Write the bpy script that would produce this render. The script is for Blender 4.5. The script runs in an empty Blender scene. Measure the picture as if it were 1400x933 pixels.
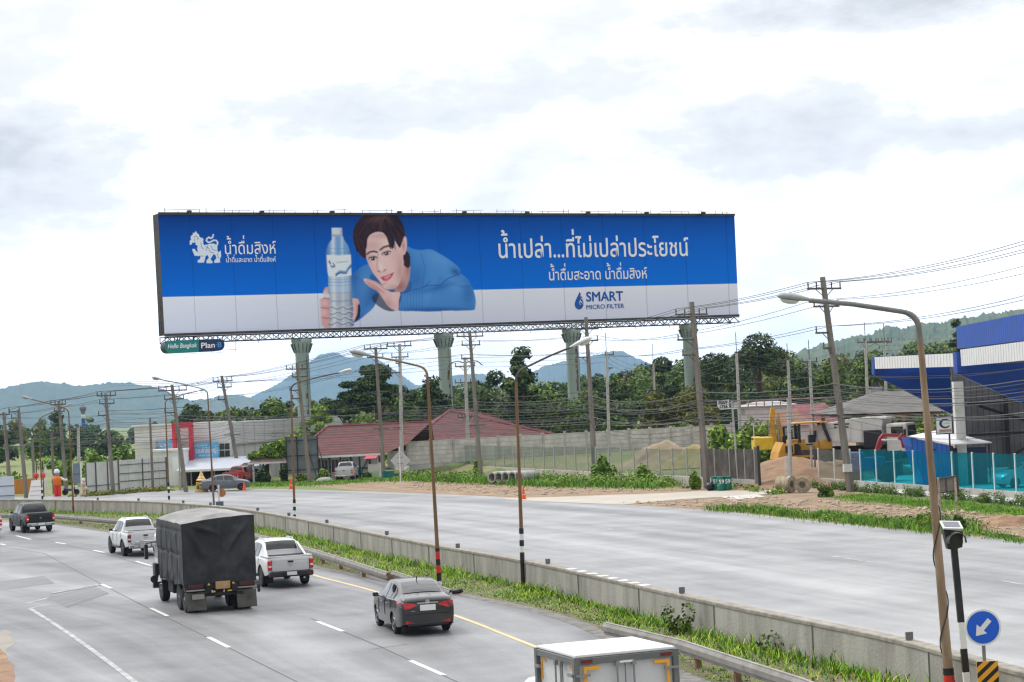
import bpy, bmesh, math, random
import numpy as np
from mathutils import Vector, Matrix
R = math.radians
DENOISE = True
sc = bpy.context.scene
col = sc.collection

# ------------------------------------------------------------------ camera
FPX, CAM_Z, ROLL, PITCH = 2700.0, 6.5, 0.047, math.atan(89 / 2700.0)
cam = bpy.data.cameras.new('camera')
cam.sensor_width = 36.0
cam.lens = 36.0 * FPX / 1400.0
cam.clip_start, cam.clip_end = 0.5, 30000
cob = bpy.data.objects.new('camera', cam)
col.objects.link(cob)
cob.matrix_world = Matrix.Translation((0, 0, CAM_Z)) @ Matrix.Rotation(math.pi / 2 + PITCH, 4, 'X') @ Matrix.Rotation(-ROLL, 4, 'Z')
sc.camera = cob

# ------------------------------------------------------------------ sky, sun, exposure
SUN_EL, SUN_AZ = R(56), R(-62)       # azimuth from +Y towards +X: veiled sun ahead and to the left
w = bpy.data.worlds.new('World'); sc.world = w; w.use_nodes = True
nt = w.node_tree; N = nt.nodes; L = nt.links
N.clear()
out = N.new('ShaderNodeOutputWorld'); bg = N.new('ShaderNodeBackground')
sky = N.new('ShaderNodeTexSky'); sky.sky_type = 'NISHITA'; sky.sun_disc = False
sky.sun_elevation = SUN_EL; sky.sun_rotation = SUN_AZ; sky.air_density = 1.0; sky.dust_density = 2.0
tc = N.new('ShaderNodeTexCoord'); sep = N.new('ShaderNodeSeparateXYZ'); L.new(tc.outputs['Generated'], sep.inputs[0])
def mth(op, a, b=None, c=None, clamp=False):
    n = N.new('ShaderNodeMath'); n.operation = op; n.use_clamp = clamp
    for i, v in enumerate((a, b, c)):
        if v is None: continue
        if isinstance(v, (int, float)): n.inputs[i].default_value = v
        else: L.new(v, n.inputs[i])
    return n.outputs[0]
az = mth('ARCTAN2', sep.outputs[0], sep.outputs[1])
el = mth('ARCSINE', sep.outputs[2])
comb = N.new('ShaderNodeCombineXYZ'); L.new(az, comb.inputs[0]); L.new(mth('MULTIPLY', el, 2.2), comb.inputs[1])
def noise(scale, detail, rough, off=0.0):
    n = N.new('ShaderNodeTexNoise'); n.inputs['Scale'].default_value = scale; n.inputs['Detail'].default_value = detail
    n.inputs['Roughness'].default_value = rough
    mp = N.new('ShaderNodeMapping'); mp.inputs['Location'].default_value = (off, off * .7, off * .3)
    L.new(comb.outputs[0], mp.inputs[0]); L.new(mp.outputs[0], n.inputs['Vector'])
    return n.outputs[0]
nA = noise(14, 8, .55, 3.1); nB = noise(40, 7, .6, 7.7); nC = noise(7.0, 6, .5, 1.3)
wob = mth('ADD', mth('MULTIPLY', mth('SUBTRACT', nA, .5), 1.9), mth('MULTIPLY', mth('SUBTRACT', nB, .5), 1.5))
# broad grey cloud banks, given by direction (azimuth, elevation, half sizes, depth of grey)
banks = [(-.255, .138, .060, .030, 1.0), (-.245, .108, .050, .022, .85), (-.07, .150, .085, .014, .75), (.03, .166, .075, .013, .6),
         (.19, .188, .085, .012, 1.15), (.15, .131, .095, .022, .75), (.24, .124, .060, .013, .7), (-.262, .088, .03, .012, .4),
         (.03, .188, .12, .013, .25), (.12, .10, .10, .012, .22), (-.20, .100, .03, .02, .3)]
g = None
for a0, e0, sa, se, k in banks:
    da = mth('DIVIDE', mth('SUBTRACT', az, a0), sa); de = mth('DIVIDE', mth('SUBTRACT', el, e0), se)
    d = mth('ADD', mth('MULTIPLY', da, da), mth('MULTIPLY', de, de))
    m = mth('MULTIPLY', mth('MULTIPLY', mth('SUBTRACT', mth('ADD', 1.15, wob), mth('MULTIPLY', d, .62)), .62, clamp=True), k)
    g = m if g is None else mth('MAXIMUM', g, m)
gen = mth('MULTIPLY', mth('SUBTRACT', mth('ADD', mth('MULTIPLY', nC, .7), mth('MULTIPLY', nA, .4)), .50, clamp=True), 2.1)
g = mth('MAXIMUM', g, gen)
g = mth('MULTIPLY', g, mth('ADD', .72, mth('MULTIPLY', nB, .55)), clamp=True)
ramp = N.new('ShaderNodeValToRGB')
cr = ramp.color_ramp
cr.elements[0].position = 0.0; cr.elements[0].color = (13.4, 13.4, 13.4, 1)
cr.elements[1].position = 1.0; cr.elements[1].color = (6.9, 7.1, 7.4, 1)
e2 = cr.elements.new(.35); e2.color = (9.4, 9.55, 9.75, 1)
L.new(g, ramp.inputs[0])
# the overcast dome is brighter towards the zenith
ze = mth('ADD', .96, mth('MULTIPLY', mth('SUBTRACT', sep.outputs[2], .22, clamp=True), 1.5))
vm = N.new('ShaderNodeVectorMath'); vm.operation = 'SCALE'; ze = mth('MULTIPLY', ze, mth('ADD', 1.0, mth('MULTIPLY', mth('SUBTRACT', 1.0, mth('DIVIDE', el, .11), clamp=True), .75)))
# thinner, brighter cloud towards the veiled sun ahead, heavier cloud behind the viewer
mr = N.new('ShaderNodeMapRange'); mr.interpolation_type = 'SMOOTHSTEP'; L.new(sep.outputs[1], mr.inputs[0])
for i_, v_ in ((1, -.8), (2, .7), (3, .46), (4, 1.02)): mr.inputs[i_].default_value = v_
ze = mth('MULTIPLY', ze, mr.outputs[0])
L.new(ramp.outputs[0], vm.inputs[0]); L.new(ze, vm.inputs['Scale'])
mixc = N.new('ShaderNodeMix'); mixc.data_type = 'RGBA'; mixc.inputs['Factor'].default_value = .94
L.new(sky.outputs[0], mixc.inputs['A']); L.new(vm.outputs[0], mixc.inputs['B'])
L.new(mixc.outputs['Result'], bg.inputs[0]); bg.inputs[1].default_value = .10
L.new(bg.outputs[0], out.inputs[0])

sl = bpy.data.lights.new('sun', 'SUN'); sl.energy = 1.5; sl.angle = R(14); sl.color = (1, .96, .9)
so = bpy.data.objects.new('sun', sl); col.objects.link(so)
sdir = Vector((math.sin(SUN_AZ) * math.cos(SUN_EL), math.cos(SUN_AZ) * math.cos(SUN_EL), math.sin(SUN_EL)))
so.location = sdir * 300; so.rotation_euler = sdir.to_track_quat('Z', 'Y').to_euler()
sc.view_settings.view_transform = 'Standard'; sc.view_settings.look = 'None'
sc.view_settings.gamma = 1; sc.view_settings.exposure = 0.2
try:
    sc.cycles.use_denoising = DENOISE; sc.cycles.filter_width = 1.3; sc.cycles.use_adaptive_sampling = False
    sc.cycles.max_bounces = 6; sc.cycles.transparent_max_bounces = 24; sc.cycles.volume_bounces = 0
except Exception: pass

# ------------------------------------------------------------------ measuring: pixel of the 1400x933 photo -> world
def ray(px, py):
    u = (px - 700) / FPX; v = -(py - 466.5) / FPX
    c, s = math.cos(ROLL), math.sin(ROLL)
    a = u * c + v * s; b = -u * s + v * c
    return Vector((a, math.cos(PITCH) - b * math.sin(PITCH), math.sin(PITCH) + b * math.cos(PITCH)))
def G(px, py, z=0.0):
    d = ray(px, py); t = (z - CAM_Z) / d.z
    return Vector((d.x * t, d.y * t, z))
def Q(px, py, Y):
    d = ray(px, py); t = Y / d.y
    return Vector((d.x * t, Y, CAM_Z + d.z * t))

# ------------------------------------------------------------------ object helpers
def tag(o, label=None, cat=None, group=None, kind=None):
    if label: o['label'] = label
    if cat: o['category'] = cat
    if group: o['group'] = group
    if kind: o['kind'] = kind
    return o
def empty(name, loc=(0, 0, 0), rz=0.0, label=None, cat=None, group=None):
    o = bpy.data.objects.new(name, None); col.objects.link(o)
    o.location = loc; o.rotation_euler = (0, 0, rz); o.empty_display_size = .2
    return tag(o, label, cat, group)
def kids(o): return [c for c in list(bpy.data.objects) if c.parent == o]
def copy_tree(o, parent=None):
    c = o.copy(); col.objects.link(c)
    if parent: c.parent = parent
    for ch in KIDS.get(o.name, []):
        copy_into(ch, c)
    return c
KIDS = {}
def copy_into(o, parent):
    c = o.copy(); col.objects.link(c); c.parent = parent
    KIDS.setdefault(parent.name, []).append(c)
    for ch in KIDS.get(o.name, []): copy_into(ch, c)
    return c

class MB:
    """collects shapes and links them as one mesh object"""
    def __init__(s): s.v = []; s.f = []; s.mi = []; s.cur = 0
    def add(s, vs, fs):
        o = len(s.v); s.v += [tuple(p) for p in vs]
        for f in fs: s.f.append(tuple(i + o for i in f)); s.mi.append(s.cur)
    def mat(s, i): s.cur = i; return s
    def box(s, c, d, rz=0.0, taper=1.0, M=None):
        hx, hy, hz = d[0] / 2, d[1] / 2, d[2] / 2
        vs = []
        for z, k in ((-hz, 1), (hz, taper)):
            for x, y in ((-hx, -hy), (hx, -hy), (hx, hy), (-hx, hy)): vs.append(Vector((x * k, y * k, z)))
        m = Matrix.Rotation(rz, 3, 'Z') if M is None else M
        vs = [m @ p + Vector(c) for p in vs]
        s.add(vs, [(0, 3, 2, 1), (4, 5, 6, 7), (0, 1, 5, 4), (1, 2, 6, 5), (2, 3, 7, 6), (3, 0, 4, 7)]); return s
    def beam(s, a, b, wd, ht=None, up=(0, 0, 1)):
        a, b = Vector(a), Vector(b); ht = ht or wd
        t = (b - a); ln = t.length; t = t / ln
        u = Vector(up)
        if abs(t.dot(u)) > .98: u = Vector((0, 1, 0))
        r = t.cross(u).normalized(); u = r.cross(t)
        vs = []
        for p in (a, b):
            for x, y in ((-1, -1), (1, -1), (1, 1), (-1, 1)): vs.append(p + r * x * wd / 2 + u * y * ht / 2)
        s.add(vs, [(0, 1, 2, 3), (7, 6, 5, 4), (0, 4, 5, 1), (1, 5, 6, 2), (2, 6, 7, 3), (3, 7, 4, 0)]); return s
    def tube(s, pts, rad, n=8, cap=True):
        pts = [Vector(p) for p in pts]; m = len(pts)
        if not isinstance(rad, (list, tuple)): rad = [rad] * m
        vs = []; prev = None
        for i, p in enumerate(pts):
            t = (pts[min(i + 1, m - 1)] - pts[max(i - 1, 0)]).normalized()
            if prev is None:
                a = Vector((0, 0, 1)) if abs(t.z) < .9 else Vector((1, 0, 0))
                u = t.cross(a).normalized()
            else:
                u = (prev - t * prev.dot(t)).normalized()
            prev = u; v = t.cross(u)
            for k in range(n):
                an = 2 * math.pi * k / n
                vs.append(p + (u * math.cos(an) + v * math.sin(an)) * rad[i])
        fs = []
        for i in range(m - 1):
            for k in range(n):
                k2 = (k + 1) % n
                fs.append((i * n + k, i * n + k2, (i + 1) * n + k2, (i + 1) * n + k))
        if cap:
            fs.append(tuple(range(n - 1, -1, -1))); fs.append(tuple((m - 1) * n + k for k in range(n)))
        s.add(vs, fs); return s
    def lathe(s, prof, c=(0, 0, 0), n=24, axis='Z', M=None):
        vs = []; m = len(prof)
        for r, h in prof:
            for k in range(n):
                a = 2 * math.pi * k / n; x, y = r * math.cos(a), r * math.sin(a)
                p = Vector((x, y, h)) if axis == 'Z' else (Vector((x, h, y)) if axis == 'Y' else Vector((h, x, y)))
                if M is not None: p = M @ p
                vs.append(p + Vector(c))
        fs = []
        for i in range(m - 1):
            for k in range(n):
                k2 = (k + 1) % n; fs.append((i * n + k, i * n + k2, (i + 1) * n + k2, (i + 1) * n + k))
        fs.append(tuple(range(n - 1, -1, -1))); fs.append(tuple((m - 1) * n + k for k in range(n)))
        s.add(vs, fs); return s
    def prism(s, poly, ext):
        """poly: 3-D points of one face, ext: extrusion vector"""
        n = len(poly); e = Vector(ext); a = [Vector(p) for p in poly]; b = [p + e for p in a]
        fs = [tuple(range(n - 1, -1, -1)), tuple(range(n, 2 * n))]
        for i in range(n): j = (i + 1) % n; fs.append((i, j, n + j, n + i))
        s.add(a + b, fs); return s
    def quad(s, *p): s.add(p, [tuple(range(len(p)))]); return s
    def build(s, name, mats, parent=None, bevel=0.0, seg=2, smooth=None, recalc=True, loc=None):
        me = bpy.data.meshes.new(name)
        me.from_pydata(s.v, [], s.f)
        if not isinstance(mats, (list, tuple)): mats = [mats]
        for m in mats: me.materials.append(m)
        me.polygons.foreach_set('material_index', s.mi)
        if recalc or bevel:
            bm = bmesh.new(); bm.from_mesh(me)
            if recalc: bmesh.ops.recalc_face_normals(bm, faces=bm.faces)
            if bevel:
                es = [e for e in bm.edges if len(e.link_faces) == 2 and e.calc_face_angle(0) > .5]
                bmesh.ops.bevel(bm, geom=es, offset=bevel, segments=seg, affect='EDGES', profile=.5, clamp_overlap=True)
            bm.to_mesh(me); bm.free()
        if smooth:
            me.shade_smooth(); me.set_sharp_from_angle(angle=R(smooth))
        me.update()
        return link(name, me, parent, loc)
def link(name, me, parent=None, loc=None):
    o = bpy.data.objects.new(name, me); col.objects.link(o)
    if parent is not None:
        o.parent = parent; KIDS.setdefault(parent.name, []).append(o)
    if loc is not None: o.location = loc
    return o
def np_mesh(name, V, F, mats, smooth=False, colors=None):
    """fast mesh from arrays: V (n,3), F (m,k)"""
    me = bpy.data.meshes.new(name); n, m, k = len(V), len(F), F.shape[1]
    me.vertices.add(n); me.vertices.foreach_set('co', np.asarray(V, np.float32).ravel())
    me.loops.add(m * k); me.loops.foreach_set('vertex_index', np.asarray(F, np.int32).ravel())
    me.polygons.add(m); me.polygons.foreach_set('loop_start', np.arange(0, m * k, k, dtype=np.int32))
    if smooth: me.polygons.foreach_set('use_smooth', np.ones(m, bool))
    if not isinstance(mats, (list, tuple)): mats = [mats]
    for mm in mats: me.materials.append(mm)
    me.update(calc_edges=True)
    if colors is not None:
        ca = me.color_attributes.new('print', 'FLOAT_COLOR', 'POINT')
        ca.data.foreach_set('color', np.asarray(colors, np.float32).ravel())
    return me

# ------------------------------------------------------------------ materials
def srgb(r, g, b):
    f = lambda c: (c / 255 / 12.92) if c / 255 <= .04045 else ((c / 255 + .055) / 1.055) ** 2.4
    return (f(r), f(g), f(b))
MATS = {}
def mat(name, c, rough=.7, metal=0.0, var=.0, vs=3.0, c2=None, bump=0.0, bs=30.0, spec=.5, coat=0.0, stretch=None, obj=True, detail=5, lo=.3, hi=.7, emit=None, alpha=None, trans=None):
    if name in MATS: return MATS[name]
    m = bpy.data.materials.new(name); m.use_nodes = True; MATS[name] = m
    n = m.node_tree.nodes; l = m.node_tree.links; b = n['Principled BSDF']
    b.inputs['Roughness'].default_value = rough; b.inputs['Metallic'].default_value = metal
    b.inputs['Specular IOR Level'].default_value = spec
    if coat: b.inputs['Coat Weight'].default_value = coat; b.inputs['Coat Roughness'].default_value = .06
    if c2 is None and var: c2 = tuple(x * (1 - var) for x in c); c = tuple(min(1, x * (1 + var * .6)) for x in c)
    if c2 is not None:
        t = n.new('ShaderNodeTexCoord'); src = t.outputs['Object']
        if stretch:
            mp = n.new('ShaderNodeMapping'); mp.inputs['Scale'].default_value = stretch; l.new(src, mp.inputs[0]); src = mp.outputs[0]
        no = n.new('ShaderNodeTexNoise'); no.inputs['Scale'].default_value = vs; no.inputs['Detail'].default_value = detail; no.inputs['Roughness'].default_value = .6
        l.new(src, no.inputs['Vector'])
        r = n.new('ShaderNodeValToRGB'); r.color_ramp.elements[0].position = lo; r.color_ramp.elements[1].position = hi
        r.color_ramp.elements[0].color = (*c, 1); r.color_ramp.elements[1].color = (*c2, 1)
        l.new(no.outputs[0], r.inputs[0]); l.new(r.outputs[0], b.inputs['Base Color'])
    else:
        b.inputs['Base Color'].default_value = (*c, 1)
    if bump:
        t = n.new('ShaderNodeTexCoord'); no = n.new('ShaderNodeTexNoise'); no.inputs['Scale'].default_value = bs; no.inputs['Detail'].default_value = 4
        l.new(t.outputs['Object'], no.inputs['Vector'])
        bp = n.new('ShaderNodeBump'); bp.inputs['Strength'].default_value = bump; bp.inputs['Distance'].default_value = .03
        l.new(no.outputs[0], bp.inputs['Height']); l.new(bp.outputs[0], b.inputs['Normal'])
    if emit:
        b.inputs['Emission Color'].default_value = (*emit[:3], 1); b.inputs['Emission Strength'].default_value = emit[3]
    if trans: b.inputs['Transmission Weight'].default_value = trans
    if alpha is not None: b.inputs['Alpha'].default_value = alpha
    return m
def line_mat(name, c, c2, axis, freq, width=.12, rough=.6, var=.12, metal=0.0, coord='Object', bump=.4):
    """painted/profiled sheet or planks: thin joint lines across one object axis, real bump at the joints"""
    if name in MATS: return MATS[name]
    m = mat(name, c, rough, metal, var=var, vs=1.2)
    n = m.node_tree.nodes; l = m.node_tree.links; b = n['Principled BSDF']
    t = n.new('ShaderNodeTexCoord'); s = n.new('ShaderNodeSeparateXYZ'); l.new(t.outputs[coord], s.inputs[0])
    mu = n.new('ShaderNodeMath'); mu.operation = 'MULTIPLY'; mu.inputs[1].default_value = freq; l.new(s.outputs[axis], mu.inputs[0])
    fr = n.new('ShaderNodeMath'); fr.operation = 'FRACT'; l.new(mu.outputs[0], fr.inputs[0])
    lt = n.new('ShaderNodeMath'); lt.operation = 'LESS_THAN'; lt.inputs[1].default_value = width; l.new(fr.outputs[0], lt.inputs[0])
    mx = n.new('ShaderNodeMix'); mx.data_type = 'RGBA'; l.new(lt.outputs[0], mx.inputs['Factor'])
    old = b.inputs['Base Color'].links[0].from_socket
    l.new(old, mx.inputs['A']); mx.inputs['B'].default_value = (*c2, 1); l.new(mx.outputs['Result'], b.inputs['Base Color'])
    bp = n.new('ShaderNodeBump'); bp.invert = True; bp.inputs['Strength'].default_value = bump; bp.inputs['Distance'].default_value = .03
    l.new(lt.outputs[0], bp.inputs['Height']); l.new(bp.outputs[0], b.inputs['Normal'])
    return m
def leaf_mat(name, cols, rough=.65):
    m = bpy.data.materials.new(name); m.use_nodes = True
    n = m.node_tree.nodes; l = m.node_tree.links; b = n['Principled BSDF']
    ge = n.new('ShaderNodeNewGeometry'); r = n.new('ShaderNodeValToRGB')
    cr = r.color_ramp
    for i in range(len(cols) - 2): cr.elements.new((i + 1) / (len(cols) - 1))
    for e, c in zip(cr.elements, cols): e.color = (*c, 1)
    l.new(ge.outputs['Random Per Island'], r.inputs[0])
    t = n.new('ShaderNodeTexCoord'); no = n.new('ShaderNodeTexNoise'); no.inputs['Scale'].default_value = .6; no.inputs['Detail'].default_value = 2
    l.new(t.outputs['Object'], no.inputs['Vector'])
    mx = n.new('ShaderNodeMix'); mx.data_type = 'RGBA'; mx.blend_type = 'MULTIPLY'; mx.inputs['Factor'].default_value = .7
    r2 = n.new('ShaderNodeValToRGB'); r2.color_ramp.elements[0].position = .3; r2.color_ramp.elements[1].position = .7
    r2.color_ramp.elements[0].color = (.58, .66, .52, 1); r2.color_ramp.elements[1].color = (1.6, 1.45, 1.05, 1)
    l.new(no.outputs[0], r2.inputs[0]); l.new(r.outputs[0], mx.inputs['A']); l.new(r2.outputs[0], mx.inputs['B'])
    l.new(mx.outputs['Result'], b.inputs['Base Color'])
    b.inputs['Roughness'].default_value = rough; b.inputs['Specular IOR Level'].default_value = .25
    return m
# ================================================================== ground, roads, markings, hills
rng = np.random.default_rng(7); random.seed(7)
M_soil = mat('soil', (.36, .25, .16), .95, c2=(.22, .15, .09), vs=.35, bump=.6, bs=3)
M_field = mat('field_grass', (.10, .15, .035), .95, c2=(.20, .21, .07), vs=.03, detail=8, bump=.5, bs=1.5)
M_dirt = mat('verge_dirt', (.35, .25, .16), .95, c2=(.15, .10, .06), vs=.7, bump=1.0, bs=3.5, detail=12)
M_reddirt = mat('red_dirt', (.34, .215, .13), .95, c2=(.17, .10, .058), vs=.7, bump=1.0, bs=3.0, detail=12)
M_conc = mat('pale_concrete', (.46, .42, .36), .85, c2=(.37, .33, .27), vs=.4, detail=8)
M_teal_floor = mat('lot_concrete', (.55, .54, .50), .85, var=.2, vs=.4)

def sheet(name, pts, z, m, kind='structure'):
    b = MB(); b.quad(*[(p[0], p[1], z) for p in pts]); o = b.build(name, m, recalc=False)
    if o.data.polygons[0].normal.z < 0: o.data.flip_normals()
    return tag(o, kind=kind)
gs = 16000
sheet('ground', [(-gs, -200), (gs, -200), (gs, gs), (-gs, gs)], 0, M_field)

def smooth_line(pts, n=2):
    pts = [Vector((p[0], p[1], 0)) for p in pts]
    for _ in range(n):
        q = [pts[0]]
        for a, b in zip(pts, pts[1:]): q += [a * .75 + b * .25, a * .25 + b * .75]
        q.append(pts[-1]); pts = q
    return pts
def resample(pts, step):
    out = [pts[0].copy()]; acc = 0.0
    for a, b in zip(pts, pts[1:]):
        d = (b - a).length; t = step - acc
        while t <= d: out.append(a.lerp(b, t / d)); t += step
        acc = (acc + d) % step if d else acc
    out.append(pts[-1].copy()); return out
def offset(pts, o):
    r = []
    for i, p in enumerate(pts):
        t = (pts[min(i + 1, len(pts) - 1)] - pts[max(i - 1, 0)]).normalized()
        r.append(p + Vector((-t.y, t.x, 0)) * o)       # positive = to the left of travel
    return r
def tail(pts, first, last):
    return first + pts + last
# barrier line, from the near right to the far left
BAR_PX = [(1400, 916), (1288, 888), (1224, 870), (1000, 827), (780, 778), (713, 764), (574, 741), (430, 712), (340, 696), (280, 690), (200, 685), (100, 683.5), (0, 682.5)]
BARH = .95
bpts = [G(x, y, BARH) for x, y in BAR_PX]
b0 = bpts[0] + (bpts[0] - bpts[2]).normalized() * 26
BAR = resample(smooth_line([b0] + bpts + [Vector((-58, 172, 0)), Vector((-80, 188, 0)), Vector((-130, 215, 0))]), 1.5)
FAR = [G(x, y) for x, y in [(1400, 740), (1200, 722), (1000, 700), (850, 690), (700, 680), (500, 672), (330, 668), (230, 671), (150, 675), (60, 679)]]
FAR = smooth_line([FAR[0] + (FAR[0] - FAR[2]) * 1.6] + FAR + [Vector((-75, 205, 0)), Vector((-125, 232, 0))])
YEL = smooth_line([Vector((6.6, 30, 0))] + [G(x, y) for x, y in [(1000, 985), (730, 885), (615, 838), (480, 800), (430, 788), (340, 757)]] + [G(210, 722.5), G(90, 714.5), G(0, 710), Vector((-60, 150, 0)), Vector((-100, 175, 0))])
GRE = smooth_line([Vector((8, 34, 0))] + [G(x, y) for x, y in [(960, 933), (870, 880), (780, 840), (640, 812), (480, 783), (430, 773), (340, 751), (150, 726), (80, 716), (0, 709)]] + [Vector((-56, 157, 0)), Vector((-85, 178, 0)), Vector((-130, 205, 0))])

def strip(name, A, B, n, z, m, cols=24):
    """road surface between two polylines, uv: u along in metres, v across 0..1"""
    def par(P):
        d = [0.0]
        for a, b in zip(P, P[1:]): d.append(d[-1] + (b - a).length)
        return P, d
    def at(P, d, t):
        s = t * d[-1]
        for i in range(len(d) - 1):
            if s <= d[i + 1]: return P[i].lerp(P[i + 1], (s - d[i]) / max(1e-6, d[i + 1] - d[i]))
        return P[-1]
    PA, dA = par(A); PB, dB = par(B); V = []; UV = []
    for i in range(n + 1):
        t = i / n; a = at(PA, dA, t); b = at(PB, dB, t)
        for j in range(cols + 1):
            p = a.lerp(b, j / cols); V.append((p.x, p.y, z)); UV.append((t * (dA[-1] + dB[-1]) / 2, j / cols))
    F = [(i * (cols + 1) + j, i * (cols + 1) + j + 1, (i + 1) * (cols + 1) + j + 1, (i + 1) * (cols + 1) + j) for i in range(n) for j in range(cols)]
    me = np_mesh(name, np.array(V), np.array(F), m, smooth=True)
    uv = me.uv_layers.new(name='road'); li = np.empty(len(me.loops), np.int32); me.loops.foreach_get('vertex_index', li)
    uv.data.foreach_set('uv', np.array(UV, np.float32)[li].ravel())
    o = link(name, me)
    if me.polygons[0].normal.z < 0: me.flip_normals()
    return tag(o, kind='structure')
def asphalt(name, base, dark, light, across, rough):
    m = bpy.data.materials.new(name); m.use_nodes = True
    n = m.node_tree.nodes; l = m.node_tree.links; b = n['Principled BSDF']
    uv = n.new('ShaderNodeUVMap'); uv.uv_map = 'road'
    mp = n.new('ShaderNodeMapping'); mp.inputs['Scale'].default_value = (.012, across, 1); l.new(uv.outputs[0], mp.inputs[0])
    n1 = n.new('ShaderNodeTexNoise'); n1.inputs['Scale'].default_value = 1; n1.inputs['Detail'].default_value = 5; n1.inputs['Roughness'].default_value = .55; l.new(mp.outputs[0], n1.inputs['Vector'])
    tcn = n.new('ShaderNodeTexCoord')
    n2 = n.new('ShaderNodeTexNoise'); n2.inputs['Scale'].default_value = .22; n2.inputs['Detail'].default_value = 9; n2.inputs['Roughness'].default_value = .65; l.new(tcn.outputs['Object'], n2.inputs['Vector'])
    n3 = n.new('ShaderNodeTexNoise'); n3.inputs['Scale'].default_value = 22; n3.inputs['Detail'].default_value = 5; n3.inputs['Roughness'].default_value = .8; l.new(tcn.outputs['Object'], n3.inputs['Vector'])
    r = n.new('ShaderNodeValToRGB'); cr = r.color_ramp
    cr.elements[0].position = .33; cr.elements[0].color = (*dark, 1); cr.elements[1].position = .68; cr.elements[1].color = (*light, 1)
    e = cr.elements.new(.5); e.color = (*base, 1)
    ad = n.new('ShaderNodeMath'); ad.operation = 'MULTIPLY_ADD'; ad.inputs[1].default_value = .55
    l.new(n2.outputs[0], ad.inputs[0])
    sb = n.new('ShaderNodeMath'); sb.operation = 'MULTIPLY_ADD'; sb.inputs[1].default_value = .8; sb.inputs[2].default_value = -.175; l.new(n1.outputs[0], sb.inputs[0]); l.new(sb.outputs[0], ad.inputs[2])
    l.new(ad.outputs[0], r.inputs[0])
    mx = n.new('ShaderNodeMix'); mx.data_type = 'RGBA'; mx.blend_type = 'OVERLAY'; mx.inputs['Factor'].default_value = .8
    l.new(r.outputs[0], mx.inputs['A']); l.new(n3.outputs[0], mx.inputs['B'])
    l.new(mx.outputs['Result'], b.inputs['Base Color'])
    b.inputs['Roughness'].default_value = rough; b.inputs['Specular IOR Level'].default_value = .45
    bp = n.new('ShaderNodeBump'); bp.inputs['Strength'].default_value = .35; bp.inputs['Distance'].default_value = .012
    l.new(n3.outputs[0], bp.inputs['Height']); l.new(bp.outputs[0], b.inputs['Normal'])
    return m
M_asph = asphalt('asphalt_weathered', (.18, .18, .185), (.085, .085, .09), (.285, .285, .29), 9, .52)
M_asph2 = asphalt('asphalt_pale', (.24, .239, .242), (.13, .13, .135), (.36, .36, .363), 9, .46)
LEFT_EDGE = smooth_line([Vector((-11, 20, 0)), Vector((-14.2, 48, 0)), Vector((-24, 66, 0)), Vector((-42, 88, 0)), Vector((-66, 108, 0)), Vector((-120, 140, 0)), Vector((-170, 165, 0))])
strip('near_carriageway', LEFT_EDGE, [GRE[0] + Vector((6, -34, 0))] + GRE, 90, .008, M_asph)
BARL = BAR
strip('far_carriageway', FAR[::1], offset(BAR, -.18), 90, .008, M_asph2)
# median earth between the near carriageway and the barrier
strip('median_earth', offset(GRE, .05), offset(BAR, .15), 90, .016, mat('median_soil', (.17, .14, .08), .95, c2=(.09, .09, .04), vs=.8, bump=.8, bs=6), 4)
# earth verge between the far carriageway and the fences
VERGE = [FAR[i] for i in range(0, len(FAR))]
vin = [G(1400, 700), G(1165, 672), G(1040, 662), G(960, 655), G(700, 650), G(560, 650), G(470, 655), G(380, 660)]
strip('dirt_verge', offset(FAR[:26], .6), [vin[0] + Vector((14, -26, 0))] + vin, 60, .004, M_dirt, 6)
sheet('building_plot', [G(1040, 664), G(1040, 664) + Vector((-2.5, 120, 0)), Vector((75, 290, 0)), Vector((95, 90, 0)), G(1480, 700), G(1105, 660)], .004, M_reddirt)
M_field2 = mat('field_soil', (.27, .20, .12), .95, c2=(.10, .16, .035), vs=.22, bump=1.0, bs=3.0, detail=12, lo=.36, hi=.62)
_b = MB(); _f = [(*G(556, 646).xy, .004), (*G(1040, 662).xy, .004), (25.5, 217.5, 1.25), (-4.8, 206, 1.1)]; _b.add(_f + [(25.5, 217.5, 0), (-4.8, 206, 0)], [(0, 1, 2, 3), (3, 2, 4, 5), (1, 4, 2), (0, 3, 5)]); tag(_b.build('fenced_field', M_field2), kind='structure')
sheet('concrete_drive', [G(x, y) for x, y in ((690, 681.5), (760, 680), (900, 675), (1040, 667.5), (1040, 663), (1105, 661), (1112, 668), (1060, 675.5), (930, 683.5), (850, 690.5), (760, 687), (690, 683.5))], .020, M_conc)
sheet('concrete_drive', [G(985, 680), G(1035, 676.5), G(1046, 680), G(1000, 684)], .024, mat('white_slab', (.52, .49, .45), .8, var=.15, vs=1))
sheet('workshop_floor', [G(1168, 668), G(1168, 640), Vector((80, 190, 0)), Vector((95, 90, 0)), G(1480, 700)], .012, M_teal_floor)
_r = random.Random(8); sheet('sand_patch', [G(-30 + 56 * math.cos(k * .21) * _r.uniform(.86, 1.08), 926 + 42 * math.sin(k * .21) * _r.uniform(.82, 1.1)) for k in range(30)], .014, M_reddirt)
sheet('sand_patch', [G(-40 + 66 * math.cos(k * .21) * _r.uniform(.8, 1.1), 880 + 24 * math.sin(k * .21) * _r.uniform(.7, 1.15)) for k in range(30)], .013, mat('thin_sand', (.33, .28, .23), .9, c2=(.24, .23, .21), vs=.7))

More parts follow.
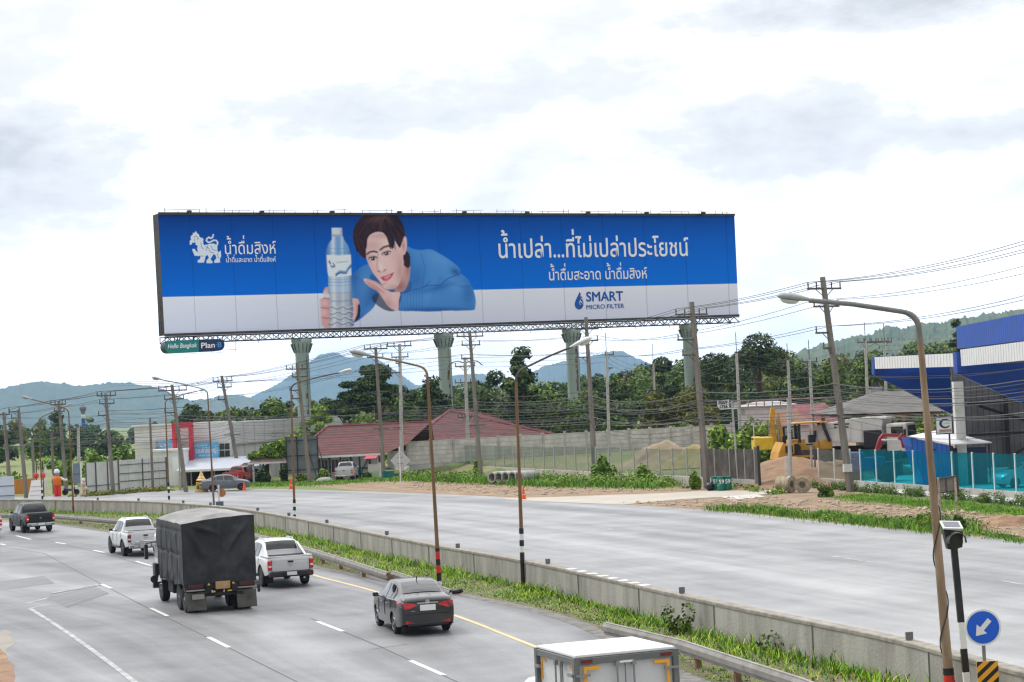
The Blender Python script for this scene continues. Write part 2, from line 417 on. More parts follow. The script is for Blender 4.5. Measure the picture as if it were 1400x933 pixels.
# repaired patches and the dirty shoulder along the median
M_patch = asphalt('asphalt_patch', (.155, .155, .16), (.10, .10, .105), (.21, .21, .215), 6, .6)
for pts in (((62, 818), (128, 802), (150, 812), (92, 832)), ((-30, 800), (60, 788), (75, 798), (-30, 812))):
    a, b_, c, d = [G(*p) for p in pts]; strip('asphalt_patch', [a, b_], [d, c], 6, .0105, M_patch, 6)
M_grit = mat('shoulder_grit', (.12, .105, .085), .95, c2=(.20, .195, .19), vs=2.5, detail=12, lo=.38, hi=.6, bump=.6, bs=20)
# ---- painted markings
M_white = mat('road_paint_white', (.66, .66, .65), .6, c2=(.36, .36, .355), vs=2.2, lo=.5, hi=.75)
M_whiteworn = mat('road_paint_worn', (.46, .46, .455), .7, c2=(.24, .24, .24), vs=1.6, lo=.35, hi=.65)
M_yellow = mat('road_paint_yellow', (.72, .50, .24), .65, c2=(.42, .36, .25), vs=1.4, lo=.45, hi=.8)
def ribbon(name, pts, wd, z, m, parent=None):
    a = offset(pts, wd / 2); b = offset(pts, -wd / 2); V = []
    for p, q in zip(a, b): V += [(p.x, p.y, z), (q.x, q.y, z)]
    F = [(2 * i, 2 * i + 1, 2 * i + 3, 2 * i + 2) for i in range(len(pts) - 1)]
    me = np_mesh(name, np.array(V), np.array(F), m); o = link(name, me, parent)
    if me.polygons[0].normal.z < 0: me.flip_normals()
    return o
tag(ribbon('road_shoulder', resample(offset(GRE, .22), 1), .75, .0115, M_grit), kind='structure')
tag(ribbon('road_marking', resample(YEL, 1), .14, .016, M_yellow), kind='structure')
tag(ribbon('road_marking', resample(smooth_line([G(40, 832), G(100, 870), G(185, 933), G(300, 1030)]), 1), .16, .016, M_whiteworn), kind='structure')
for a, b in [((22, 733), (42, 738)), ((76, 742), (90, 744.5)), ((128, 753), (143, 756)), ((186, 768), (206, 774)), ((434, 850.5), (469, 864)), ((561, 904), (607, 924)), ((285, 872), (313, 886)), ((206, 832), (229, 843)), ((138, 799), (152, 805)), ((0, 744), (8, 746))]:
    tag(ribbon('road_marking', [G(*a), G(*a).lerp(G(*b), .5), G(*b)], .15, .016, M_white), kind='structure')
for a, b in [((36, 826), (66, 818)), ((42, 832), (70, 827)), ((70, 812), (138, 799))]:
    tag(ribbon('road_marking', [G(*a), G(*b)], .16, .016, M_whiteworn), kind='structure')
# tar filled joint running along the near carriageway and short cracks
M_tar = mat('crack_tar', (.10, .10, .10), .8)
for pts, wd in [([(0, 748), (60, 757), (140, 800), (210, 836), (330, 895), (420, 940)], .045), ([(45, 735), (140, 757), (210, 777)], .04), ([(425, 846), (520, 885), (640, 940)], .05), ([(70, 813), (138, 801)], .12), ([(505, 889), (560, 881)], .035)]:
    tag(ribbon('road_crack', resample([G(*p) for p in pts], .8), wd, .013, M_tar), kind='structure')
# faded lane lines of the far carriageway
for a, b in [((1138, 761), (1190, 769)), ((985, 739), (1005, 742)), ((1370, 795), (1400, 800)), ((820, 722), (850, 726)), ((690, 702), (716, 705)), ((560, 688), (590, 691))]:
    tag(ribbon('road_marking', [G(*a), G(*b)], .15, .016, M_whiteworn), kind='structure')

# ---- hills: heightfields whose ridge stands at its own distance
def hill(name, ridge, Y, m, depth, base_drop=60, ns=26, amp=1.0, seed=1):
    rr = np.random.default_rng(seed)
    P = [Q(x, y, Y) for x, y in ridge]
    xs = np.array([p.x for p in P]); zs = np.array([p.z for p in P])
    nx = 260; X = np.linspace(xs[0], xs[-1], nx); Z = np.interp(X, xs, zs)
    k = np.hanning(7); k /= k.sum(); Zp = np.pad(Z, 3, mode='edge'); Z = np.convolve(Zp, k, 'valid')
    jag = np.cumsum(rr.normal(0, 1, nx)); jag -= np.convolve(np.pad(jag, 12, mode='edge'), np.ones(25) / 25, 'valid')
    Z = Z + jag * amp * .5 + rr.normal(0, amp * .35, nx)
    V = []; S = np.linspace(-1, 1, ns * 2 + 1)
    gul = np.cumsum(rr.normal(0, 1, nx)); gul -= np.convolve(np.pad(gul, 20, mode='edge'), np.ones(41) / 41, 'valid')
    for i in range(nx):
        for s in S:
            h = Z[i] * (1 - abs(s) ** 1.25) + gul[i] * amp * .5 * math.sin(math.pi * abs(s)) + rr.normal(0, amp * 1.3) * (0 < abs(s) < 1)
            V.append((X[i] * (1 + s * depth / Y), Y + s * depth, max(h, -2) if abs(s) < 1 else -2))
    c = len(S); F = [(i * c + j, (i + 1) * c + j, (i + 1) * c + j + 1, i * c + j + 1) for i in range(nx - 1) for j in range(c - 1)]
    me = np_mesh(name, np.array(V), np.array(F), m, smooth=True)
    return tag(link(name, me), kind='structure')
M_hill = mat('forest_hill', (.045, .075, .03), .95, c2=(.09, .12, .05), vs=.012, detail=9, bump=1.0, bs=.03)
M_hill2 = mat('near_hill', (.035, .065, .02), .95, c2=(.10, .13, .05), vs=.03, detail=10, bump=1.0, bs=.08)
hill('hills', [(-480, 566), (-300, 548), (-200, 556), (-120, 552), (-60, 541), (0, 532), (30, 526), (60, 521), (85, 525), (108, 528), (135, 525), (165, 524), (200, 527), (225, 534), (245, 543), (262, 549), (300, 543), (330, 540), (360, 552), (420, 575)], 6000, M_hill, 1100, amp=2.2, seed=3)
hill('hills', [(200, 576), (300, 562), (340, 545), (370, 531), (395, 515), (420, 498), (435, 487), (447, 482.5), (463, 483), (472, 488), (490, 489), (510, 490), (525, 497), (545, 510), (570, 528), (600, 522), (625, 513), (650, 510), (665, 514), (690, 535), (760, 560)], 9500, M_hill, 1500, amp=2.6, seed=5)
hill('hills', [(640, 560), (700, 525), (740, 503), (770, 494), (800, 490), (820, 484), (838, 480), (855, 482), (880, 494), (905, 508), (960, 540)], 9000, M_hill, 1300, amp=2.4, seed=8)
hill('hills', [(1010, 540), (1060, 500), (1100, 478), (1130, 470), (1150, 464), (1190, 458), (1215, 446), (1235, 449), (1260, 443), (1290, 441), (1320, 433), (1345, 431), (1400, 423), (1480, 420), (1560, 440)], 2600, M_hill2, 700, amp=1.3, seed=11)
# ================================================================== median barrier, guard rails, grass
M_barrier = mat('barrier_concrete', (.40, .385, .35), .9, c2=(.20, .19, .165), vs=1.3, stretch=(1, 1, .2), bump=.5, bs=14, detail=10, lo=.36, hi=.70)
M_bartop = mat('barrier_cap_concrete', (.36, .33, .285), .9, c2=(.19, .17, .14), vs=3, bump=.4, bs=20)
M_black = mat('black_paint', (.012, .012, .013), .45, var=.3, vs=6)
M_galv = mat('galvanised_steel', (.30, .285, .26), .55, .25, c2=(.18, .165, .145), vs=2.5, stretch=(1, 1, 1))
M_rustpost = mat('rusty_post', (.22, .13, .07), .8, var=.4, vs=6)
M_refl = mat('grey_reflector', (.14, .14, .14), .5)
def section_sweep(b, pts, prof, close_ends=True):
    """prof: list of (offset to left, z)"""
    n = len(prof); V = []
    for i, p in enumerate(pts):
        t = (pts[min(i + 1, len(pts) - 1)] - pts[max(i - 1, 0)]); t.z = 0; t.normalize(); l = Vector((-t.y, t.x, 0))
        for o, z in prof: V.append(p + l * o + Vector((0, 0, z)))
    F = []
    for i in range(len(pts) - 1):
        for k in range(n):
            k2 = (k + 1) % n; F.append((i * n + k, i * n + k2, (i + 1) * n + k2, (i + 1) * n + k))
    if close_ends: F += [tuple(range(n - 1, -1, -1)), tuple((len(pts) - 1) * n + k for k in range(n))]
    b.add(V, F)
bar = empty('median_barrier', BAR[20], 0, 'long stained concrete median barrier curving between the two carriageways', 'barrier')
def rel(o, p): return [q - o.location for q in p]
b = MB(); pr = [(.16, 0), (.15, .86), (-.15, .86), (-.16, 0)]
section_sweep(b, rel(bar, BAR), pr); b.build('wall', M_barrier, bar)
b = MB(); section_sweep(b, rel(bar, BAR), [(.175, .862), (.175, .93), (.16, .95), (-.16, .95), (-.175, .93), (-.175, .862)]); b.build('coping', M_bartop, bar)
# vertical joints of the cast lengths
bfine = resample(BAR, 6.0)
for i in range(3, len(bfine) - 8):
    t = (bfine[i + 1] - bfine[i - 1]).normalized(); a = math.atan2(t.y, t.x); l = Vector((-t.y, t.x, 0))
    b = MB(); b.box(bfine[i] - bar.location + l * .172 + Vector((0, 0, .44)), (.012, .03, .86), a); b.build('joint', mat('joint_dark', (.25, .24, .215), .9), bar)
# white painted blocks on the coping
wb = resample([G(770, 778, .95), G(885, 802, .95)], .95)
for i in range(8):
    p = G(777 + i * 14.2, 778.5 + i * 3.15, .955)
    q = min(BAR, key=lambda c: (c - Vector((p.x, p.y, 0))).length); k = BAR.index(q); t = (BAR[k + 1] - BAR[k - 1]).normalized()
    s = (Vector((p.x, p.y, 0)) - q).dot(t); c = q + t * s
    b = MB(); b.box(c - bar.location + Vector((0, 0, .957)), (.42, .30, .012), math.atan2(t.y, t.x)); b.build('painted_block', M_white, bar)
# small square reflectors standing on top of the barrier
for i, (px, py) in enumerate([(1224, 874), (930, 809), (745, 769), (611, 748), (517, 730), (432, 714), (384, 704), (337, 697), (281, 689), (225, 687.5), (172, 684), (122, 682.5)]):
    p = G(px, py + 2, .97)
    q = min(BAR, key=lambda c: (c - Vector((p.x, p.y, 0))).length); k = BAR.index(q); t = (BAR[k + 1] - BAR[k - 1]).normalized()
    c = q + t * (Vector((p.x, p.y, 0)) - q).dot(t)
    o = MB(); o.box((0, 0, .1), (.05, .17, .17)); o.box((0, 0, .012), (.09, .1, .022))
    ob = o.build('barrier_reflector', M_refl, bevel=.008); ob.location = c + Vector((0, 0, .951)); ob.rotation_euler = (0, 0, math.atan2(t.y, t.x) + random.uniform(-.15, .15))
    lab = ['grey square reflector on the barrier beside the leaning lamp post', 'grey square reflector on the barrier behind the cargo box pickup', 'grey square reflector on the barrier right beside the black banded lamp post',
           'grey square reflector on the barrier near the orange banded lamp post'] + ['small grey reflector block on top of the barrier further along the curve'] * 8
    tag(ob, lab[i], 'reflector', 'small reflectors on top of the median barrier')

# ---- guard rails (W-beam on posts)
WB = [(.03, -.155), (.03, -.13), (.03, -.075), (-.055, -.045), (-.055, .045), (.03, .075), (.03, .13), (.07, .155), (.07, .165), (-.02, .165), (-.02, .14), (-.07, .06), (-.07, -.06), (-.01, -.09), (-.01, -.165), (.07, -.165), (.07, -.155)]
def guard_rail(label, pts, posts, lean=0):
    root = empty('guard_rail', (pts[0].x, pts[0].y, 0), 0, label, 'guard rail', 'steel guard rails along the median')
    pl = [p - root.location for p in pts]
    b = MB(); n = len(WB); V = []
    for i, p in enumerate(pl):
        t = pl[min(i + 1, len(pl) - 1)] - pl[max(i - 1, 0)]; t.z = 0; t.normalize(); l = Vector((-t.y, t.x, 0))
        for o, z in WB: V.append(p + l * (o + z * lean) + Vector((0, 0, z)))
    F = [(i * n + k, i * n + (k + 1) % n, (i + 1) * n + (k + 1) % n, (i + 1) * n + k) for i in range(len(pl) - 1) for k in range(n)]
    b.add(V, F); b.build('rail', M_galv, root)
    for k in posts:
        p = pl[k]; t = pl[min(k + 1, len(pl) - 1)] - pl[max(k - 1, 0)]; t.z = 0; t.normalize(); l = Vector((-t.y, t.x, 0))
        if p.z < .3: continue
        b = MB(); b.box((p.x + l.x * .13, p.y + l.y * .13, p.z / 2), (.12, .14, p.z + .12), math.atan2(t.y, t.x)); b.box((p.x + l.x * .05, p.y + l.y * .05, p.z), (.1, .1, .26), math.atan2(t.y, t.x))
        b.build('post', M_rustpost, root)
    return root
def lift(ps): return [G(x, y, z) for x, y, z in ps]
def densify(ps, n=4):
    r = []
    for a, b in zip(ps, ps[1:]): r += [a.lerp(b, i / n) for i in range(n)]
    return r + [ps[-1]]
far_rail = densify([Vector((-62, 153, .6)), Vector((-47, 143, .6))] + lift([(0, 705, .4), (75, 706.5, .4), (160, 713.5, .4), (222, 718.5, .4), (340, 732, .4), (400, 748, .4), (430, 756.5, .4), (470, 769, .4), (530, 789, .36)]), 5)
guard_rail('long grey guard rail behind the pickups, running out of sight to the left', far_rail, range(2, len(far_rail), 3))
guard_rail('short fallen end of guard rail lying in the grass behind the grey sedan', densify(lift([(536, 786.5, .36), (575, 799, .26), (616, 813, .14)]), 4), [])
near_rail = densify(lift([(826, 859, .45), (930, 884, .45), (1000, 907, .45), (1095, 938, .45), (1180, 972, .45)]) , 4)
guard_rail('grey guard rail with a cut off end beside the white cargo box', near_rail, range(2, len(near_rail), 3))

# ---- rough grass on the median: blades by the ten thousand, one object
def poly_d(pts):
    d = [0.0]
    for a, b in zip(pts, pts[1:]): d.append(d[-1] + (b - a).length)
    return np.array([[p.x, p.y] for p in pts]), np.array(d)
def along(P, d, t):
    s = t * d[-1]; return np.stack([np.interp(s, d, P[:, 0]), np.interp(s, d, P[:, 1])], 1)
gA, gdA = poly_d([p for p in GRE]); gB, gdB = poly_d(offset(BAR, .2))
# pair both lines by depth so that the strip stays square to the road
def at_arc(P, d, y): return None
def blades(n, tsel, hmin, hmax, wd, vsel=(0, 1)):
    t = rng.uniform(*tsel, n); a = along(gB, gdB, t)
    # nearest grass edge point for each barrier point
    dense = along(gA, gdA, np.linspace(0, 1, 600)); idx = ((a[:, None, :] - dense[None]) ** 2).sum(2).argmin(1); e = dense[idx]
    v = rng.uniform(*vsel, n)[:, None]; p = a * (1 - v) + e * v
    return p, v[:, 0]
def grass_mesh(p, h, wd, bend):
    n = len(p); an = rng.uniform(0, 2 * np.pi, n); dx, dy = np.cos(an), np.sin(an); bx, by = -dy * bend * h, dx * bend * h
    z0 = np.full(n, .015); V = np.empty((n, 5, 3))
    V[:, 0] = np.stack([p[:, 0] - dx * wd, p[:, 1] - dy * wd, z0], 1); V[:, 1] = np.stack([p[:, 0] + dx * wd, p[:, 1] + dy * wd, z0], 1)
    V[:, 2] = np.stack([p[:, 0] + dx * wd * .7 + bx * .3, p[:, 1] + dy * wd * .7 + by * .3, h * .6], 1); V[:, 3] = np.stack([p[:, 0] - dx * wd * .7 + bx * .3, p[:, 1] - dy * wd * .7 + by * .3, h * .6], 1)
    V[:, 4] = np.stack([p[:, 0] + bx, p[:, 1] + by, h], 1)
    V = V.reshape(-1, 3); o = np.arange(n)[:, None] * 5
    F = np.concatenate([o + np.array([[0, 1, 2]]), o + np.array([[0, 2, 3]]), o + np.array([[3, 2, 4]])], 0)
    return V, F
LG = leaf_mat('grass_blades', [(.03, .13, .006), (.08, .22, .010), (.15, .33, .014), (.27, .45, .02), (.44, .42, .09)])
def patch(p, f=.45):
    return .5 + .5 * np.sin(p[:, 0] * f * 1.7 + 1.3 * np.sin(p[:, 1] * f)) * np.cos(p[:, 1] * f * .9 + .7 * np.sin(p[:, 0] * f * 2.1))
Vs, Fs, o = [], [], 0
for n, ts, vs_, h0, h1 in [(46000, (.03, .33), (0, 1), .05, .34), (34000, (.33, .62), (0, 1), .05, .34), (9000, (.62, .95), (0, 1), .1, .4), (16000, (.03, .6), (.5, 1.08), .03, .12), (9000, (.03, .62), (-.02, .22), .2, .66)]:
    p, v = blades(n, ts, 0, 0, 0, vs_); k = patch(p, .5); keep = rng.uniform(0, 1, len(p)) < (.35 + .75 * patch(p, 1.1))
    p, v, k = p[keep], v[keep], k[keep]
    h = (h0 + (h1 - h0) * rng.uniform(0, 1, len(p)) ** 1.6 * (.2 + .85 * k)) * (1 - .5 * v) * .82
    V, F = grass_mesh(p, h, rng.uniform(.009, .022, len(p)), rng.uniform(.3, 1.5, len(p)))
    Vs.append(V); Fs.append(F + o); o += len(V)
tag(link('median_grass', np_mesh('median_grass', np.concatenate(Vs), np.concatenate(Fs), LG)), 'rough green grass and weeds on the median strip', 'grass', kind='stuff')

# ---- leafy growth helper: clumps of small leaf faces inside ellipsoids
def leaves(n, lobes, size, flat=.35, rr=None, up=.4, elong=1.0, shell=.62):
    """lobes: (x,y,z,rx,ry,rz); returns V, F of n leaf quads spread through the lobes, denser near their surface"""
    rr = rr or rng; lob = np.array(lobes); vol = (lob[:, 3] * lob[:, 4] * lob[:, 5]) ** .75
    i = rr.choice(len(lob), n, p=vol / vol.sum())
    d = rr.normal(0, 1, (n, 3)); d /= np.linalg.norm(d, axis=1)[:, None]
    r = shell + (1 - shell) * rr.uniform(0, 1, n) ** .8; r *= 1 + .16 * rr.normal(0, 1, n) * (rr.uniform(0, 1, n) < .3)
    P = lob[i, :3] + d * r[:, None] * lob[i, 3:6]
    nrm = d * .8 + rr.normal(0, .55, (n, 3)); nrm[:, 2] += up; nrm /= np.linalg.norm(nrm, axis=1)[:, None]
    a = np.cross(nrm, rr.normal(0, 1, (n, 3))); a /= np.linalg.norm(a, axis=1)[:, None] + 1e-9; b = np.cross(nrm, a)
    s = size * rr.uniform(.55, 1.35, n)[:, None]
    V = np.stack([P - a * s * elong, P + b * s * .62 - nrm * s * .12, P + a * s * elong, P - b * s * .62 - nrm * s * .12], 1).reshape(-1, 3)
    return V, np.arange(4 * n).reshape(-1, 4)
def leaf_obj(name, n, lobes, size, m, parent=None, **k):
    V, F = leaves(n, lobes, size, **k); return link(name, np_mesh(name, V, F, m), parent)
L_weed = leaf_mat('weed_leaves', [(.055, .125, .012), (.095, .19, .02), (.15, .26, .03), (.24, .33, .05)])
L_bright = leaf_mat('bright_leaves', [(.09, .18, .02), (.15, .26, .03), (.20, .32, .04), (.26, .36, .06)])
L_mid = leaf_mat('mid_leaves', [(.035, .08, .012), (.06, .12, .018), (.10, .17, .028), (.17, .23, .045)])
L_dark = leaf_mat('dark_leaves', [(.012, .032, .007), (.026, .056, .012), (.048, .088, .02), (.09, .13, .03)])
L_olive = leaf_mat('olive_leaves', [(.06, .08, .010), (.10, .12, .014), (.15, .16, .02), (.22, .20, .03)])
M_bark = mat('bark', (.13, .10, .075), .95, c2=(.06, .045, .035), vs=4, stretch=(1, 1, .3), bump=.8, bs=12)

def plant(name, label, cat, loc, lobes, n, size, m, group=None, stems=3, trunk=None, **k):
    root = empty(name, loc, random.uniform(0, 0.01), label, cat, group)
    leaf_obj('foliage', n, lobes, size, m, root, **k)
    b = MB(); zc = sum(l[2] for l in lobes) / len(lobes)
    for i in range(stems):
        l = lobes[i % len(lobes)]; b.tube([(l[0] * .15, l[1] * .15, -.02), (l[0] * .5 + .04, l[1] * .5, l[2] * .5), (l[0], l[1], l[2])], [.05 * zc ** .5, .035 * zc ** .5, .012], 6)
    b.build('stem', M_bark, root); return root
# small weeds by the barrier
plant('weed', 'tall thin dark weed growing against the concrete barrier', 'weed', G(930, 868), [(-.3, 0, .45, .25, .2, .42), (.25, .1, .5, .2, .2, .48), (.0, 0, .25, .4, .3, .25)], 260, .07, L_mid)
plant('weed', 'low bushy weed on the barrier side of the median, far right', 'weed', G(1060, 893), [(0, 0, .25, .5, .35, .28), (.4, .1, .2, .35, .3, .22)], 260, .06, L_mid)
plant('weed', 'brownish tuft of weed right of the black banded lamp post', 'weed', G(690, 789), [(0, 0, .3, .45, .3, .32)], 220, .07, L_olive)
# rough weeds along the far verge: low mass, uncountable
def weed_band(name, label, pts, wd, hmax, n, size, m, lobes_n=40):
    P = [G(x, y) for x, y in pts]; P2, d2 = poly_d(P); t = np.sort(rng.uniform(0, 1, lobes_n)); c = along(P2, d2, t); lob = []
    for (x, y) in c:
        h = hmax * rng.uniform(.25, 1.0); r = rng.uniform(.5, 1.1) * wd
        lob.append((x + rng.normal(0, wd * .5), y + rng.normal(0, wd * 1.2), h * .4, r, r * 1.6, h * .62))
    V, F = leaves(n, lob, size, shell=.3, up=.6); V[:, 2] = np.maximum(V[:, 2], .01)
    return tag(link(name, np_mesh(name, V, F, m)), label, 'weeds', kind='stuff')
def grass_band(name, label, pts, wd, n, h0, h1, m, ww=.018, clump=.7):
    P2, d2 = poly_d([G(x, y) for x, y in pts]); c = along(P2, d2, rng.uniform(0, 1, n)); p = c + np.stack([rng.normal(0, wd * .5, n), rng.normal(0, wd * 1.3, n)], 1)
    k = np.clip(.5 + .6 * np.sin(p[:, 0] * 2.3 + 1.7 * np.sin(p[:, 1] * .8)) * np.cos(p[:, 1] * .9 + np.sin(p[:, 0] * 3.1)), 0, 1); s = rng.uniform(0, 1, n) < 1 - clump + clump * k; p, k = p[s], k[s]
    V, F = grass_mesh(p, h0 + (h1 - h0) * rng.uniform(0, 1, len(p)) * (.3 + .7 * k), rng.uniform(.6, 1.5, len(p)) * ww, rng.uniform(.2, 1, len(p))); return tag(link(name, np_mesh(name, V, F, m)), label, 'grass', kind='stuff')
LG2 = leaf_mat('verge_blades', [(.035, .12, .008), (.07, .19, .012), (.12, .27, .018), (.20, .34, .035)])
LG3 = leaf_mat('lawn_blades', [(.07, .19, .015), (.10, .25, .02), (.15, .31, .03), (.22, .38, .05)])
vp = [(985, 697), (1040, 700), (1100, 706), (1180, 715), (1255, 722), (1330, 730)]
grass_band('verge_grass', 'tufted grass growing along the far edge of the pale carriageway', vp, 1.0, 15000, .05, .55, LG2)
weed_band('verge_weeds', 'scattered weeds in the grass along the pale carriageway', vp, .8, .5, 2600, .06, L_weed, 34)
fw = [(560, 656), (610, 657), (650, 659), (720, 662), (790, 664), (850, 665), (910, 666)]
grass_band('fence_grass', 'rough green grass in front of the clear panel fence', fw, 1.8, 16000, .1, .8, LG2, ww=.03)
weed_band('fence_weeds', 'rank green weeds right of the concrete pipes, before the clear fence', [(732, 660), (790, 662), (850, 663), (905, 664)], 1.4, 1.2, 7000, .09, L_weed, 46)
weed_band('pipe_weeds', 'rank green weeds left of the concrete pipes, below the red roof', [(562, 654), (610, 656), (655, 657)], 1.4, 1.1, 5000, .10, L_weed, 34)
weed_band('corner_weeds', 'weeds on the right of the dirt beside the small board', [(1250, 716), (1290, 718), (1330, 724)], .8, .8, 2600, .06, L_mid, 18)
weed_band('shop_weeds', 'dry weeds at the foot of the grey panel fence', [(118, 679), (170, 675), (210, 672), (250, 671)], .8, .6, 3200, .09, L_olive, 40)
grass_band('lawn_strip', 'bright mown grass strip in front of the teal panel fence', [(1165, 680), (1250, 688), (1330, 695), (1400, 702), (1460, 708)], 1.6, 26000, .04, .2, LG3, clump=.35)
grass_band('dirt_tufts', 'scattered grass tufts on the dirt right of the small board', [(1340, 730), (1400, 740), (1440, 742)], .8, 2500, .04, .2, LG2)
weed_band('low_hedge', 'low dark hedge at the foot of the teal panel fence', [(1110, 667), (1172, 672), (1250, 679), (1330, 686), (1400, 693), (1460, 699)], .35, .8, 12000, .055, L_mid, 110)
weed_band('gate_weeds', 'weeds around the base of the poles by the entrance', [(935, 668), (960, 668), (1000, 667), (1060, 676)], .7, .5, 1000, .1, L_weed, 16)
grass_band('house_lawn', 'green grass in front of the red roofed house', [(345, 663), (400, 662), (450, 661), (520, 656), (545, 656)], 2.2, 14000, .06, .3, LG3, ww=.03, clump=.4)
# ================================================================== lettering helper
LETTERS = {}
def glyph_mesh(ch):
    if ch in LETTERS: return LETTERS[ch]
    c = bpy.data.curves.new('glyph', 'FONT'); c.body = ch; c.size = 1; c.resolution_u = 3
    o = bpy.data.objects.new('glyph', c); col.objects.link(o)
    dg = bpy.context.evaluated_depsgraph_get(); me = bpy.data.meshes.new_from_object(o.evaluated_get(dg))
    r = ([tuple(v.co) for v in me.vertices], [tuple(p.vertices) for p in me.polygons])
    bpy.data.objects.remove(o); bpy.data.curves.remove(c); bpy.data.meshes.remove(me)
    LETTERS[ch] = r; return r
def maxx(s):
    v = glyph_mesh(s)[0]; return max(p[0] for p in v)
def text_shapes(body):
    """flat lettering, one entry per character, marks stacked above each other; x-height kept in font units"""
    out = []; bar_w = maxx('|'); UP = '\u0e34\u0e35\u0e36\u0e37\u0e31\u0e47\u0e4d'; TONE = '\u0e48\u0e49\u0e4a\u0e4b\u0e4c'
    b2 = body.replace('\u0e33', '\u0e4d\u0e32') if False else body
    for i, ch in enumerate(body):
        if ch == ' ': continue
        adv = maxx(body[:i] + '|') - bar_w if i else 0.0
        v, f = glyph_mesh(ch); dy = 0.0; dx = 0.0
        if ch in TONE:
            if i and body[i - 1] in UP: dy = .26
            elif i + 1 < len(body) and body[i + 1] == '\u0e33': dy = .24
        out.append(([(x + adv + dx, y + dy) for x, y, z in v], f))
    return out
def lettering(body, O, U, Vv, Nn, width, height, m, parent=None, name='lettering', xh=None, weight=0.0, shear=0.0):
    """O: world baseline start; U,Vv,Nn: unit axes; width fitted to the whole line, height = height of a body letter"""
    sh = text_shapes(body); allx = [x for s in sh for x, y in s[0]]; x0, x1 = min(allx), max(allx)
    ref = xh or (.536 if ord(max(body)) > 0xe00 else .72)
    kx = width / (x1 - x0); ky = height / ref; b = MB(); passes = [(0, 0)]
    if weight: passes = [(-weight, 0), (weight, 0), (0, weight), (0, -weight)]
    lift = 0
    for dx, dy in passes:
        for i, (vs, fs) in enumerate(sh):
            lift += 1
            b.add([O + U * ((x - x0 + dx + shear * y) * kx) + Vv * ((y + dy) * ky) + Nn * (.0011 * (lift % 9) + .004 * (passes.index((dx, dy)))) for x, y in vs], fs)
    if parent is not None:
        b.v = [tuple(parent.matrix_world.inverted() @ Vector(p)) if False else tuple(Vector(p) - parent.location) for p in b.v]
    return b.build(name, m, parent, recalc=False)

# ================================================================== fences
def sheet_glass(name, tint, solid, k, rough=.12):
    m = bpy.data.materials.new(name); m.use_nodes = True; n = m.node_tree.nodes; l = m.node_tree.links
    o = n['Material Output']; p = n['Principled BSDF']; p.inputs['Base Color'].default_value = (*solid, 1); p.inputs['Roughness'].default_value = rough
    t = n.new('ShaderNodeBsdfTransparent'); t.inputs[0].default_value = (*tint, 1)
    mx = n.new('ShaderNodeMixShader'); nz = n.new('ShaderNodeTexNoise'); nz.inputs['Scale'].default_value = .9; nz.inputs['Detail'].default_value = 6
    tcn = n.new('ShaderNodeTexCoord'); l.new(tcn.outputs['Object'], nz.inputs['Vector'])
    ma = n.new('ShaderNodeMath'); ma.operation = 'MULTIPLY_ADD'; ma.inputs[1].default_value = k * .9; ma.inputs[2].default_value = k * .55; l.new(nz.outputs[0], ma.inputs[0])
    l.new(ma.outputs[0], mx.inputs[0]); l.new(t.outputs[0], mx.inputs[1]); l.new(p.outputs[0], mx.inputs[2]); l.new(mx.outputs[0], o.inputs[0])
    return m
M_clear = sheet_glass('clear_sheet', (.82, .86, .83), (.34, .36, .34), .16)
M_teal = sheet_glass('teal_sheet', (.16, .72, .82), (.03, .38, .46), .15)
M_darkpanel = mat('stained_dark_panel', (.050, .042, .036), .8, c2=(.17, .15, .13), vs=1.1, detail=9, lo=.42, hi=.8)
M_post = mat('grey_post', (.45, .45, .44), .6, .2, var=.2, vs=3)
M_whitepost = mat('white_post', (.75, .74, .72), .5, var=.15, vs=3)
M_kerb = mat('kerb_concrete', (.50, .48, .44), .9, c2=(.33, .31, .28), vs=1.2, detail=8)
def panel_fence(label, A, B, xs_px, h, kinds, post_m, kerb=.55, kw=.18, group=None):
    root = empty('panel_fence', A, 0, label, 'fence', group); d = (B - A); ln = d.length; t = d.normalized(); a = math.atan2(t.y, t.x); nrm = Vector((-t.y, t.x, 0))
    # positions along the fence where the photo shows the posts
    ss = []
    for px in xs_px:
        lo, hi = 0.0, 1.0
        f = lambda s: (lambda p: 700 + FPX * ((p.x * math.cos(ROLL) - ((CAM_Z - 1.0 - CAM_Z) + 0) * 0) / p.y))(A + d * s)
        fx = [(f(i / 400), i / 400) for i in range(401)]
        ss.append(min(fx, key=lambda q: abs(q[0] - px))[1])
    ss = sorted(set(ss))
    b = MB(); b.box(d / 2 + Vector((0, 0, kerb / 2)), (ln, kw, kerb), a); b.build('kerb', M_kerb, root, bevel=.02)
    for s in ss:
        b = MB(); b.box(d * s + Vector((0, 0, h / 2 + .02)), (.085, .10, h), a); b.build('post', post_m, root)
    for i, (s0, s1) in enumerate(zip(ss, ss[1:])):
        m = kinds(i); w_ = (s1 - s0) * ln - .10
        hh = h - kerb - .04 - (random.uniform(0, .12) if m is M_clear else 0)
        b = MB(); b.box(d * (s0 + s1) / 2 + nrm * .0 + Vector((0, 0, kerb + .01 + hh / 2)), (w_, .012, hh), a); b.build('panel', m, root)
    return root
xl = [558, 574, 589, 606, 621, 637, 652, 668.6, 681.4, 695, 709, 721.4, 735.7, 750, 765, 779, 795, 807, 825, 841.7, 859, 876, 893.7, 911.4, 930, 949, 968.6, 988.6, 1008.6, 1031.4]
FA, FB = G(1034, 668.5), G(556, 640)
panel_fence('long fence of clear plastic sheets on grey posts, dark panels at its right end', FA, FB, xl, 2.75, lambda i: M_darkpanel if i < 4 else M_clear, M_post, .62)
b = MB(); gp = empty('gate_leaf', G(1039, 669.5), 0, 'dark narrow gate leaf standing at the right end of the clear panel fence', 'gate')
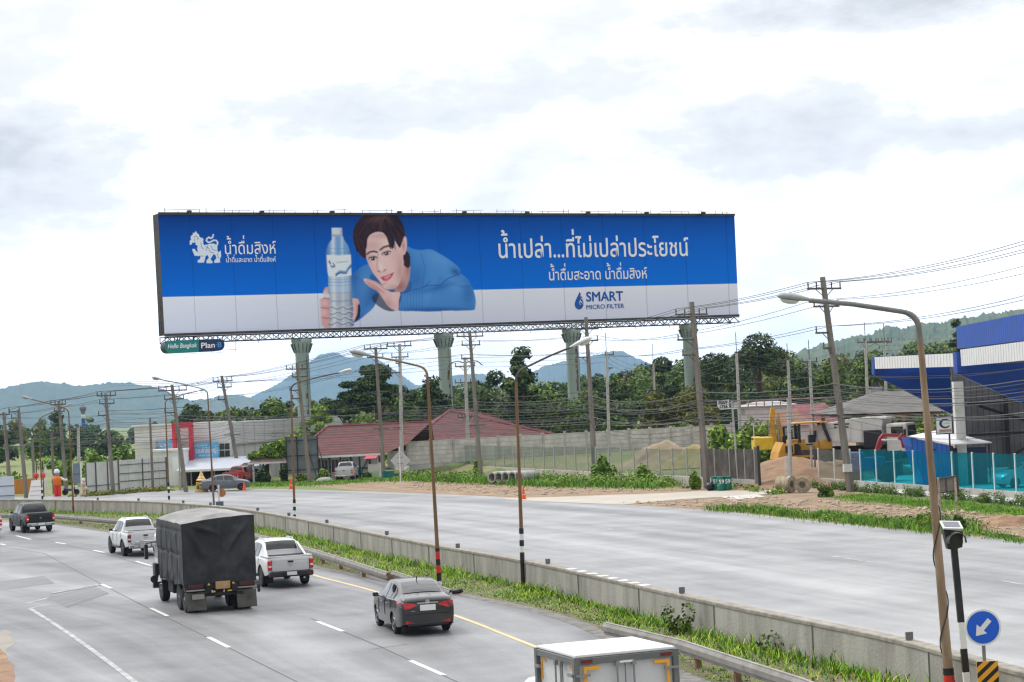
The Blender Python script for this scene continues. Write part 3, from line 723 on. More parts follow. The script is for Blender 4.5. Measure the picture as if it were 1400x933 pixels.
b.box((0, .9, 1.5), (.14, 1.9, 2.8)); b.build('leaf', M_darkpanel, gp, bevel=.02); b = MB(); b.box((0, -.1, 1.5), (.18, .1, 3.0)); b.build('post', mat('black_frame', (.03, .028, .026), .7), gp)
xr = [1110, 1131, 1152.5, 1166.5, 1188, 1213, 1239, 1265, 1291.7, 1319.7, 1348.5, 1377.6, 1408, 1440, 1475]
panel_fence('teal sheet fence on white posts before the workshop, first three sheets clear', G(1108, 660), G(1108, 660) + (G(1400, 682) - G(1108, 660)) * 1.3, xr, 2.5, lambda i: M_clear if i < 3 else M_teal, M_whitepost, .38)

# grey sheet fence on the left
M_hoard = line_mat('grey_hoarding', (.58, .58, .60), (.42, .42, .44), 0, 1.3, .05, var=.12)
M_hoardframe = mat('dark_frame_steel', (.10, .10, .10), .7, var=.3)
A, B = G(118, 676), G(230, 666); hr = empty('hoarding_fence', A, 0, 'tall light grey sheet hoarding with dark rails left of the white building', 'fence'); d = B - A; t = d.normalized(); aa = math.atan2(t.y, t.x)
for i, (s0, s1) in enumerate([(0, .115), (.115, .255), (.255, .385), (.40, .68), (.68, .83), (.83, 1)]):
    b = MB(); b.box(d * (s0 + s1) / 2 + Vector((0, 0, 1.5)), ((s1 - s0) * d.length - .06, .05, 2.95 + .03 * i), aa); b.build('sheet', M_hoard, hr)
for s in (0, .115, .255, .385, .68, .98):
    b = MB(); b.box(d * s + Vector((t.y, -t.x, 0)) * .07 + Vector((0, 0, 1.5)), (.09, .08, 3.05), aa); b.build('post', M_hoardframe, hr)
for z in (.95, 1.7, 2.55):
    b = MB(); b.box(d * .70 + Vector((t.y, -t.x, 0)) * .06 + Vector((0, 0, z)), (d.length * .60, .05, .06), aa); b.build('rail', M_hoardframe, hr)
b = MB(); b.box(d * .2 + Vector((t.y, -t.x, 0)) * .06 + Vector((0, 0, .75)), (d.length * .38, .05, .06), aa); b.build('rail', M_hoardframe, hr)

# long concrete panel wall behind the field
M_pcwall = line_mat('precast_wall', (.56, .54, .51), (.27, .26, .24), 2, 2.2, .08, var=.3)
A, B = Q(556, 605.5, 201.5), Q(1000, 576, 218); A.z = B.z = min(A.z, B.z) - 2.3
pw = empty('precast_wall', A, 0, 'long pale precast concrete wall behind the field and below the trees', 'wall'); d = B - A; t = d.normalized(); aa = math.atan2(t.y, t.x)
n = 15
for i in range(n):
    b = MB(); b.box(d * ((i + .5) / n) + Vector((0, 0, 1.2)), (d.length / n - .24, .14, 2.4), aa); b.build('panel', M_pcwall, pw)
for i in range(n + 1):
    b = MB(); b.box(d * (i / n) + Vector((0, 0, 1.28)), (.24, .26, 2.6), aa); b.build('pillar', M_kerb, pw)

# ================================================================== white shop building with the red arch
M_wwall = line_mat('white_block_wall', (.72, .71, .69), (.52, .51, .49), 2, 2.2, .05, var=.12)
M_wside = line_mat('shaded_profiled_wall', (.44, .44, .45), (.30, .30, .31), 0, 1.6, .1, var=.15)  # profiled side wall, its greyer shading put into the colour
M_white2 = mat('white_render', (.78, .78, .77), .7, var=.08, vs=.6)
M_red = mat('red_cladding', (.55, .02, .045), .45, var=.12, vs=2)
M_glassdark = mat('dark_window', (.018, .020, .024), .08, spec=.6)
M_dkframe = mat('window_frame', (.32, .32, .33), .5)
sh = empty('shop_building', (-34, 206, 0), 0, 'white flat roofed shop building with a tall red arch on its front', 'building')
def wl(x, y, z): return Vector((x + 34, y - 206, z))
X0, X1 = Q(184, 600, 207).x, Q(316, 600, 206).x
b = MB(); b.prism([wl(X0, 207, 0), wl(X1, 206, 0), wl(X1, 206, 6.25), wl(X0, 207, 6.25)], (0, 22, 0)); b.build('wall', M_wwall, sh)
b = MB(); b.prism([wl(X1 + .03, 206.1, 0), wl(-22, 252, 0), wl(-22, 252, 6.3), wl(X1 + .03, 206.1, 6.2)], (-3, .4, 0)); b.build('side_wall', M_wside, sh)
b = MB(); b.prism([wl(X1 + .06, 206.1, 3.85), wl(-21.9, 252, 3.9), wl(-21.9, 252, 4.05), wl(X1 + .06, 206.1, 4.0)], (.2, 0, 0)); b.build('gutter', M_dkframe, sh)
b = MB(); b.box(wl((X0 + X1) / 2, 206.7, 6.31), (X1 - X0 + .3, .5, .14)); b.build('parapet_cap', M_white2, sh)
b = MB(); b.box(wl((X0 + X1) / 2, 206.35, 4.28), (X1 - X0 + .1, .3, .10)); b.build('ledge', M_kerb, sh)
xa, xb = Q(207, 620, 202).x, Q(252, 620, 202).x
b = MB(); b.prism([wl(xa, 202, 0), wl(xb, 202, 0), wl(xb, 202, 3.55), wl(xa, 202, 3.55)], (0, 4.5, 0)); b.build('front_block', M_white2, sh)
b = MB(); b.box(wl((xa + xb) / 2, 204, 3.66), (xb - xa + .2, 4.7, .2)); b.build('front_block_cap', M_white2, sh)
xa2, xb2 = Q(235.5, 650, 201).x, Q(245, 650, 201).x
b = MB(); b.box(wl((xa2 + xb2) / 2, 201.6, 1.5), (xb2 - xa2, .5, 3.0)); b.build('white_pier', mat('bright_white', (.85, .85, .86), .6), sh)
# awning and the dark shop front below it
xa3, xb3 = Q(241, 640, 200).x, Q(361, 640, 200).x
b = MB(); b.prism([wl(xa3, 199.6, 1.52), wl(xa3 + .4, 205.8, 2.55), wl(xa3 + .4, 205.8, 2.63), wl(xa3, 199.6, 1.6)], (xb3 - xa3, 0, 0)); b.build('awning', line_mat('awning_sheet', (.46, .49, .55), (.36, .39, .45), 0, 2.5, .1, var=.05), sh)
b = MB(); b.box(wl((xa3 + xb3) / 2, 199.55, 1.5), (xb3 - xa3 + .1, .08, .22)); b.build('awning_fascia', M_white2, sh)
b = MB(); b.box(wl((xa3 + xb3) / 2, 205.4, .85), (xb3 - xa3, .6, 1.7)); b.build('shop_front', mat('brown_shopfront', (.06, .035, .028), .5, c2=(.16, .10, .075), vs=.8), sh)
for k in range(8):
    b = MB(); b.box(wl(xa3 + .3 + (xb3 - xa3 - .6) * k / 7, 200.0, .72), (.12, .12, 1.44)); b.build('pillar', M_dkframe, sh)
# red arch: two legs and a beam
xL0, xL1, xR0, xR1 = [Q(p, 600, 205.2).x for p in (236.5, 241.5, 258, 263)]
b = MB(); b.box(wl((xL0 + xL1) / 2, 205.2, 4.6), (xL1 - xL0, 1.0, 3.0)); b.build('arch_leg', M_red, sh, bevel=.03)
b = MB(); b.box(wl((xR0 + xR1) / 2 + .08, 205.2, 4.2), (xR1 - xR0, 1.0, 3.7)); b.build('arch_leg', M_red, sh, bevel=.03)
b = MB(); b.box(wl((xL0 + xR1) / 2 + .03, 205.17, 6.12), (xR1 - xL0 + .1, 1.06, .55)); b.build('arch_beam', M_red, sh, bevel=.03)
# windows on the right of the front
xw0, xw1 = Q(300, 618, 206).x, Q(315, 618, 206).x
f = MB(); f.box(wl((xw0 + xw1) / 2, 205.97, 3.35), (xw1 - xw0, .1, 1.5)); fo = f.build('window', M_white2, sh)
for ix in range(2):
    for iz in range(2):
        b = MB(); b.box(wl(xw0 + (xw1 - xw0) * (.26 + .48 * ix), 205.9, 2.98 + .74 * iz), ((xw1 - xw0) * .43, .05, .64)); o = b.build('pane', M_glassdark, fo)
# printed banners hung on the front
M_ban = mat('blue_print', (.06, .36, .72), .5, c2=(.25, .62, .85), vs=.9, detail=6)
xb0, xb1 = Q(264, 615, 205.8).x, Q(299, 615, 205.8).x
bn = empty('shop_banner', (xb0, 205.75, 2.62), 0, 'light blue shop banner with white Thai lettering right of the red arch', 'banner')
b = MB(); b.box(((xb1 - xb0) / 2, 0, .8), (xb1 - xb0, .04, 1.6)); b.build('cloth', M_ban, bn)
mw = mat('banner_white', (.85, .85, .85), .6)
lettering('รวมผ้าใบใหญ่', bn.location + Vector((.25, -.06, .55)), Vector((1, 0, 0)), Vector((0, 0, 1)), Vector((0, -1, 0)), xb1 - xb0 - .5, .36, mw, bn, weight=.03)
lettering('ผ้าใบ กันสาด', bn.location + Vector((.2, -.06, 1.25)), Vector((1, 0, 0)), Vector((0, 0, 1)), Vector((0, -1, 0)), (xb1 - xb0) * .5, .12, mw, bn, weight=.02)
lettering('สั่งทำ ขายส่ง', bn.location + Vector((.6, -.06, .2)), Vector((1, 0, 0)), Vector((0, 0, 1)), Vector((0, -1, 0)), (xb1 - xb0) * .55, .12, mw, bn, weight=.02)
xc0, xc1 = Q(213, 610, 206.3).x, Q(236, 610, 206.3).x
bn = empty('shop_banner', (xc0, 206.3, 3.8), 0, 'small light blue banner above the white front block, left of the red arch', 'banner')
b = MB(); b.box(((xc1 - xc0) / 2, 0, .42), (xc1 - xc0, .05, .84)); b.build('cloth', M_ban, bn)
b = MB(); b.tube([(.12, -.05, .0), (.16, -.06, .35), (.12, -.05, .62)], [.14, .15, .07], 8); b.tube([(.12, -.05, .6), (.12, -.05, .8)], [.09, .08], 8); b.build('printed_figure', mat('print_grey', (.3, .28, .32), .7), bn)
for k in range(3):
    b = MB(); b.box((.55 + k * .42, -.04, .25 + .12 * k), (.3, .03, .08), 0, M=Matrix.Rotation(.5, 3, 'Y')); b.build('printed_stroke', mw, bn)

# ================================================================== red roofed house: low wing and hipped main house
M_tile = line_mat('red_roof_tile', (.098, .028, .026), (.17, .062, .058), 2, 4.2, .2, rough=.8, var=.4, bump=.8)
M_ridge = mat('ridge_tile', (.26, .05, .055), .7, var=.3, vs=2)
M_green = mat('green_timber', (.02, .13, .10), .6, var=.2)
M_wht = mat('house_white', (.74, .74, .72), .75, var=.12, vs=1)
M_dkwood = mat('dark_eaves', (.05, .04, .035), .9)
ho = empty('house', (-17, 198, 0), 0, 'long low house with red tiled roof, white walls and green timber frame', 'house')
def hl(x, y, z): return Vector((x + 17, y - 198, z))
hx0, hx1 = Q(405, 640, 198).x, Q(520, 640, 198).x
b = MB(); b.box(hl((hx0 + hx1) / 2, 201.5, 1.2), (hx1 - hx0 - .6, 6, 2.4)); b.build('wall', M_wht, ho)
rz0, rz1 = 2.35, 5.3; ra, rb = Q(448, 582, 203).x, Q(590, 579, 203).x
b = MB(); T = .16
e0, e1 = hx0 - .6, hx1 + .4; e2 = Q(556, 609, 198.8).x
b.add([hl(e0, 197.2, rz0), hl(e1, 197.2, rz0), hl(rb, 203, rz1), hl(ra, 203, rz1), hl(e0, 209, rz0), hl(rb, 209, rz0), hl(e2, 198.8, rz0 + (rz1 - rz0) * 1.6 / 5.8)], [(0, 1, 6, 2, 3), (0, 3, 4), (4, 3, 2, 5)]); b.build('roof', M_tile, ho)
b = MB(); b.box(hl((e0 + e1) / 2, 197.12, rz0 - .02), (e1 - e0, .14, .2)); b.build('fascia', M_wht, ho)
for p, q in (((ra, 203, rz1), (rb, 203, rz1)), ((ra, 203, rz1), (e0, 197.2, rz0))):
    b = MB(); b.tube([hl(*p) + Vector((0, 0, .03)), hl(*q) + Vector((0, 0, .03))], .11, 6); b.build('ridge', M_ridge, ho)
yf = 198.43
for px in (437, 451, 466, 480, 492, 506, 519):
    b = MB(); b.box(hl(Q(px, 640, yf).x, yf, 1.15), (.16, .12, 2.3)); b.build('timber_post', M_green, ho)
for z in (.45, 1.02):
    b = MB(); b.box(hl((Q(478, 640, yf).x + Q(520, 640, yf).x) / 2, yf - .02, z), (Q(520, 640, yf).x - Q(478, 640, yf).x, .1, .12)); b.build('timber_rail', M_green, ho)
for pa, pb in ((480, 492), (505, 493)):
    b = MB(); b.beam(hl(Q(pa, 640, yf).x, yf - .03, 2.1), hl(Q(pb, 640, yf).x, yf - .03, .5), .13, .08); b.build('timber_brace', M_green, ho)
for p0, p1 in ((440, 449), (453, 464), (467, 478)):
    a0, a1 = Q(p0, 640, yf).x, Q(p1, 640, yf).x
    b = MB(); b.box(hl((a0 + a1) / 2, yf - .02, 1.35), (a1 - a0, .08, 1.35)); fo = b.build('window', M_wht, ho)
    for sx in (.27, .73):
        b = MB(); b.box(hl(a0 + (a1 - a0) * sx, yf - .07, 1.35), ((a1 - a0) * .38, .04, 1.2)); b.build('pane', M_glassdark, fo)
b = MB(); b.box(hl(Q(472, 640, yf).x, yf - .13, 1.0), (.5, .08, .5)); b.build('sign_board', mat('orange_board', (.45, .16, .04), .6), ho)
b = MB(); b.box(hl(Q(511, 640, 197).x, 197, .7), (1.1, .6, 1.4)); b.box(hl(Q(519, 640, 197.2).x, 197.2, .75), (.5, .5, 1.5)); b.build('porch_wall', M_wht, ho)
b = MB(); b.box(hl(Q(511, 640, 197).x, 196.68, .33), (1.05, .04, .66)); b.build('porch_dado', mat('pale_green_paint', (.45, .62, .36), .7), ho)
b = MB(); b.prism([hl(Q(497, 627, 196).x, 195.6, 1.92), hl(Q(514, 627, 196).x, 195.6, 1.92), hl(Q(517, 622, 197).x, 197.2, 2.22), hl(Q(502, 622, 197).x, 197.2, 2.22)], (0, 0, .07)); b.build('porch_roof', mat('red_canopy', (.42, .05, .06), .6), ho)
h2 = empty('house', (-6, 215, 0), 0, 'large hip roofed house with faded red tiles rising behind the wall', 'house')
def h2l(x, y, z): return Vector((x + 6, y - 215, z))
ap = Q(614, 562, 222); nl = (Q(546, 614, 208).x, 208, 2.5); nr = (Q(766, 596, 219.5).x, 219.5, 2.9); fr = (6, 238, 2.9); fl = (-16, 232, 2.5)
r2 = (ap.x + 1.6, 227, ap.z)
b = MB(); b.add([h2l(*nl), h2l(*nr), h2l(*fr), h2l(*fl), h2l(ap.x, 222, ap.z), h2l(*r2)], [(0, 1, 4), (1, 2, 5, 4), (2, 3, 5), (3, 0, 4, 5)]); b.build('roof', M_tile, h2)
for p, q in (((ap.x, 222, ap.z), nl), ((ap.x, 222, ap.z), nr), ((ap.x, 222, ap.z), r2), (r2, fr)):
    b = MB(); b.tube([h2l(*p) + Vector((0, 0, .04)), h2l(*q) + Vector((0, 0, .04))], .13, 6); b.build('ridge', M_ridge, h2)
b = MB(); b.prism([h2l(nl[0] + .9, nl[1] + .9, 0), h2l(nr[0] - .9, nr[1] + .7, 0), h2l(fr[0] - .8, fr[1] - .8, 0), h2l(fl[0] + .8, fl[1] - .8, 0)], (0, 0, 2.62)); b.build('wall', M_wht, h2)
b = MB(); b.prism([h2l(nl[0] + .1, nl[1] + .1, 2.44), h2l(nr[0] - .1, nr[1], 2.83), h2l(fr[0], fr[1] - .1, 2.83), h2l(fl[0], fl[1] - .1, 2.44)], (0, 0, .05)); b.build('eaves', M_dkwood, h2)
# open gate pavilion with a creeper on its roof
pv = empty('pavilion', Q(370, 655, 200).xy.to_3d(), 0, 'small open entrance pavilion with brown roof and a creeper on top', 'pavilion')
b = MB(); b.prism([(-2.0, -1.8, 2.0), (2.0, -1.8, 2.0), (1.2, 0, 2.75), (-.9, 0, 2.75)], (0, .08, .06)); b.prism([(-3.6, -1.4, 1.35), (-1.9, -1.4, 1.45), (-1.5, 0, 2.0), (-2.6, 0, 2.0)], (0, .08, .06)); b.build('roof', mat('brown_tile', (.13, .075, .065), .8, var=.3), pv)
b = MB(); b.box((0, -1.82, 1.97), (4.0, .08, .16)); b.build('fascia', M_wht, pv)
for x, y, m_ in ((-1.5, -1.5, M_wht), (-.5, -1.4, M_green), (.2, -1.4, M_wht), (1.3, -1.4, M_green), (-1.0, .2, M_wht)):
    b = MB(); b.box((x, y, 1.0), (.2, .2, 2.0)); b.build('pillar', m_, pv)
vn = leaf_obj('creeper', 2600, [(-1.2, -.3, 2.7, 1.1, .9, .5), (.2, -.2, 3.2, 1.2, .9, .8), (1.4, 0, 3.6, .9, .8, .8), (.9, -.6, 2.6, .9, .6, .5), (1.7, -.2, 2.2, .4, .5, 1.0), (2.3, 0, 4.2, .7, .7, .5)], .17, L_weed, pv)
# back of an advertising board in front of the house
bd = empty('sign_board', G(415, 659), 0, 'grey back of a roadside board on a black steel frame before the house', 'sign board')
b = MB(); b.box((0, 0, 2.65), (3.2, .05, 3.6)); b.build('panel', mat('board_back_grey', (.17, .19, .21), .7, var=.25, vs=1.5), bd)
for x in (-1.55, -.5, .55, 1.55):
    b = MB(); b.box((x, -.09, 2.3), (.09, .1, 4.4)); b.build('post', M_black, bd)
for z in (1.2, 2.6, 4.1):
    b = MB(); b.box((0, -.16, z), (3.25, .05, .08)); b.build('rail', M_black, bd)
b = MB(); b.beam((1.55, -.1, 3.6), (2.6, -1.0, .1), .06); b.beam((.55, -.1, 3.3), (1.5, -1.0, .1), .06); b.build('strut', M_black, bd)

# ================================================================== blue workshop on the right
M_blue = line_mat('blue_cladding', (.004, .072, .42), (.002, .030, .19), 1, 1.5, .22, rough=.45, var=.12)
M_bluefin = mat('blue_fin', (.006, .058, .34), .45, var=.15, vs=.6)
M_wfas = line_mat('white_fascia', (.72, .72, .71), (.36, .36, .37), 1, 1.5, .16, rough=.5, var=.06)
M_gwall = line_mat('grey_shed_wall', (.17, .17, .175), (.09, .09, .095), 0, 2.2, .15, rough=.7, var=.25)
M_dsteel = mat('dark_steel', (.02, .02, .022), .6)
ws = empty('workshop', (29, 140, 0), 0, 'large workshop with blue cantilever canopies, white fascias and a dark shed wall', 'workshop')
def wsl(x, y, z): return Vector((x - 29, y - 140, z))
t1 = Q(1192.5, 488, 152); t2 = Q(1305, 482, 132)
def fin(tip, zt, zb, y, ln, drop, name='canopy_fin'):
    b = MB(); b.prism([wsl(tip.x, y, zb), wsl(tip.x, y, zt), wsl(tip.x + ln, y, zt), wsl(tip.x + ln, y, zb - drop)], (0, .5, 0)); return b.build(name, M_bluefin, ws)
z1t, z1b = t1.z, Q(1194, 512, 152).z; z2t, z2b = t2.z, Q(1306, 510, 132).z
fin(t1, z1t, z1b, 152, 5.9, 3.35); fin(t2, z2t, z2b, 132, 16, 8.2)
b = MB(); b.box(wsl(t1.x + .35, 151.7, (z1t + z1b) / 2), (.7, .5, z1t - z1b)); b.build('fin_end', M_bluefin, ws); b = MB(); b.box(wsl(t2.x + .35, 131.7, (z2t + z2b) / 2), (.7, .5, z2t - z2b)); b.build('fin_end', M_bluefin, ws)
b = MB(); b.prism([wsl(t1.x + .05, 151.4, z1t - .05), wsl(t2.x + .05, 132.6, z2t - .05), wsl(t2.x + .05, 132.6, z2t - .95), wsl(t1.x + .05, 151.4, z1t - .95)], (.25, 0, 0)); b.build('fascia', M_wfas, ws)
t3 = Q(1420, 470, 111)
b = MB(); b.prism([wsl(t2.x + .25, 131.4, z2t + .15), wsl(t3.x, 111, z2t + .15), wsl(t3.x, 111, z2t - .95), wsl(t2.x + .25, 131.4, z2t - .95)], (.25, 0, 0)); b.build('fascia', M_wfas, ws)
b = MB(); b.prism([wsl(t1.x + .4, 151.4, z1t - .9), wsl(t2.x + .4, 132.6, z2t - .9), wsl(t2.x + 16, 132.6, z2t - .9), wsl(t1.x + 16, 151.4, z1t - .9)], (0, 0, .12)); b.build('soffit', mat('soffit', (.13, .125, .115), .8), ws)
b = MB(); b.prism([wsl(t2.x + .6, 131.3, z2t - .9), wsl(t3.x + .4, 111, z2t - .9), wsl(t3.x + 16, 111, z2t - .9), wsl(t2.x + 16, 131.3, z2t - .9)], (0, 0, .12)); b.build('soffit', mat('soffit', (.13, .125, .115), .8), ws)
bx0 = Q(1308, 460, 140); bz0, bz1 = Q(1308, 477, 140).z, Q(1308, 447, 140).z
b = MB(); b.prism([wsl(bx0.x, 140, bz0), wsl(bx0.x - 1.6, 100, bz0 - .2), wsl(bx0.x - 1.6, 100, bz1 - .1), wsl(bx0.x, 140, bz1)], (3, 0, 0)); b.build('parapet', M_blue, ws)
b = MB(); b.prism([wsl(34, 153.5, 0), wsl(75, 153.5, 0), wsl(75, 153.5, z1t - .95), wsl(34, 153.5, z1t - .95)], (0, .3, 0)); b.build('shed_wall', M_gwall, ws)
for x in (38.0, 42.2, 46.5, 50.5):
    b = MB(); b.box(wsl(x, 153.2, 3.6), (.28, .25, 7.2)); b.build('steel_column', M_dsteel, ws)
for z in (2.6, 5.0):
    b = MB(); b.box(wsl(46, 153.15, z), (22, .2, .16)); b.build('girt', M_dsteel, ws)
b = MB(); b.beam(wsl(34, 145, 4.9), wsl(47, 146, .2), .3, .2); b.build('stair_stringer', M_dsteel, ws); b = MB(); b.beam(wsl(38.5, 153.0, 1), wsl(46.5, 153.0, 5.6), .16); b.build('brace', M_dsteel, ws)
cb = Q(1316, 662, 129); ct = Q(1307, 522, 129)
b = MB(); b.box(wsl((cb.x + ct.x) / 2 + .05, 129, ct.z / 2), (.62, .62, ct.z)); b.build('white_column', mat('white_column', (.70, .69, .66), .7, c2=(.5, .49, .46), vs=1.5), ws)
# blue kiosk with white sheet canopy
kk = empty('kiosk', (Q(1275, 640, 128).x, 128, 0), 0, 'blue corrugated kiosk under a white sheet canopy beside the white column', 'kiosk')
kx0, kx1 = -1.25, 1.25
M_bk = line_mat('blue_corrugated', (.02, .13, .52), (.01, .07, .30), 0, 3.2, .2, rough=.4, var=.08)
b = MB(); b.prism([(-.55, 0, 0), (1.3, 0, 0), (1.3, 0, 2.62), (-1.4, 0, 3.25)], (0, 2.6, 0)); b.build('wall', M_bk, kk)
b = MB(); b.prism([(-1.45, -.1, 3.30), (1.35, -.1, 2.66), (4.2, 1.2, 2.62), (1.2, 2.9, 3.55)], (0, 0, .07)); b.build('canopy', mat('white_canopy', (.78, .78, .82), .5), kk)
b = MB(); b.box((2.6, 1.6, 1.2), (2.2, 1.8, 2.4)); b.build('shade_backing', mat('canopy_shade_navy', (.012, .02, .06), .7), kk)  # solid dark block stands in for the shade under the canopy
for x, y in ((4.0, 1.2), (1.35, -.05)):
    b = MB(); b.box((x, y, 1.3), (.1, .1, 2.6)); b.build('post', M_dsteel, kk)
b = MB(); b.box((.1, -.03, 2.4), (.3, .05, .1)); b.build('vent', M_black, kk)
# sign on a pole with a big letter
sg = empty('pole_sign', (Q(1300, 640, 124).x, 124, 0), 0, 'square white pole sign with a big dark letter C and red wording', 'sign')
sz0, sz1 = Q(1290, 594, 124).z, Q(1290, 569, 124).z; sxl = Q(1279.5, 580, 124).x - sg.location.x; sxr = Q(1303, 580, 124).x - sg.location.x
b = MB(); b.box(((sxl + sxr) / 2, 0, (sz0 + sz1) / 2), (sxr - sxl, .24, sz1 - sz0)); b.build('box', mat('navy_casing', (.02, .022, .06), .5), sg, bevel=.02)
b = MB(); b.box(((sxl + sxr) / 2 - .05, -.125, (sz0 + sz1) / 2), (sxr - sxl - .12, .02, sz1 - sz0 - .12)); b.build('face', mat('sign_white', (.76, .76, .74), .5), sg)
b = MB(); b.box((.02, 0, sz0 / 2), (.09, .09, sz0)); b.build('pole', M_dsteel, sg)
cx, cz = (sxl + sxr) / 2 - .0, (sz0 + sz1) / 2 + .1; b = MB(); seg = 26
o_ = [(cx + .36 * math.cos(a), -.142, cz + .30 * math.sin(a)) for a in [R(35) + R(290) * i / seg for i in range(seg + 1)]]
i_ = [(cx + .05 + .25 * math.cos(a), -.142, cz + .20 * math.sin(a)) for a in [R(33) + R(294) * i / seg for i in range(seg + 1)]]
for k in range(seg): b.quad(o_[k], o_[k + 1], i_[k + 1], i_[k])
b.build('emblem', mat('navy_print', (.015, .02, .07), .5), sg, recalc=False)
lettering('คอปเปอร์', sg.location + Vector((cx - .36, -.15, sz0 + .16)), Vector((1, 0, 0)), Vector((0, 0, 1)), Vector((0, -1, 0)), .74, .13, mat('red_print', (.45, .02, .03), .5), sg, weight=.03)
lettering('COPPER', sg.location + Vector((cx - .14, -.15, cz - .04)), Vector((1, 0, 0)), Vector((0, 0, 1)), Vector((0, -1, 0)), .45, .09, mat('grey_print', (.2, .22, .25), .5), sg)
# open shelter with a grey hipped roof
sr = empty('open_shelter', (Q(1212, 600, 172).x, 172, 0), 0, 'open sided shelter with grey hipped sheet roof behind the tipper truck', 'shelter')
M_groof = line_mat('grey_tile_roof', (.13, .125, .115), (.075, .07, .065), 1, 2.0, .15, rough=.85, var=.25, bump=.7)
sx0, sx1 = Q(1131, 564, 170).x - sr.location.x, Q(1296, 566, 166).x - sr.location.x
rx0, rx1 = Q(1197, 536, 174).x - sr.location.x, Q(1240, 534, 174).x - sr.location.x; ez = Q(1200, 564, 167).z; rz = Q(1215, 535, 174).z
b = MB(); b.add([(sx0, -4.5, ez), (sx1, -5.5, ez - .15), (sx1, 8, ez), (sx0, 8, ez), (rx0, 2, rz), (rx1, 2, rz)], [(0, 1, 5, 4), (1, 2, 5), (2, 3, 4, 5), (3, 0, 4)]); b.build('roof', M_groof, sr)
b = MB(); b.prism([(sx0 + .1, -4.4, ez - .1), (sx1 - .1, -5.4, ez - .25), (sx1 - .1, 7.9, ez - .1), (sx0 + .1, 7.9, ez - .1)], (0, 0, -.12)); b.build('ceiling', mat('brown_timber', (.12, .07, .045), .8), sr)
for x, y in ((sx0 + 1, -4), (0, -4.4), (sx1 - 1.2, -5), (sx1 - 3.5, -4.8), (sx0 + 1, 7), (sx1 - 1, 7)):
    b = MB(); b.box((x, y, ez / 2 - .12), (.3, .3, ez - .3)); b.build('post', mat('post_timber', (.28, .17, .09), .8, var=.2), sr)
b = MB(); b.box(((sx0 + sx1) / 2 + 2, 5.5, 1.8), (sx1 - sx0 - 5, .2, 3.6)); b.build('shade_backing', mat('shelter_shade', (.05, .048, .05), .8, c2=(.12, .12, .14), vs=.7), sr)  # shade under the roof put into the dark colour of this wall
b = MB(); b.box((sx1 - 5, 3.0, 1.3), (2.4, 1.2, 2.2)); b.box((sx1 - 2.4, 2.4, 1.0), (1.6, 1.2, 1.6)); b.build('stored_crate', mat('crate_mix', (.12, .14, .18), .8, c2=(.3, .28, .25), vs=1.6), sr, bevel=.03)
# roofs far behind the plot
for px, py, Y, wx, wy, hz, m_, lab in [(1105, 552, 215, 9, 8, 3.0, mat('faded_red_roof', (.17, .035, .045), .8, c2=(.28, .13, .13), vs=1.2), 'blotchy red roofed house behind the yellow excavator'), (1047, 549, 235, 7, 5, .5, mat('pale_roof', (.42, .42, .43), .7, var=.2), 'low white roofed shed behind the number board'), (1075, 562, 205, 5, 5, 1.5, mat('rust_roof', (.24, .13, .09), .8, var=.3), 'low rusty roofed hut between the bush and the excavator')]:
    p = Q(px, py, Y); r_ = empty('house', (p.x, Y, 0), 0, lab, 'house'); zt = p.z; ze = zt - hz
    b = MB(); b.add([(-wx / 2, -wy / 2, ze), (wx / 2, -wy / 2, ze), (wx / 2, wy / 2, ze), (-wx / 2, wy / 2, ze), (-wx / 5, 0, zt), (wx / 5, 0, zt)], [(0, 1, 5, 4), (1, 2, 5), (2, 3, 4, 5), (3, 0, 4)]); b.build('roof', m_, r_)
    b = MB(); b.box((0, 0, ze / 2 - .02), (wx * .8, wy * .8, ze)); b.build('wall', M_hoard, r_)
# ================================================================== the big billboard
BLp, BRp = Q(225, 458.5, 232), Q(1010, 431.5, 272)
BD = (BRp - BLp); BD.z = 0; BD.normalize(); BN = Vector((BD.y, -BD.x, 0))       # along the board, and its normal towards the road
def onboard(px, py, d=0.0):
    """point of the printed face seen at this place of the photograph, d metres in front of it"""
    r = ray(px, py); o = Vector((0, 0, CAM_Z)); p0 = BLp + BN * d
    t = (p0 - o).dot(BN) / r.dot(BN); return o + r * t
bb = empty('billboard', (BLp.x, BLp.y, 0), 0, 'huge blue and white water advertisement billboard on four round green columns', 'billboard')
bl = lambda v: Vector(v) - bb.location
TLx, TRx, BRx, BLx = (216, 292.3), (1004, 294.0), (1010, 431.5), (225, 458.5)

# ---- the print: colours worked out point by point over a fine grid
def spline(pts, n=8):
    P = np.array(pts, float); m = len(P); o = []
    for i in range(m):
        a, b, c, d = P[i - 1], P[i], P[(i + 1) % m], P[(i + 2) % m]
        for t in np.arange(n) / n: o.append(.5 * ((2 * b) + (-a + c) * t + (2 * a - 5 * b + 4 * c - d) * t * t + (-a + 3 * b - 3 * c + d) * t ** 3))
    return np.array(o)
def inside(X, Y, P):
    r = np.zeros(X.shape, bool); j = len(P) - 1; bx0, by0 = P.min(0); bx1, by1 = P.max(0)
    sel = (X >= bx0) & (X <= bx1) & (Y >= by0) & (Y <= by1)
    if not sel.any(): return r
    xs, ys = X[sel], Y[sel]; q = np.zeros(xs.shape, bool)
    for i in range(len(P)):
        xi, yi = P[i]; xj, yj = P[j]
        c = ((yi > ys) != (yj > ys)) & (xs < (xj - xi) * (ys - yi) / (yj - yi + 1e-12) + xi); q ^= c; j = i
    r[sel] = q; return r
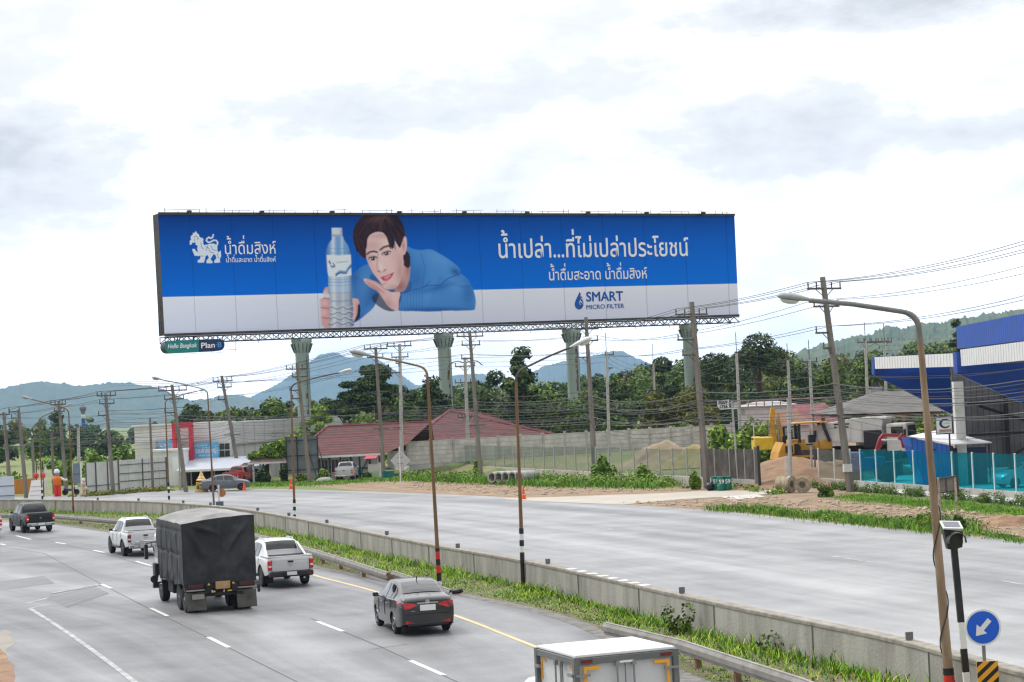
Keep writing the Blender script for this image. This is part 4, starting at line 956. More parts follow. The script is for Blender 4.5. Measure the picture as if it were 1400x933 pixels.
def dist_line(X, Y, P):
    d = np.full(X.shape, 1e9)
    for (x0, y0), (x1, y1) in zip(P, P[1:]):
        dx, dy = x1 - x0, y1 - y0; t = np.clip(((X - x0) * dx + (Y - y0) * dy) / (dx * dx + dy * dy + 1e-9), 0, 1)
        d = np.minimum(d, np.hypot(X - x0 - t * dx, Y - y0 - t * dy))
    return d
def print_grid():
    us = [np.arange(250, 306, .5), np.arange(434, 656, .5)]
    se_ = 216 + 788 * (np.arange(.0, 1.0, .0715) + .055)
    xs = np.unique(np.concatenate([se_[se_ < 1003] - .9, se_[se_ < 1003] - .3, se_[se_ < 1003] + .3, se_[se_ < 1003] + .9, np.linspace(216, 250, 6), us[0], np.linspace(306, 434, 24), us[1], np.linspace(656, 1004, 40)]))
    vs = np.linspace(0, 1, 331); U = (xs - 216) / (1004 - 216)
    uu, vv = np.meshgrid(U, vs)
    tx = TLx[0] + (TRx[0] - TLx[0]) * uu; ty = TLx[1] + (TRx[1] - TLx[1]) * uu; bx = BLx[0] + (BRx[0] - BLx[0]) * uu; by = BLx[1] + (BRx[1] - BLx[1]) * uu
    return tx + (bx - tx) * vv, ty + (by - ty) * vv, uu, vv
def paint(PX, PY, uu, vv):
    lin = lambda c: np.array([srgb(*c)][0]); C = np.zeros(PX.shape + (3,))
    def put(mask, c, a=1.0):
        c = np.asarray(c, float)
        if np.ndim(a): C[mask] = C[mask] * (1 - a[mask][:, None]) + (c[mask] if c.ndim == 3 else c) * a[mask][:, None]
        else: C[mask] = C[mask] * (1 - a) + (c[mask] if c.ndim == 3 else c) * a
    tl = 406.5 + (388 - 406.5) * (PX - 223) / (1009 - 223)                      # edge of the white table
    k = np.clip((PY - 292) / (tl - 292), 0, 1)[..., None]
    top, mid, bot = lin((0, 54, 134)), lin((0, 86, 188)), lin((0, 112, 226))
    topr, midr, botr = lin((0, 68, 160)), lin((0, 100, 210)), lin((0, 118, 234)); w_ = np.clip(uu, 0, 1)[..., None]
    top = top * (1 - w_) + topr * w_; mid = mid * (1 - w_) + midr * w_; bot = bot * (1 - w_) + botr * w_
    C[:] = np.where(k < .4, top + (mid - top) * k / .4, mid + (bot - mid) * (k - .4) / .6)
    tb = PY > tl; kt = np.clip((PY - tl) / 50, 0, 1)[..., None]; C[tb] = (lin((234, 238, 252)) * (1 - kt) + lin((214, 220, 242)) * kt)[tb]
    for s in np.arange(.0, 1.0, .0715):                                         # seams between the printed sheets
        m = np.abs(uu - s - .055) < .0006; C[m] *= .72
    # --- portrait, in the coordinates of the enlarged crop (origin 430,290, scale 5.487)
    X = (PX - 430) * 5.487; Y = (PY - 290) * 5.487
    I = lambda pts, sp=True: inside(X, Y, spline(pts) if sp else np.array(pts, float))
    def blob(x, y, rx, ry=None, ang=0): 
        ry = ry or rx; c, s = math.cos(ang), math.sin(ang); dx, dy = X - x, Y - y
        return np.exp(-(((dx * c + dy * s) / rx) ** 2 + ((-dx * s + dy * c) / ry) ** 2))
    def shade(mask, x, y, rx, ry, c, a, ang=0): put(mask, lin(c), blob(x, y, rx, ry, ang) * a)
    def stroke(pts, wd, c, a=1.0, clip=None):
        d = dist_line(X, Y, pts); m = d < wd
        if clip is not None: m &= clip
        put(m, lin(c), np.clip((wd - d) / wd * 2, 0, 1) * a)
    # left upper arm
    m = I([(300, 455), (340, 420), (400, 392), (425, 425), (470, 520), (486, 600), (470, 660), (440, 720), (380, 775), (312, 826), (284, 826), (330, 770), (338, 700), (300, 650), (276, 640), (276, 500)])
    put(m, lin((74, 138, 212))); shade(m, 300, 480, 60, 90, (40, 96, 176), .7); shade(m, 440, 620, 60, 80, (36, 90, 170), .8); shade(m, 370, 560, 55, 90, (104, 166, 228), .5); shade(m, 330, 800, 60, 30, (36, 84, 160), .7)
    for q in range(16): stroke([(284 + q * 12, 470 + q * 6), (330 + q * 10, 800 - q * 14)], 3.2, (40, 96, 178), .6, m)
    # body and right arm
    m = I([(690, 265), (740, 278), (800, 286), (866, 280), (930, 308), (1010, 358), (1085, 420), (1098, 462), (1150, 505), (1188, 575), (1208, 650), (1206, 715), (1180, 738), (1000, 742), (860, 748), (760, 745), (640, 742), (622, 715), (628, 610), (705, 596), (690, 560), (706, 480), (716, 380)])
    put(m, lin((80, 148, 222))); body = m
    shade(m, 760, 500, 70, 120, (48, 110, 192), .75); shade(m, 940, 350, 110, 60, (98, 164, 232), .7, .5); shade(m, 1060, 450, 40, 26, (34, 88, 166), .9, .6); shade(m, 960, 560, 150, 22, (38, 96, 178), .7, -.25)
    shade(m, 1150, 600, 45, 110, (46, 108, 190), .7); shade(m, 1060, 560, 70, 60, (100, 166, 232), .6); shade(m, 800, 640, 160, 30, (96, 160, 228), .55); shade(m, 900, 735, 320, 22, (34, 88, 168), .85); shade(m, 715, 420, 20, 120, (40, 98, 180), .6)
    for q in range(21): stroke([(850 + q * 17, 742), (890 + q * 15, 600 - q * 3), (940 + q * 9.6, 480 + q * 5)], 2.5, (40, 98, 182), .6, m)
    for q in range(9): stroke([(632 + q * 22, 612 - q * 5), (634 + q * 22, 740)], 3.0, (40, 98, 182), .65, m)
    stroke([(812, 560), (900, 548), (940, 552), (1000, 500), (1092, 462)], 5, (34, 86, 164), .8, m); stroke([(700, 596), (820, 565), (870, 520)], 5, (36, 90, 170), .7, m)
    stroke([(800, 320), (830, 420), (812, 540)], 5, (44, 102, 184), .6, m); stroke([(690, 290), (720, 380), (712, 480), (692, 570)], 9, (96, 160, 230), .6, m)
    # dark gap under the chin and behind the hand
    m = I([(430, 640), (500, 600), (640, 590), (630, 720), (560, 745), (470, 700)]); put(m, lin((48, 60, 92)), .85); put(I([(420, 470), (480, 500), (600, 560), (720, 520), (712, 600), (600, 612), (520, 570), (430, 560)]), lin((52, 104, 178)))
    # neck
    m = I([(600, 580), (650, 430), (688, 380), (716, 392), (714, 470), (700, 540), (676, 588), (640, 600)]); put(m, lin((214, 168, 164))); shade(m, 640, 560, 60, 50, (160, 108, 110), .8); shade(m, 700, 430, 18, 60, (150, 100, 104), .6)
    # hair at the nape
    put(I([(664, 318), (690, 292), (714, 326), (718, 400), (698, 420), (668, 392)]), lin((52, 32, 40)))
    # ear
    m = I([(648, 226), (666, 188), (688, 194), (692, 262), (680, 312), (660, 322), (650, 290)]); put(m, lin((236, 196, 194))); shade(m, 668, 255, 10, 36, (188, 128, 130), .8)
    # face
    face = I([(374, 262), (392, 190), (470, 142), (560, 160), (604, 220), (646, 262), (664, 330), (668, 420), (648, 500), (628, 552), (598, 576), (562, 582), (524, 564), (482, 512), (440, 458), (410, 402), (390, 350), (376, 312)])
    put(face, lin((240, 208, 206)))
    shade(face, 640, 430, 34, 120, (196, 146, 148), .75); shade(face, 600, 568, 60, 22, (196, 146, 146), .6); shade(face, 396, 330, 22, 80, (214, 168, 170), .7, -.4); shade(face, 430, 440, 30, 60, (222, 172, 174), .6, -.6)
    shade(face, 590, 400, 50, 50, (246, 196, 198), .5); shade(face, 460, 430, 36, 36, (248, 198, 200), .45); shade(face, 480, 210, 90, 60, (248, 222, 218), .7); shade(face, 500, 180, 110, 24, (200, 156, 156), .7)
    shade(face, 440, 250, 70, 50, (196, 146, 146), .55); shade(face, 600, 300, 40, 90, (222, 176, 176), .5); shade(face, 520, 470, 60, 30, (228, 180, 182), .4)
    # nose
    stroke([(478, 318), (470, 370), (468, 420), (478, 446)], 8, (214, 170, 172), .75, face); stroke([(476, 446), (496, 452), (520, 446), (536, 430)], 6, (190, 130, 134), .85, face); shade(face, 500, 420, 12, 34, (252, 232, 230), .8, -.2); shade(face, 484, 444, 7, 5, (140, 84, 90), .8); shade(face, 526, 438, 7, 5, (140, 84, 90), .7)
    # brows
    stroke([(396, 316), (416, 300), (446, 296), (470, 302)], 9, (74, 48, 54), .95, face); stroke([(494, 284), (520, 264), (556, 254), (590, 262)], 10, (74, 48, 54), .95, face)
    # eyes
    for ex, ey, an, ww in ((438, 350, -.10, 30), (540, 312, -.32, 33)):
        c, s = math.cos(an), math.sin(an); lx = (X - ex) * c + (Y - ey) * s; ly = -(X - ex) * s + (Y - ey) * c
        e = (np.abs(lx) < ww) & (np.abs(ly) < 14 * np.sqrt(np.clip(1 - (lx / ww) ** 2, 0, 1))); put(e, lin((222, 206, 208)))
        ir = (lx ** 2 + ly ** 2 < 15 ** 2) & e; put(ir, lin((44, 24, 24))); put(((lx + 3) ** 2 + (ly + 4) ** 2 < 14), lin((250, 248, 248)))
        up = (np.abs(lx) < ww + 5) & (np.abs(ly + 13 * np.sqrt(np.clip(1 - (lx / (ww + 5)) ** 2, 0, 1)) - 1) < 4.2); put(up, lin((46, 26, 32)))
        lo = (np.abs(lx) < ww) & (np.abs(ly - 13.5 * np.sqrt(np.clip(1 - (lx / ww) ** 2, 0, 1))) < 2.4); put(lo, lin((168, 112, 116)), .8)
        fold = (np.abs(lx) < ww) & (np.abs(ly + 22 * np.sqrt(np.clip(1 - (lx / (ww + 6)) ** 2, 0, 1))) < 2.4); put(fold, lin((178, 124, 128)), .7)
    # mouth
    m = I([(498, 494), (522, 482), (540, 482), (566, 466), (592, 456), (586, 478), (566, 504), (540, 520), (516, 516)]); put(m, lin((214, 84, 116))); shade(m, 545, 510, 24, 8, (236, 130, 150), .8, -.5)
    put(I([(520, 494), (542, 488), (572, 470), (560, 484), (538, 496)]), lin((238, 222, 224))); stroke([(496, 494), (530, 486), (560, 472), (596, 454)], 3.4, (150, 50, 76), .8)
    shade(face, 524, 540, 22, 8, (206, 156, 158), .7, -.5)
    # hand under the chin
    hand = I([(368, 508), (384, 500), (420, 508), (470, 528), (520, 560), (572, 600), (640, 604), (634, 660), (626, 738), (590, 732), (548, 704), (512, 650), (470, 596), (420, 566), (388, 540)])
    put(hand, lin((238, 198, 196))); shade(hand, 560, 690, 60, 40, (206, 150, 152), .7); shade(hand, 450, 570, 70, 16, (200, 142, 144), .7, .5); shade(hand, 600, 650, 30, 60, (246, 214, 210), .6)
    for pts in ([(384, 518), (450, 548), (520, 606)], [(398, 538), (456, 576), (512, 634)], [(400, 506), (470, 534), (540, 590)]): stroke(pts, 4, (188, 124, 128), .75, hand)
    shade(hand, 376, 514, 8, 6, (250, 224, 220), .9)
    # hair
    hair = I([(288, 170), (306, 100), (346, 48), (400, 14), (470, 4), (560, 6), (622, 34), (660, 86), (680, 160), (668, 196), (650, 250), (640, 270), (618, 240), (596, 196), (580, 228), (572, 276), (556, 236), (528, 168), (480, 150), (430, 164), (400, 196), (392, 262), (380, 300), (388, 340), (350, 326), (312, 276), (294, 226)])
    put(hair, lin((50, 31, 40))); rs = np.random.default_rng(4)
    for q in range(46):
        a = rs.uniform(-1.2, 1.3); x0 = 490 + rs.uniform(-40, 60); y0 = 10 + rs.uniform(0, 20)
        stroke([(x0, y0), (x0 + a * 90, y0 + 60 + 20 * abs(a)), (x0 + a * 165, y0 + 150 + rs.uniform(0, 130))], rs.uniform(1.6, 4), (96, 62, 66) if q % 3 else (28, 16, 24), .55, hair)
    shade(hair, 470, 50, 80, 22, (110, 76, 78), .55, -.2); shade(hair, 610, 120, 40, 70, (26, 14, 22), .6); put(I([(470, 128), (440, 150), (404, 190), (384, 250), (388, 336), (372, 326), (352, 270), (372, 190), (420, 130)]), lin((54, 34, 42))); put(I([(540, 130), (592, 190), (600, 236), (582, 282), (574, 250), (560, 200), (520, 160)]), lin((46, 28, 36)))
    for q in range(26):                                                         # loose fringe falling over the forehead
        f = q / 25
        if f < .80: continue
        x0 = 470 + 90 * f; x1 = 386 + 214 * f + rs.uniform(-8, 8); y1 = (318 - 120 * min(1, f * 2.2) + 90 * max(0, f - .55) / .45) + rs.uniform(-16, 22)
        stroke([(x0 - 20, 60), (x0 - 46 * (1 - f) + 10 * f, 130), ((x0 + x1) / 2 - 18 * (1 - f) + 14 * f, 190), (x1, y1)], rs.uniform(3, 8), ((48, 29, 38), (66, 42, 48), (36, 20, 30))[q % 3], .92)
    for q in range(14): stroke([(300 + rs.uniform(-14, 16), 150), (296 + q * 5 + rs.uniform(-6, 6), 230), (318 + q * 5 + rs.uniform(-4, 4), 286 + q * 4 + rs.uniform(0, 20))], rs.uniform(3, 6), ((48, 29, 38), (70, 44, 50))[q % 2], .9)
    # hand holding the bottle
    fing = I([(66, 604), (80, 570), (104, 562), (122, 580), (126, 860), (72, 862), (54, 812), (44, 760), (58, 716), (48, 676), (56, 650), (72, 640)]); put(fing, lin((222, 172, 172)))
    for y_ in (642, 716, 790): stroke([(48, y_), (90, y_ + 8), (126, y_ + 4)], 6, (168, 104, 112), .75, fing)
    shade(fing, 80, 606, 22, 20, (244, 206, 204), .8); shade(fing, 76, 680, 20, 22, (242, 202, 200), .8); shade(fing, 72, 756, 20, 22, (240, 198, 196), .8); put(I([(76, 614), (120, 618), (120, 642), (78, 640)]), lin((222, 226, 234)))
    th = I([(276, 662), (300, 650), (328, 656), (336, 690), (326, 750), (306, 800), (284, 826), (276, 760)]); put(th, lin((234, 190, 188))); shade(th, 322, 740, 12, 60, (196, 134, 138), .8); put(I([(326, 700), (340, 700), (340, 780), (316, 812), (300, 816), (322, 760)]), lin((20, 34, 70)))
    # bottle
    bt = I([(132, 180), (206, 180), (222, 210), (250, 252), (266, 300), (272, 360), (275, 480), (282, 600), (284, 640), (290, 760), (284, 800), (286, 858), (116, 858), (118, 800), (114, 740), (116, 640), (104, 600), (102, 480), (90, 400), (88, 300), (104, 244), (130, 205)])
    cx = 184 + (Y - 500) * .018; rx = (X - cx) / 90
    base = np.where((Y < 320)[..., None], lin((120, 168, 220)), np.where((Y < 600)[..., None], lin((176, 204, 236)), lin((184, 192, 210))))
    put(bt, base); put(bt, lin((236, 242, 250)), np.exp(-((rx + .45) / .18) ** 2) * .75); put(bt, lin((60, 96, 150)), np.clip(np.abs(rx) - .72, 0, .3) * 2.2); put(bt, lin((232, 240, 250)), np.exp(-((rx - .3) / .12) ** 2) * .5)
    for y_, a_ in ((268, .5), (300, .5), (500, .5), (520, .7), (545, .45), (600, .4), (660, .7), (668, .4)): stroke([(88, y_ + 4), (184, y_ + 9), (288, y_)], 3.4, (96, 130, 180), a_, bt)
    for y_ in (720, 760, 800, 836):
        ln_ = [(112 + 12 * i, y_ + 9 * math.sin(i * .9 + y_)) for i in range(16)]; stroke(ln_, 4.5, (70, 82, 108), .8, bt); stroke([(p, q - 8) for p, q in ln_], 4, (238, 240, 246), .7, bt)
    put(I([(90, 322), (180, 330), (272, 320), (275, 400), (276, 476), (190, 488), (102, 482), (94, 400)], False), lin((232, 238, 247)))
    lbl = I([(90, 322), (180, 330), (272, 320), (275, 400), (276, 476), (190, 488), (102, 482), (94, 400)], False)
    for dy, c_ in ((0, (20, 60, 120)), (9, (40, 120, 200)), (17, (120, 190, 235))): stroke([(160, 478 - dy), (190, 458 - dy), (236, 462 - dy), (250, 436 - dy), (274, 408 - dy)], 5.5, c_, .95, lbl)
    for pts in ([(108, 376), (122, 390)], [(120, 404), (150, 412)], [(140, 386), (152, 404), (130, 418)], [(112, 366), (118, 384)]): stroke(pts, 6, (40, 84, 150), .8, lbl)
    stroke([(166, 380), (198, 376), (250, 372)], 5, (150, 176, 200), .8, lbl)
    put(I([(128, 122), (136, 118), (202, 118), (208, 122), (210, 184), (130, 184)], False), lin((214, 222, 234))); put(I([(128, 170), (210, 168), (210, 184), (130, 186)], False), lin((166, 182, 208))); shade(I([(128, 120), (208, 120), (210, 184), (130, 184)], False), 204, 150, 12, 40, (150, 166, 196), .8)
    # --- the lion emblem, crop origin (250,300), scale 9.333
    X = (PX - 250) * 9.333; Y = (PY - 300) * 9.333; wt = (222, 231, 244)
    for pts in ([(165, 150), (184, 182), (204, 190), (210, 220), (236, 240), (256, 236), (262, 262), (258, 300), (268, 330), (300, 326), (346, 310), (400, 310), (440, 336), (442, 400), (452, 424), (484, 396), (488, 470), (470, 520), (482, 552), (400, 556), (402, 526), (430, 500), (418, 462), (394, 442), (352, 510), (382, 546), (374, 560), (304, 560), (302, 530), (332, 490), (312, 456), (290, 470), (280, 520), (268, 552), (188, 556), (186, 524), (220, 508), (226, 472), (150, 466), (134, 428), (118, 392), (124, 378), (152, 376), (164, 404), (196, 424), (182, 380), (190, 344), (178, 326), (166, 332), (164, 292), (140, 300), (122, 296), (112, 322), (90, 328), (84, 280), (108, 258), (98, 236), (110, 206), (128, 196), (130, 170), (146, 178)],):
        m = I(pts, False); put(m, lin(wt))
    for pts in ([(140, 230), (170, 214), (200, 240), (180, 262)], [(230, 300), (236, 350), (262, 380)], [(290, 350), (330, 370), (350, 420), (400, 430)], [(360, 340), (380, 390), (430, 400)], [(200, 470), (260, 470)], [(440, 440), (456, 500)], [(150, 250), (150, 280)], [(320, 330), (300, 400)]): stroke(pts, 6, (96, 130, 190), .8, m)
    for pts in ([(436, 330), (446, 296), (424, 270), (392, 268), (352, 292), (322, 294), (300, 272), (308, 246), (334, 230)], [(334, 230), (356, 244), (378, 232), (388, 198)]): stroke(pts, 13, wt)
    return np.concatenate([C, np.ones(PX.shape + (1,))], -1)
PX, PY, UU, VV = print_grid(); COL = paint(PX, PY, UU, VV)
k_ = np.where((PX[0] > 434.5) & (PX[0] < 655))[0]; A_ = COL[:, k_, :3]                 # soft screen print: no hard outlines
for _ in range(2):
    A_ = np.pad(A_, ((1, 1), (1, 1), (0, 0)), mode='edge'); A_ = (A_[:-2] + 2 * A_[1:-1] + A_[2:]) / 4; A_ = (A_[:, :-2] + 2 * A_[:, 1:-1] + A_[:, 2:]) / 4
COL[:, k_, :3] = A_ * (1 + np.random.default_rng(1).normal(0, .03, A_.shape[:2]))[..., None]
c_, s_ = math.cos(ROLL), math.sin(ROLL); u_ = (PX - 700) / FPX; v_ = -(PY - 466.5) / FPX; a_ = u_ * c_ + v_ * s_; b_ = -u_ * s_ + v_ * c_
RD = np.stack([a_, np.full(a_.shape, math.cos(PITCH)) - b_ * math.sin(PITCH), math.sin(PITCH) + b_ * math.cos(PITCH)], -1)
bn_ = np.array(BN); t_ = (np.array(BLp) - np.array([0, 0, CAM_Z])).dot(bn_) / RD.dot(bn_); PT = np.array([0, 0, CAM_Z]) + RD * t_[..., None] - np.array(bb.location)
nr_, nc_ = PX.shape; ii = np.arange(nr_ * nc_).reshape(nr_, nc_)
FF = np.stack([ii[:-1, :-1], ii[1:, :-1], ii[1:, 1:], ii[:-1, 1:]], -1).reshape(-1, 4)
M_print = bpy.data.materials.new('billboard_print'); M_print.use_nodes = True
n_ = M_print.node_tree.nodes; at_ = n_.new('ShaderNodeAttribute'); at_.attribute_name = 'print'
M_print.node_tree.links.new(at_.outputs['Color'], n_['Principled BSDF'].inputs['Base Color']); n_['Principled BSDF'].inputs['Roughness'].default_value = .6; n_['Principled BSDF'].inputs['Specular IOR Level'].default_value = .06
link('printed_banner', np_mesh('printed_banner', PT.reshape(-1, 3), FF, M_print, colors=COL.reshape(-1, 4)), bb)

# ---- lettering on the face
M_pw = mat('print_white', (.84, .86, .90), .6, spec=.2); M_pb = mat('print_blue', (.012, .10, .42), .6, spec=.2)
UPV = Vector((0, 0, 1))
def board_text(body, p0, p1, h_px, m, weight=0.0, xh=None):
    a, b2 = onboard(*p0, .03), onboard(*p1, .03); d = b2 - a; L_ = d.length; d.normalize()
    lettering(body, a, d, UPV, BN, L_, h_px / FPX * (a.y + b2.y) / 2, m, bb, weight=weight, xh=xh)
board_text('น้ำดื่มสิงห์', (307.8, 347.9), (377.6, 347), 12.4, M_pw, .003)
board_text('น้ำดื่มสะอาด น้ำดื่มสิงห์', (309.4, 358.8), (377.2, 358), 5.0, M_pw, .010)
board_text('น้ำเปล่า...ที่ไม่เปล่าประโยชน์', (682.3, 352.8), (941.6, 349.9), 18.3, M_pw, .011)
board_text('น้ำดื่มสะอาด น้ำดื่มสิงห์', (751, 383.5), (885, 380.8), 11, M_pw, .008)
board_text('SMART', (802, 412.2), (852, 411), 13.2, M_pb, .022)
board_text('MICRO FILTER', (802, 423), (853.5, 421), 6.0, M_pb, .012)
b = MB()
def crop2(x, y, d=.03): return bl(onboard(600 + x / 3.256, 280 + y / 3.256, d))
dp = spline([(627, 390), (634, 406), (641, 424), (644, 444), (638, 460), (624, 467), (611, 460), (605, 444), (610, 424), (619, 406)], 5)
b.quad(*[crop2(x, y) for x, y in dp][::-1])
b.build('water_drop_logo', M_pb, bb, recalc=False)
b = MB(); rs = random.Random(3)
for k in range(16):
    x, y = rs.uniform(626, 645), rs.uniform(405, 445); r_ = rs.uniform(1.5, 3.4)
    b.quad(*[crop2(x + r_ * math.cos(a * math.pi / 3), y + r_ * math.sin(a * math.pi / 3), .036 + .0006 * k) for a in range(6)][::-1])
b.build('logo_dots', mat('print_pale', (.62, .66, .78), .6), bb, recalc=False)
board_text('www.water', (985, 300.4), (999.5, 300.4), 1.5, mat('print_faint', (.25, .45, .8), .6), 0) if False else None

# ---- steel box behind the print, truss below, lamps and rails on top, columns
M_frame = mat('black_steel', (.022, .022, .022), .75, c2=(.07, .055, .045), vs=.6)
zt = onboard(216, 292).z; DEP = 1.9
def edge(px0, py0, px1, py1, d0, d1, n=2): return None
TL3, TR3, BL3, BR3 = [onboard(x, y, -.03) for x, y in (TLx, TRx, BRx, BLx)][0], onboard(*TRx, -.03), onboard(*BLx, -.03), onboard(*BRx, -.03)
b = MB(); fr_ = [bl(p) for p in (BL3, BR3, TR3, TL3)]; b.prism(fr_, -BN * DEP); b.build('back_box', M_frame, bb)
b = MB()
for k in range(9):
    z = BL3.z + (TL3.z - BL3.z) * k / 8; p = Vector((BL3.x, BL3.y, z)) - BD * .04
    b.beam(bl(p - BN * .05), bl(p - BN * (DEP - .05)), .08)
for k in range(3):
    q = BL3 - BD * .05 - BN * (.2 + .75 * k); b.beam(bl(q), bl(Vector((q.x, q.y, TL3.z))), .09)
b.build('side_framing', mat('side_steel', (.10, .09, .075), .8, var=.4, vs=2), bb)
b = MB()
for p, q in ((TL3, TR3), (BL3, BR3)):
    b.beam(bl(p + BN * .08), bl(q + BN * .08), .22, .30)
b.build('edge_trim', M_frame, bb)
tr = MB(); n = 92
for off in (.1, -1.7):
    for dz in (-.22, -.95):
        tr.beam(bl(BL3 + BN * off + Vector((0, 0, dz))), bl(BR3 + BN * off + Vector((0, 0, dz))), .10)
    for k in range(n):
        a = BL3.lerp(BR3, k / n) + BN * off; c = BL3.lerp(BR3, (k + 1) / n) + BN * off
        za, zc = (-.22, -.95) if k % 2 else (-.95, -.22)
        tr.beam(bl(a + Vector((0, 0, za))), bl(c + Vector((0, 0, zc))), .085)
        if k % 2 == 0: tr.beam(bl(a + Vector((0, 0, -.22))), bl(a + Vector((0, 0, -.95))), .09)
tr.build('truss', M_frame, bb)
b = MB()
for k in range(46):
    a = BL3.lerp(BR3, (k + .5) / 46); b.beam(bl(a + BN * .1 + Vector((0, 0, -.95))), bl(a - BN * 1.7 + Vector((0, 0, -.95))), .08)
    if k % 3 == 0: b.beam(bl(a + BN * .2 + Vector((0, 0, -1.0))), bl(a + BN * .2 + Vector((0, 0, -1.35))), .06)
b.build('cross_bars', M_frame, bb)
b = MB(); rs = random.Random(5)
for k in range(58):
    f = (k + rs.uniform(.1, .9)) / 58; a = TL3.lerp(TR3, f); hh = rs.choice((.25, .35, .55, .6)); b.beam(bl(a + Vector((0, 0, .1))), bl(a + Vector((0, 0, .1 + hh))), .06)
for k in range(13):
    f = (k + .5) / 13; b.beam(bl(TL3.lerp(TR3, f - .03) + Vector((0, 0, .42))), bl(TL3.lerp(TR3, f + .025) + Vector((0, 0, .42 + rs.uniform(-.1, .15)))), .045)
b.build('top_rail', M_frame, bb)
for k in range(9):
    a = TL3.lerp(TR3, (k + .4) / 9) + BN * .5 + Vector((0, 0, .22)); o = MB(); o.box(bl(a), (.5, .4, .22), math.atan2(BD.y, BD.x)); o.beam(bl(a - BN * .6 + Vector((0, 0, -.1))), bl(a), .06); o.build('flood_lamp', M_frame, bb)
M_col = mat('green_column', (.36, .44, .41), .65, c2=(.25, .32, .295), vs=.5, stretch=(1, 1, .12))
M_rust = mat('rust_stain', (.19, .11, .05), .9, c2=(.10, .07, .04), vs=2)
for i, px in enumerate((411.5, 606, 781, 941)):
    p = onboard(px, 452, -1.0); zc = p.z
    zc = BL3.lerp(BR3, (p - BL3).dot(BD) / (BR3 - BL3).length).z - 1.0
    b = MB(); b.lathe([(.84, 0), (.82, zc - 1.9), (.92, zc - 1.6), (1.18, zc - .8), (1.20, zc - .45), (1.26, zc - .4), (1.26, zc)], bl(Vector((p.x, p.y, 0))), 28); co = b.build('column', M_col, bb, smooth=35)
    b = MB()
    for k in range(14):
        a = 2 * math.pi * k / 14; c = bl(Vector((p.x, p.y, 0))); b.beam(c + Vector((0.9 * math.cos(a), 0.9 * math.sin(a), zc - 1.7)), c + Vector((1.3 * math.cos(a), 1.3 * math.sin(a), zc - .6)), .06, .18)
    b.build('gusset', mat('dark_green_steel', (.09, .13, .11), .7), co)
    b = MB(); c = bl(Vector((p.x, p.y, 0))); rs = random.Random(i + 2)
    for k in range(16 if i in (1, 2, 3) else 5):
        z = zc - 2.6 - rs.uniform(0, 11) ; a0 = -1.1 + rs.uniform(-.12, .12); hh = rs.uniform(.25, .9)
        b.quad(*[c + Vector((.848 * math.cos(a), .848 * math.sin(a), z + dz)) for a, dz in ((a0, 0), (a0 + rs.uniform(.15, .32), .05), (a0 + .25, hh), (a0 + .02, hh * .8))])
    b.build('rust_streak', M_rust, co, recalc=False)
    b = MB(); b.beam(c + Vector((.86, -.5, 3)), c + Vector((.86, -.5, zc - 2)), .05); b.beam(c + Vector((.6, -.72, 3)), c + Vector((.6, -.72, zc - 2)), .05); b.build('ladder', M_frame, co)

# ---- small operator's sign hanging under the left end
ps = empty('hanging_sign', onboard(262, 474, .4), 0, 'small pill shaped teal and navy operator sign hanging under the billboard', 'sign')
pl_ = lambda v: Vector(v) - ps.location
def ob(x, y, d=.4): return onboard(195 + x / 10.769, 450 + y / 10.769, d)
def pill(x0, x1, ytl, ybl, ytr, ybr):
    pts = []
    r = (ybl - ytl) / 2; cy = (ytl + ybl) / 2
    for a in range(90, 271, 15): pts.append((x0 + r + r * math.cos(R(a)) * 1.0, cy - r * math.sin(R(a))))
    r2 = (ybr - ytr) / 2; cy2 = (ytr + ybr) / 2
    for a in range(-90, 91, 15): pts.append((x1 - r2 + r2 * math.cos(R(a)), cy2 - r2 * math.sin(R(a))))
    return pts
pp = pill(325, 1208, 172, 356, 146, 322)
b = MB(); b.prism([pl_(ob(x, y)) for x, y in pp], -BN * 1.6); b.build('casing', mat('black_casing', (.012, .012, .014), .5), ps)
tp = [p for p in pp if p[0] <= 827] + [(827, 336), (827, 163)] ; tp = [(827, 163)] + [p for p in pp[:13]] + [(827, 336)]
b = MB(); b.quad(*[pl_(ob(x, y, .43)) for x, y in tp]); b.build('teal_face', mat('teal_print', (.0, .20, .19), .5), ps, recalc=False)
np_ = [(827, 336)] + pp[13:] + [(827, 163)]
b = MB(); b.quad(*[pl_(ob(x, y, .43)) for x, y in np_]); b.build('navy_face', mat('navy_print2', (.008, .018, .075), .5), ps, recalc=False)
a_, c2_ = ob(372, 288, .46), ob(795, 268, .46); dd = (c2_ - a_); L_ = dd.length; dd.normalize()
lettering('Hello Bangkok', a_, dd, UPV, BN, L_, 70 / 10.769 / FPX * a_.y, M_pw, ps, weight=.012, shear=.22)
a_, c2_ = ob(865, 282, .46), ob(1062, 272, .46); L_ = (c2_ - a_).length
lettering('Plan', a_, dd, UPV, BN, L_, 82 / 10.769 / FPX * a_.y, M_pw, ps, weight=.016)
a_, c2_ = ob(1078, 272, .46), ob(1162, 268, .46); L_ = (c2_ - a_).length
lettering('\u00b7B', a_, dd, UPV, BN, L_, 80 / 10.769 / FPX * a_.y, mat('print_skyblue', (.05, .30, .70), .5), ps, weight=.016)
for x in (512, 745):
    b = MB(); b.beam(pl_(ob(x, 178, .2)), pl_(ob(x, 120, .2)), .12); b.build('hanger', M_frame, ps)
b = MB(); b.beam(pl_(ob(1200, 310, -.2)), pl_(ob(1390, 300, -.2)), .04); b.beam(pl_(ob(1372, 330, -.2)), pl_(ob(1365, 160, -.2)), .04); b.beam(pl_(ob(500, 372, 0)), pl_(ob(1180, 345, 0)), .03); b.build('cable', M_frame, ps)
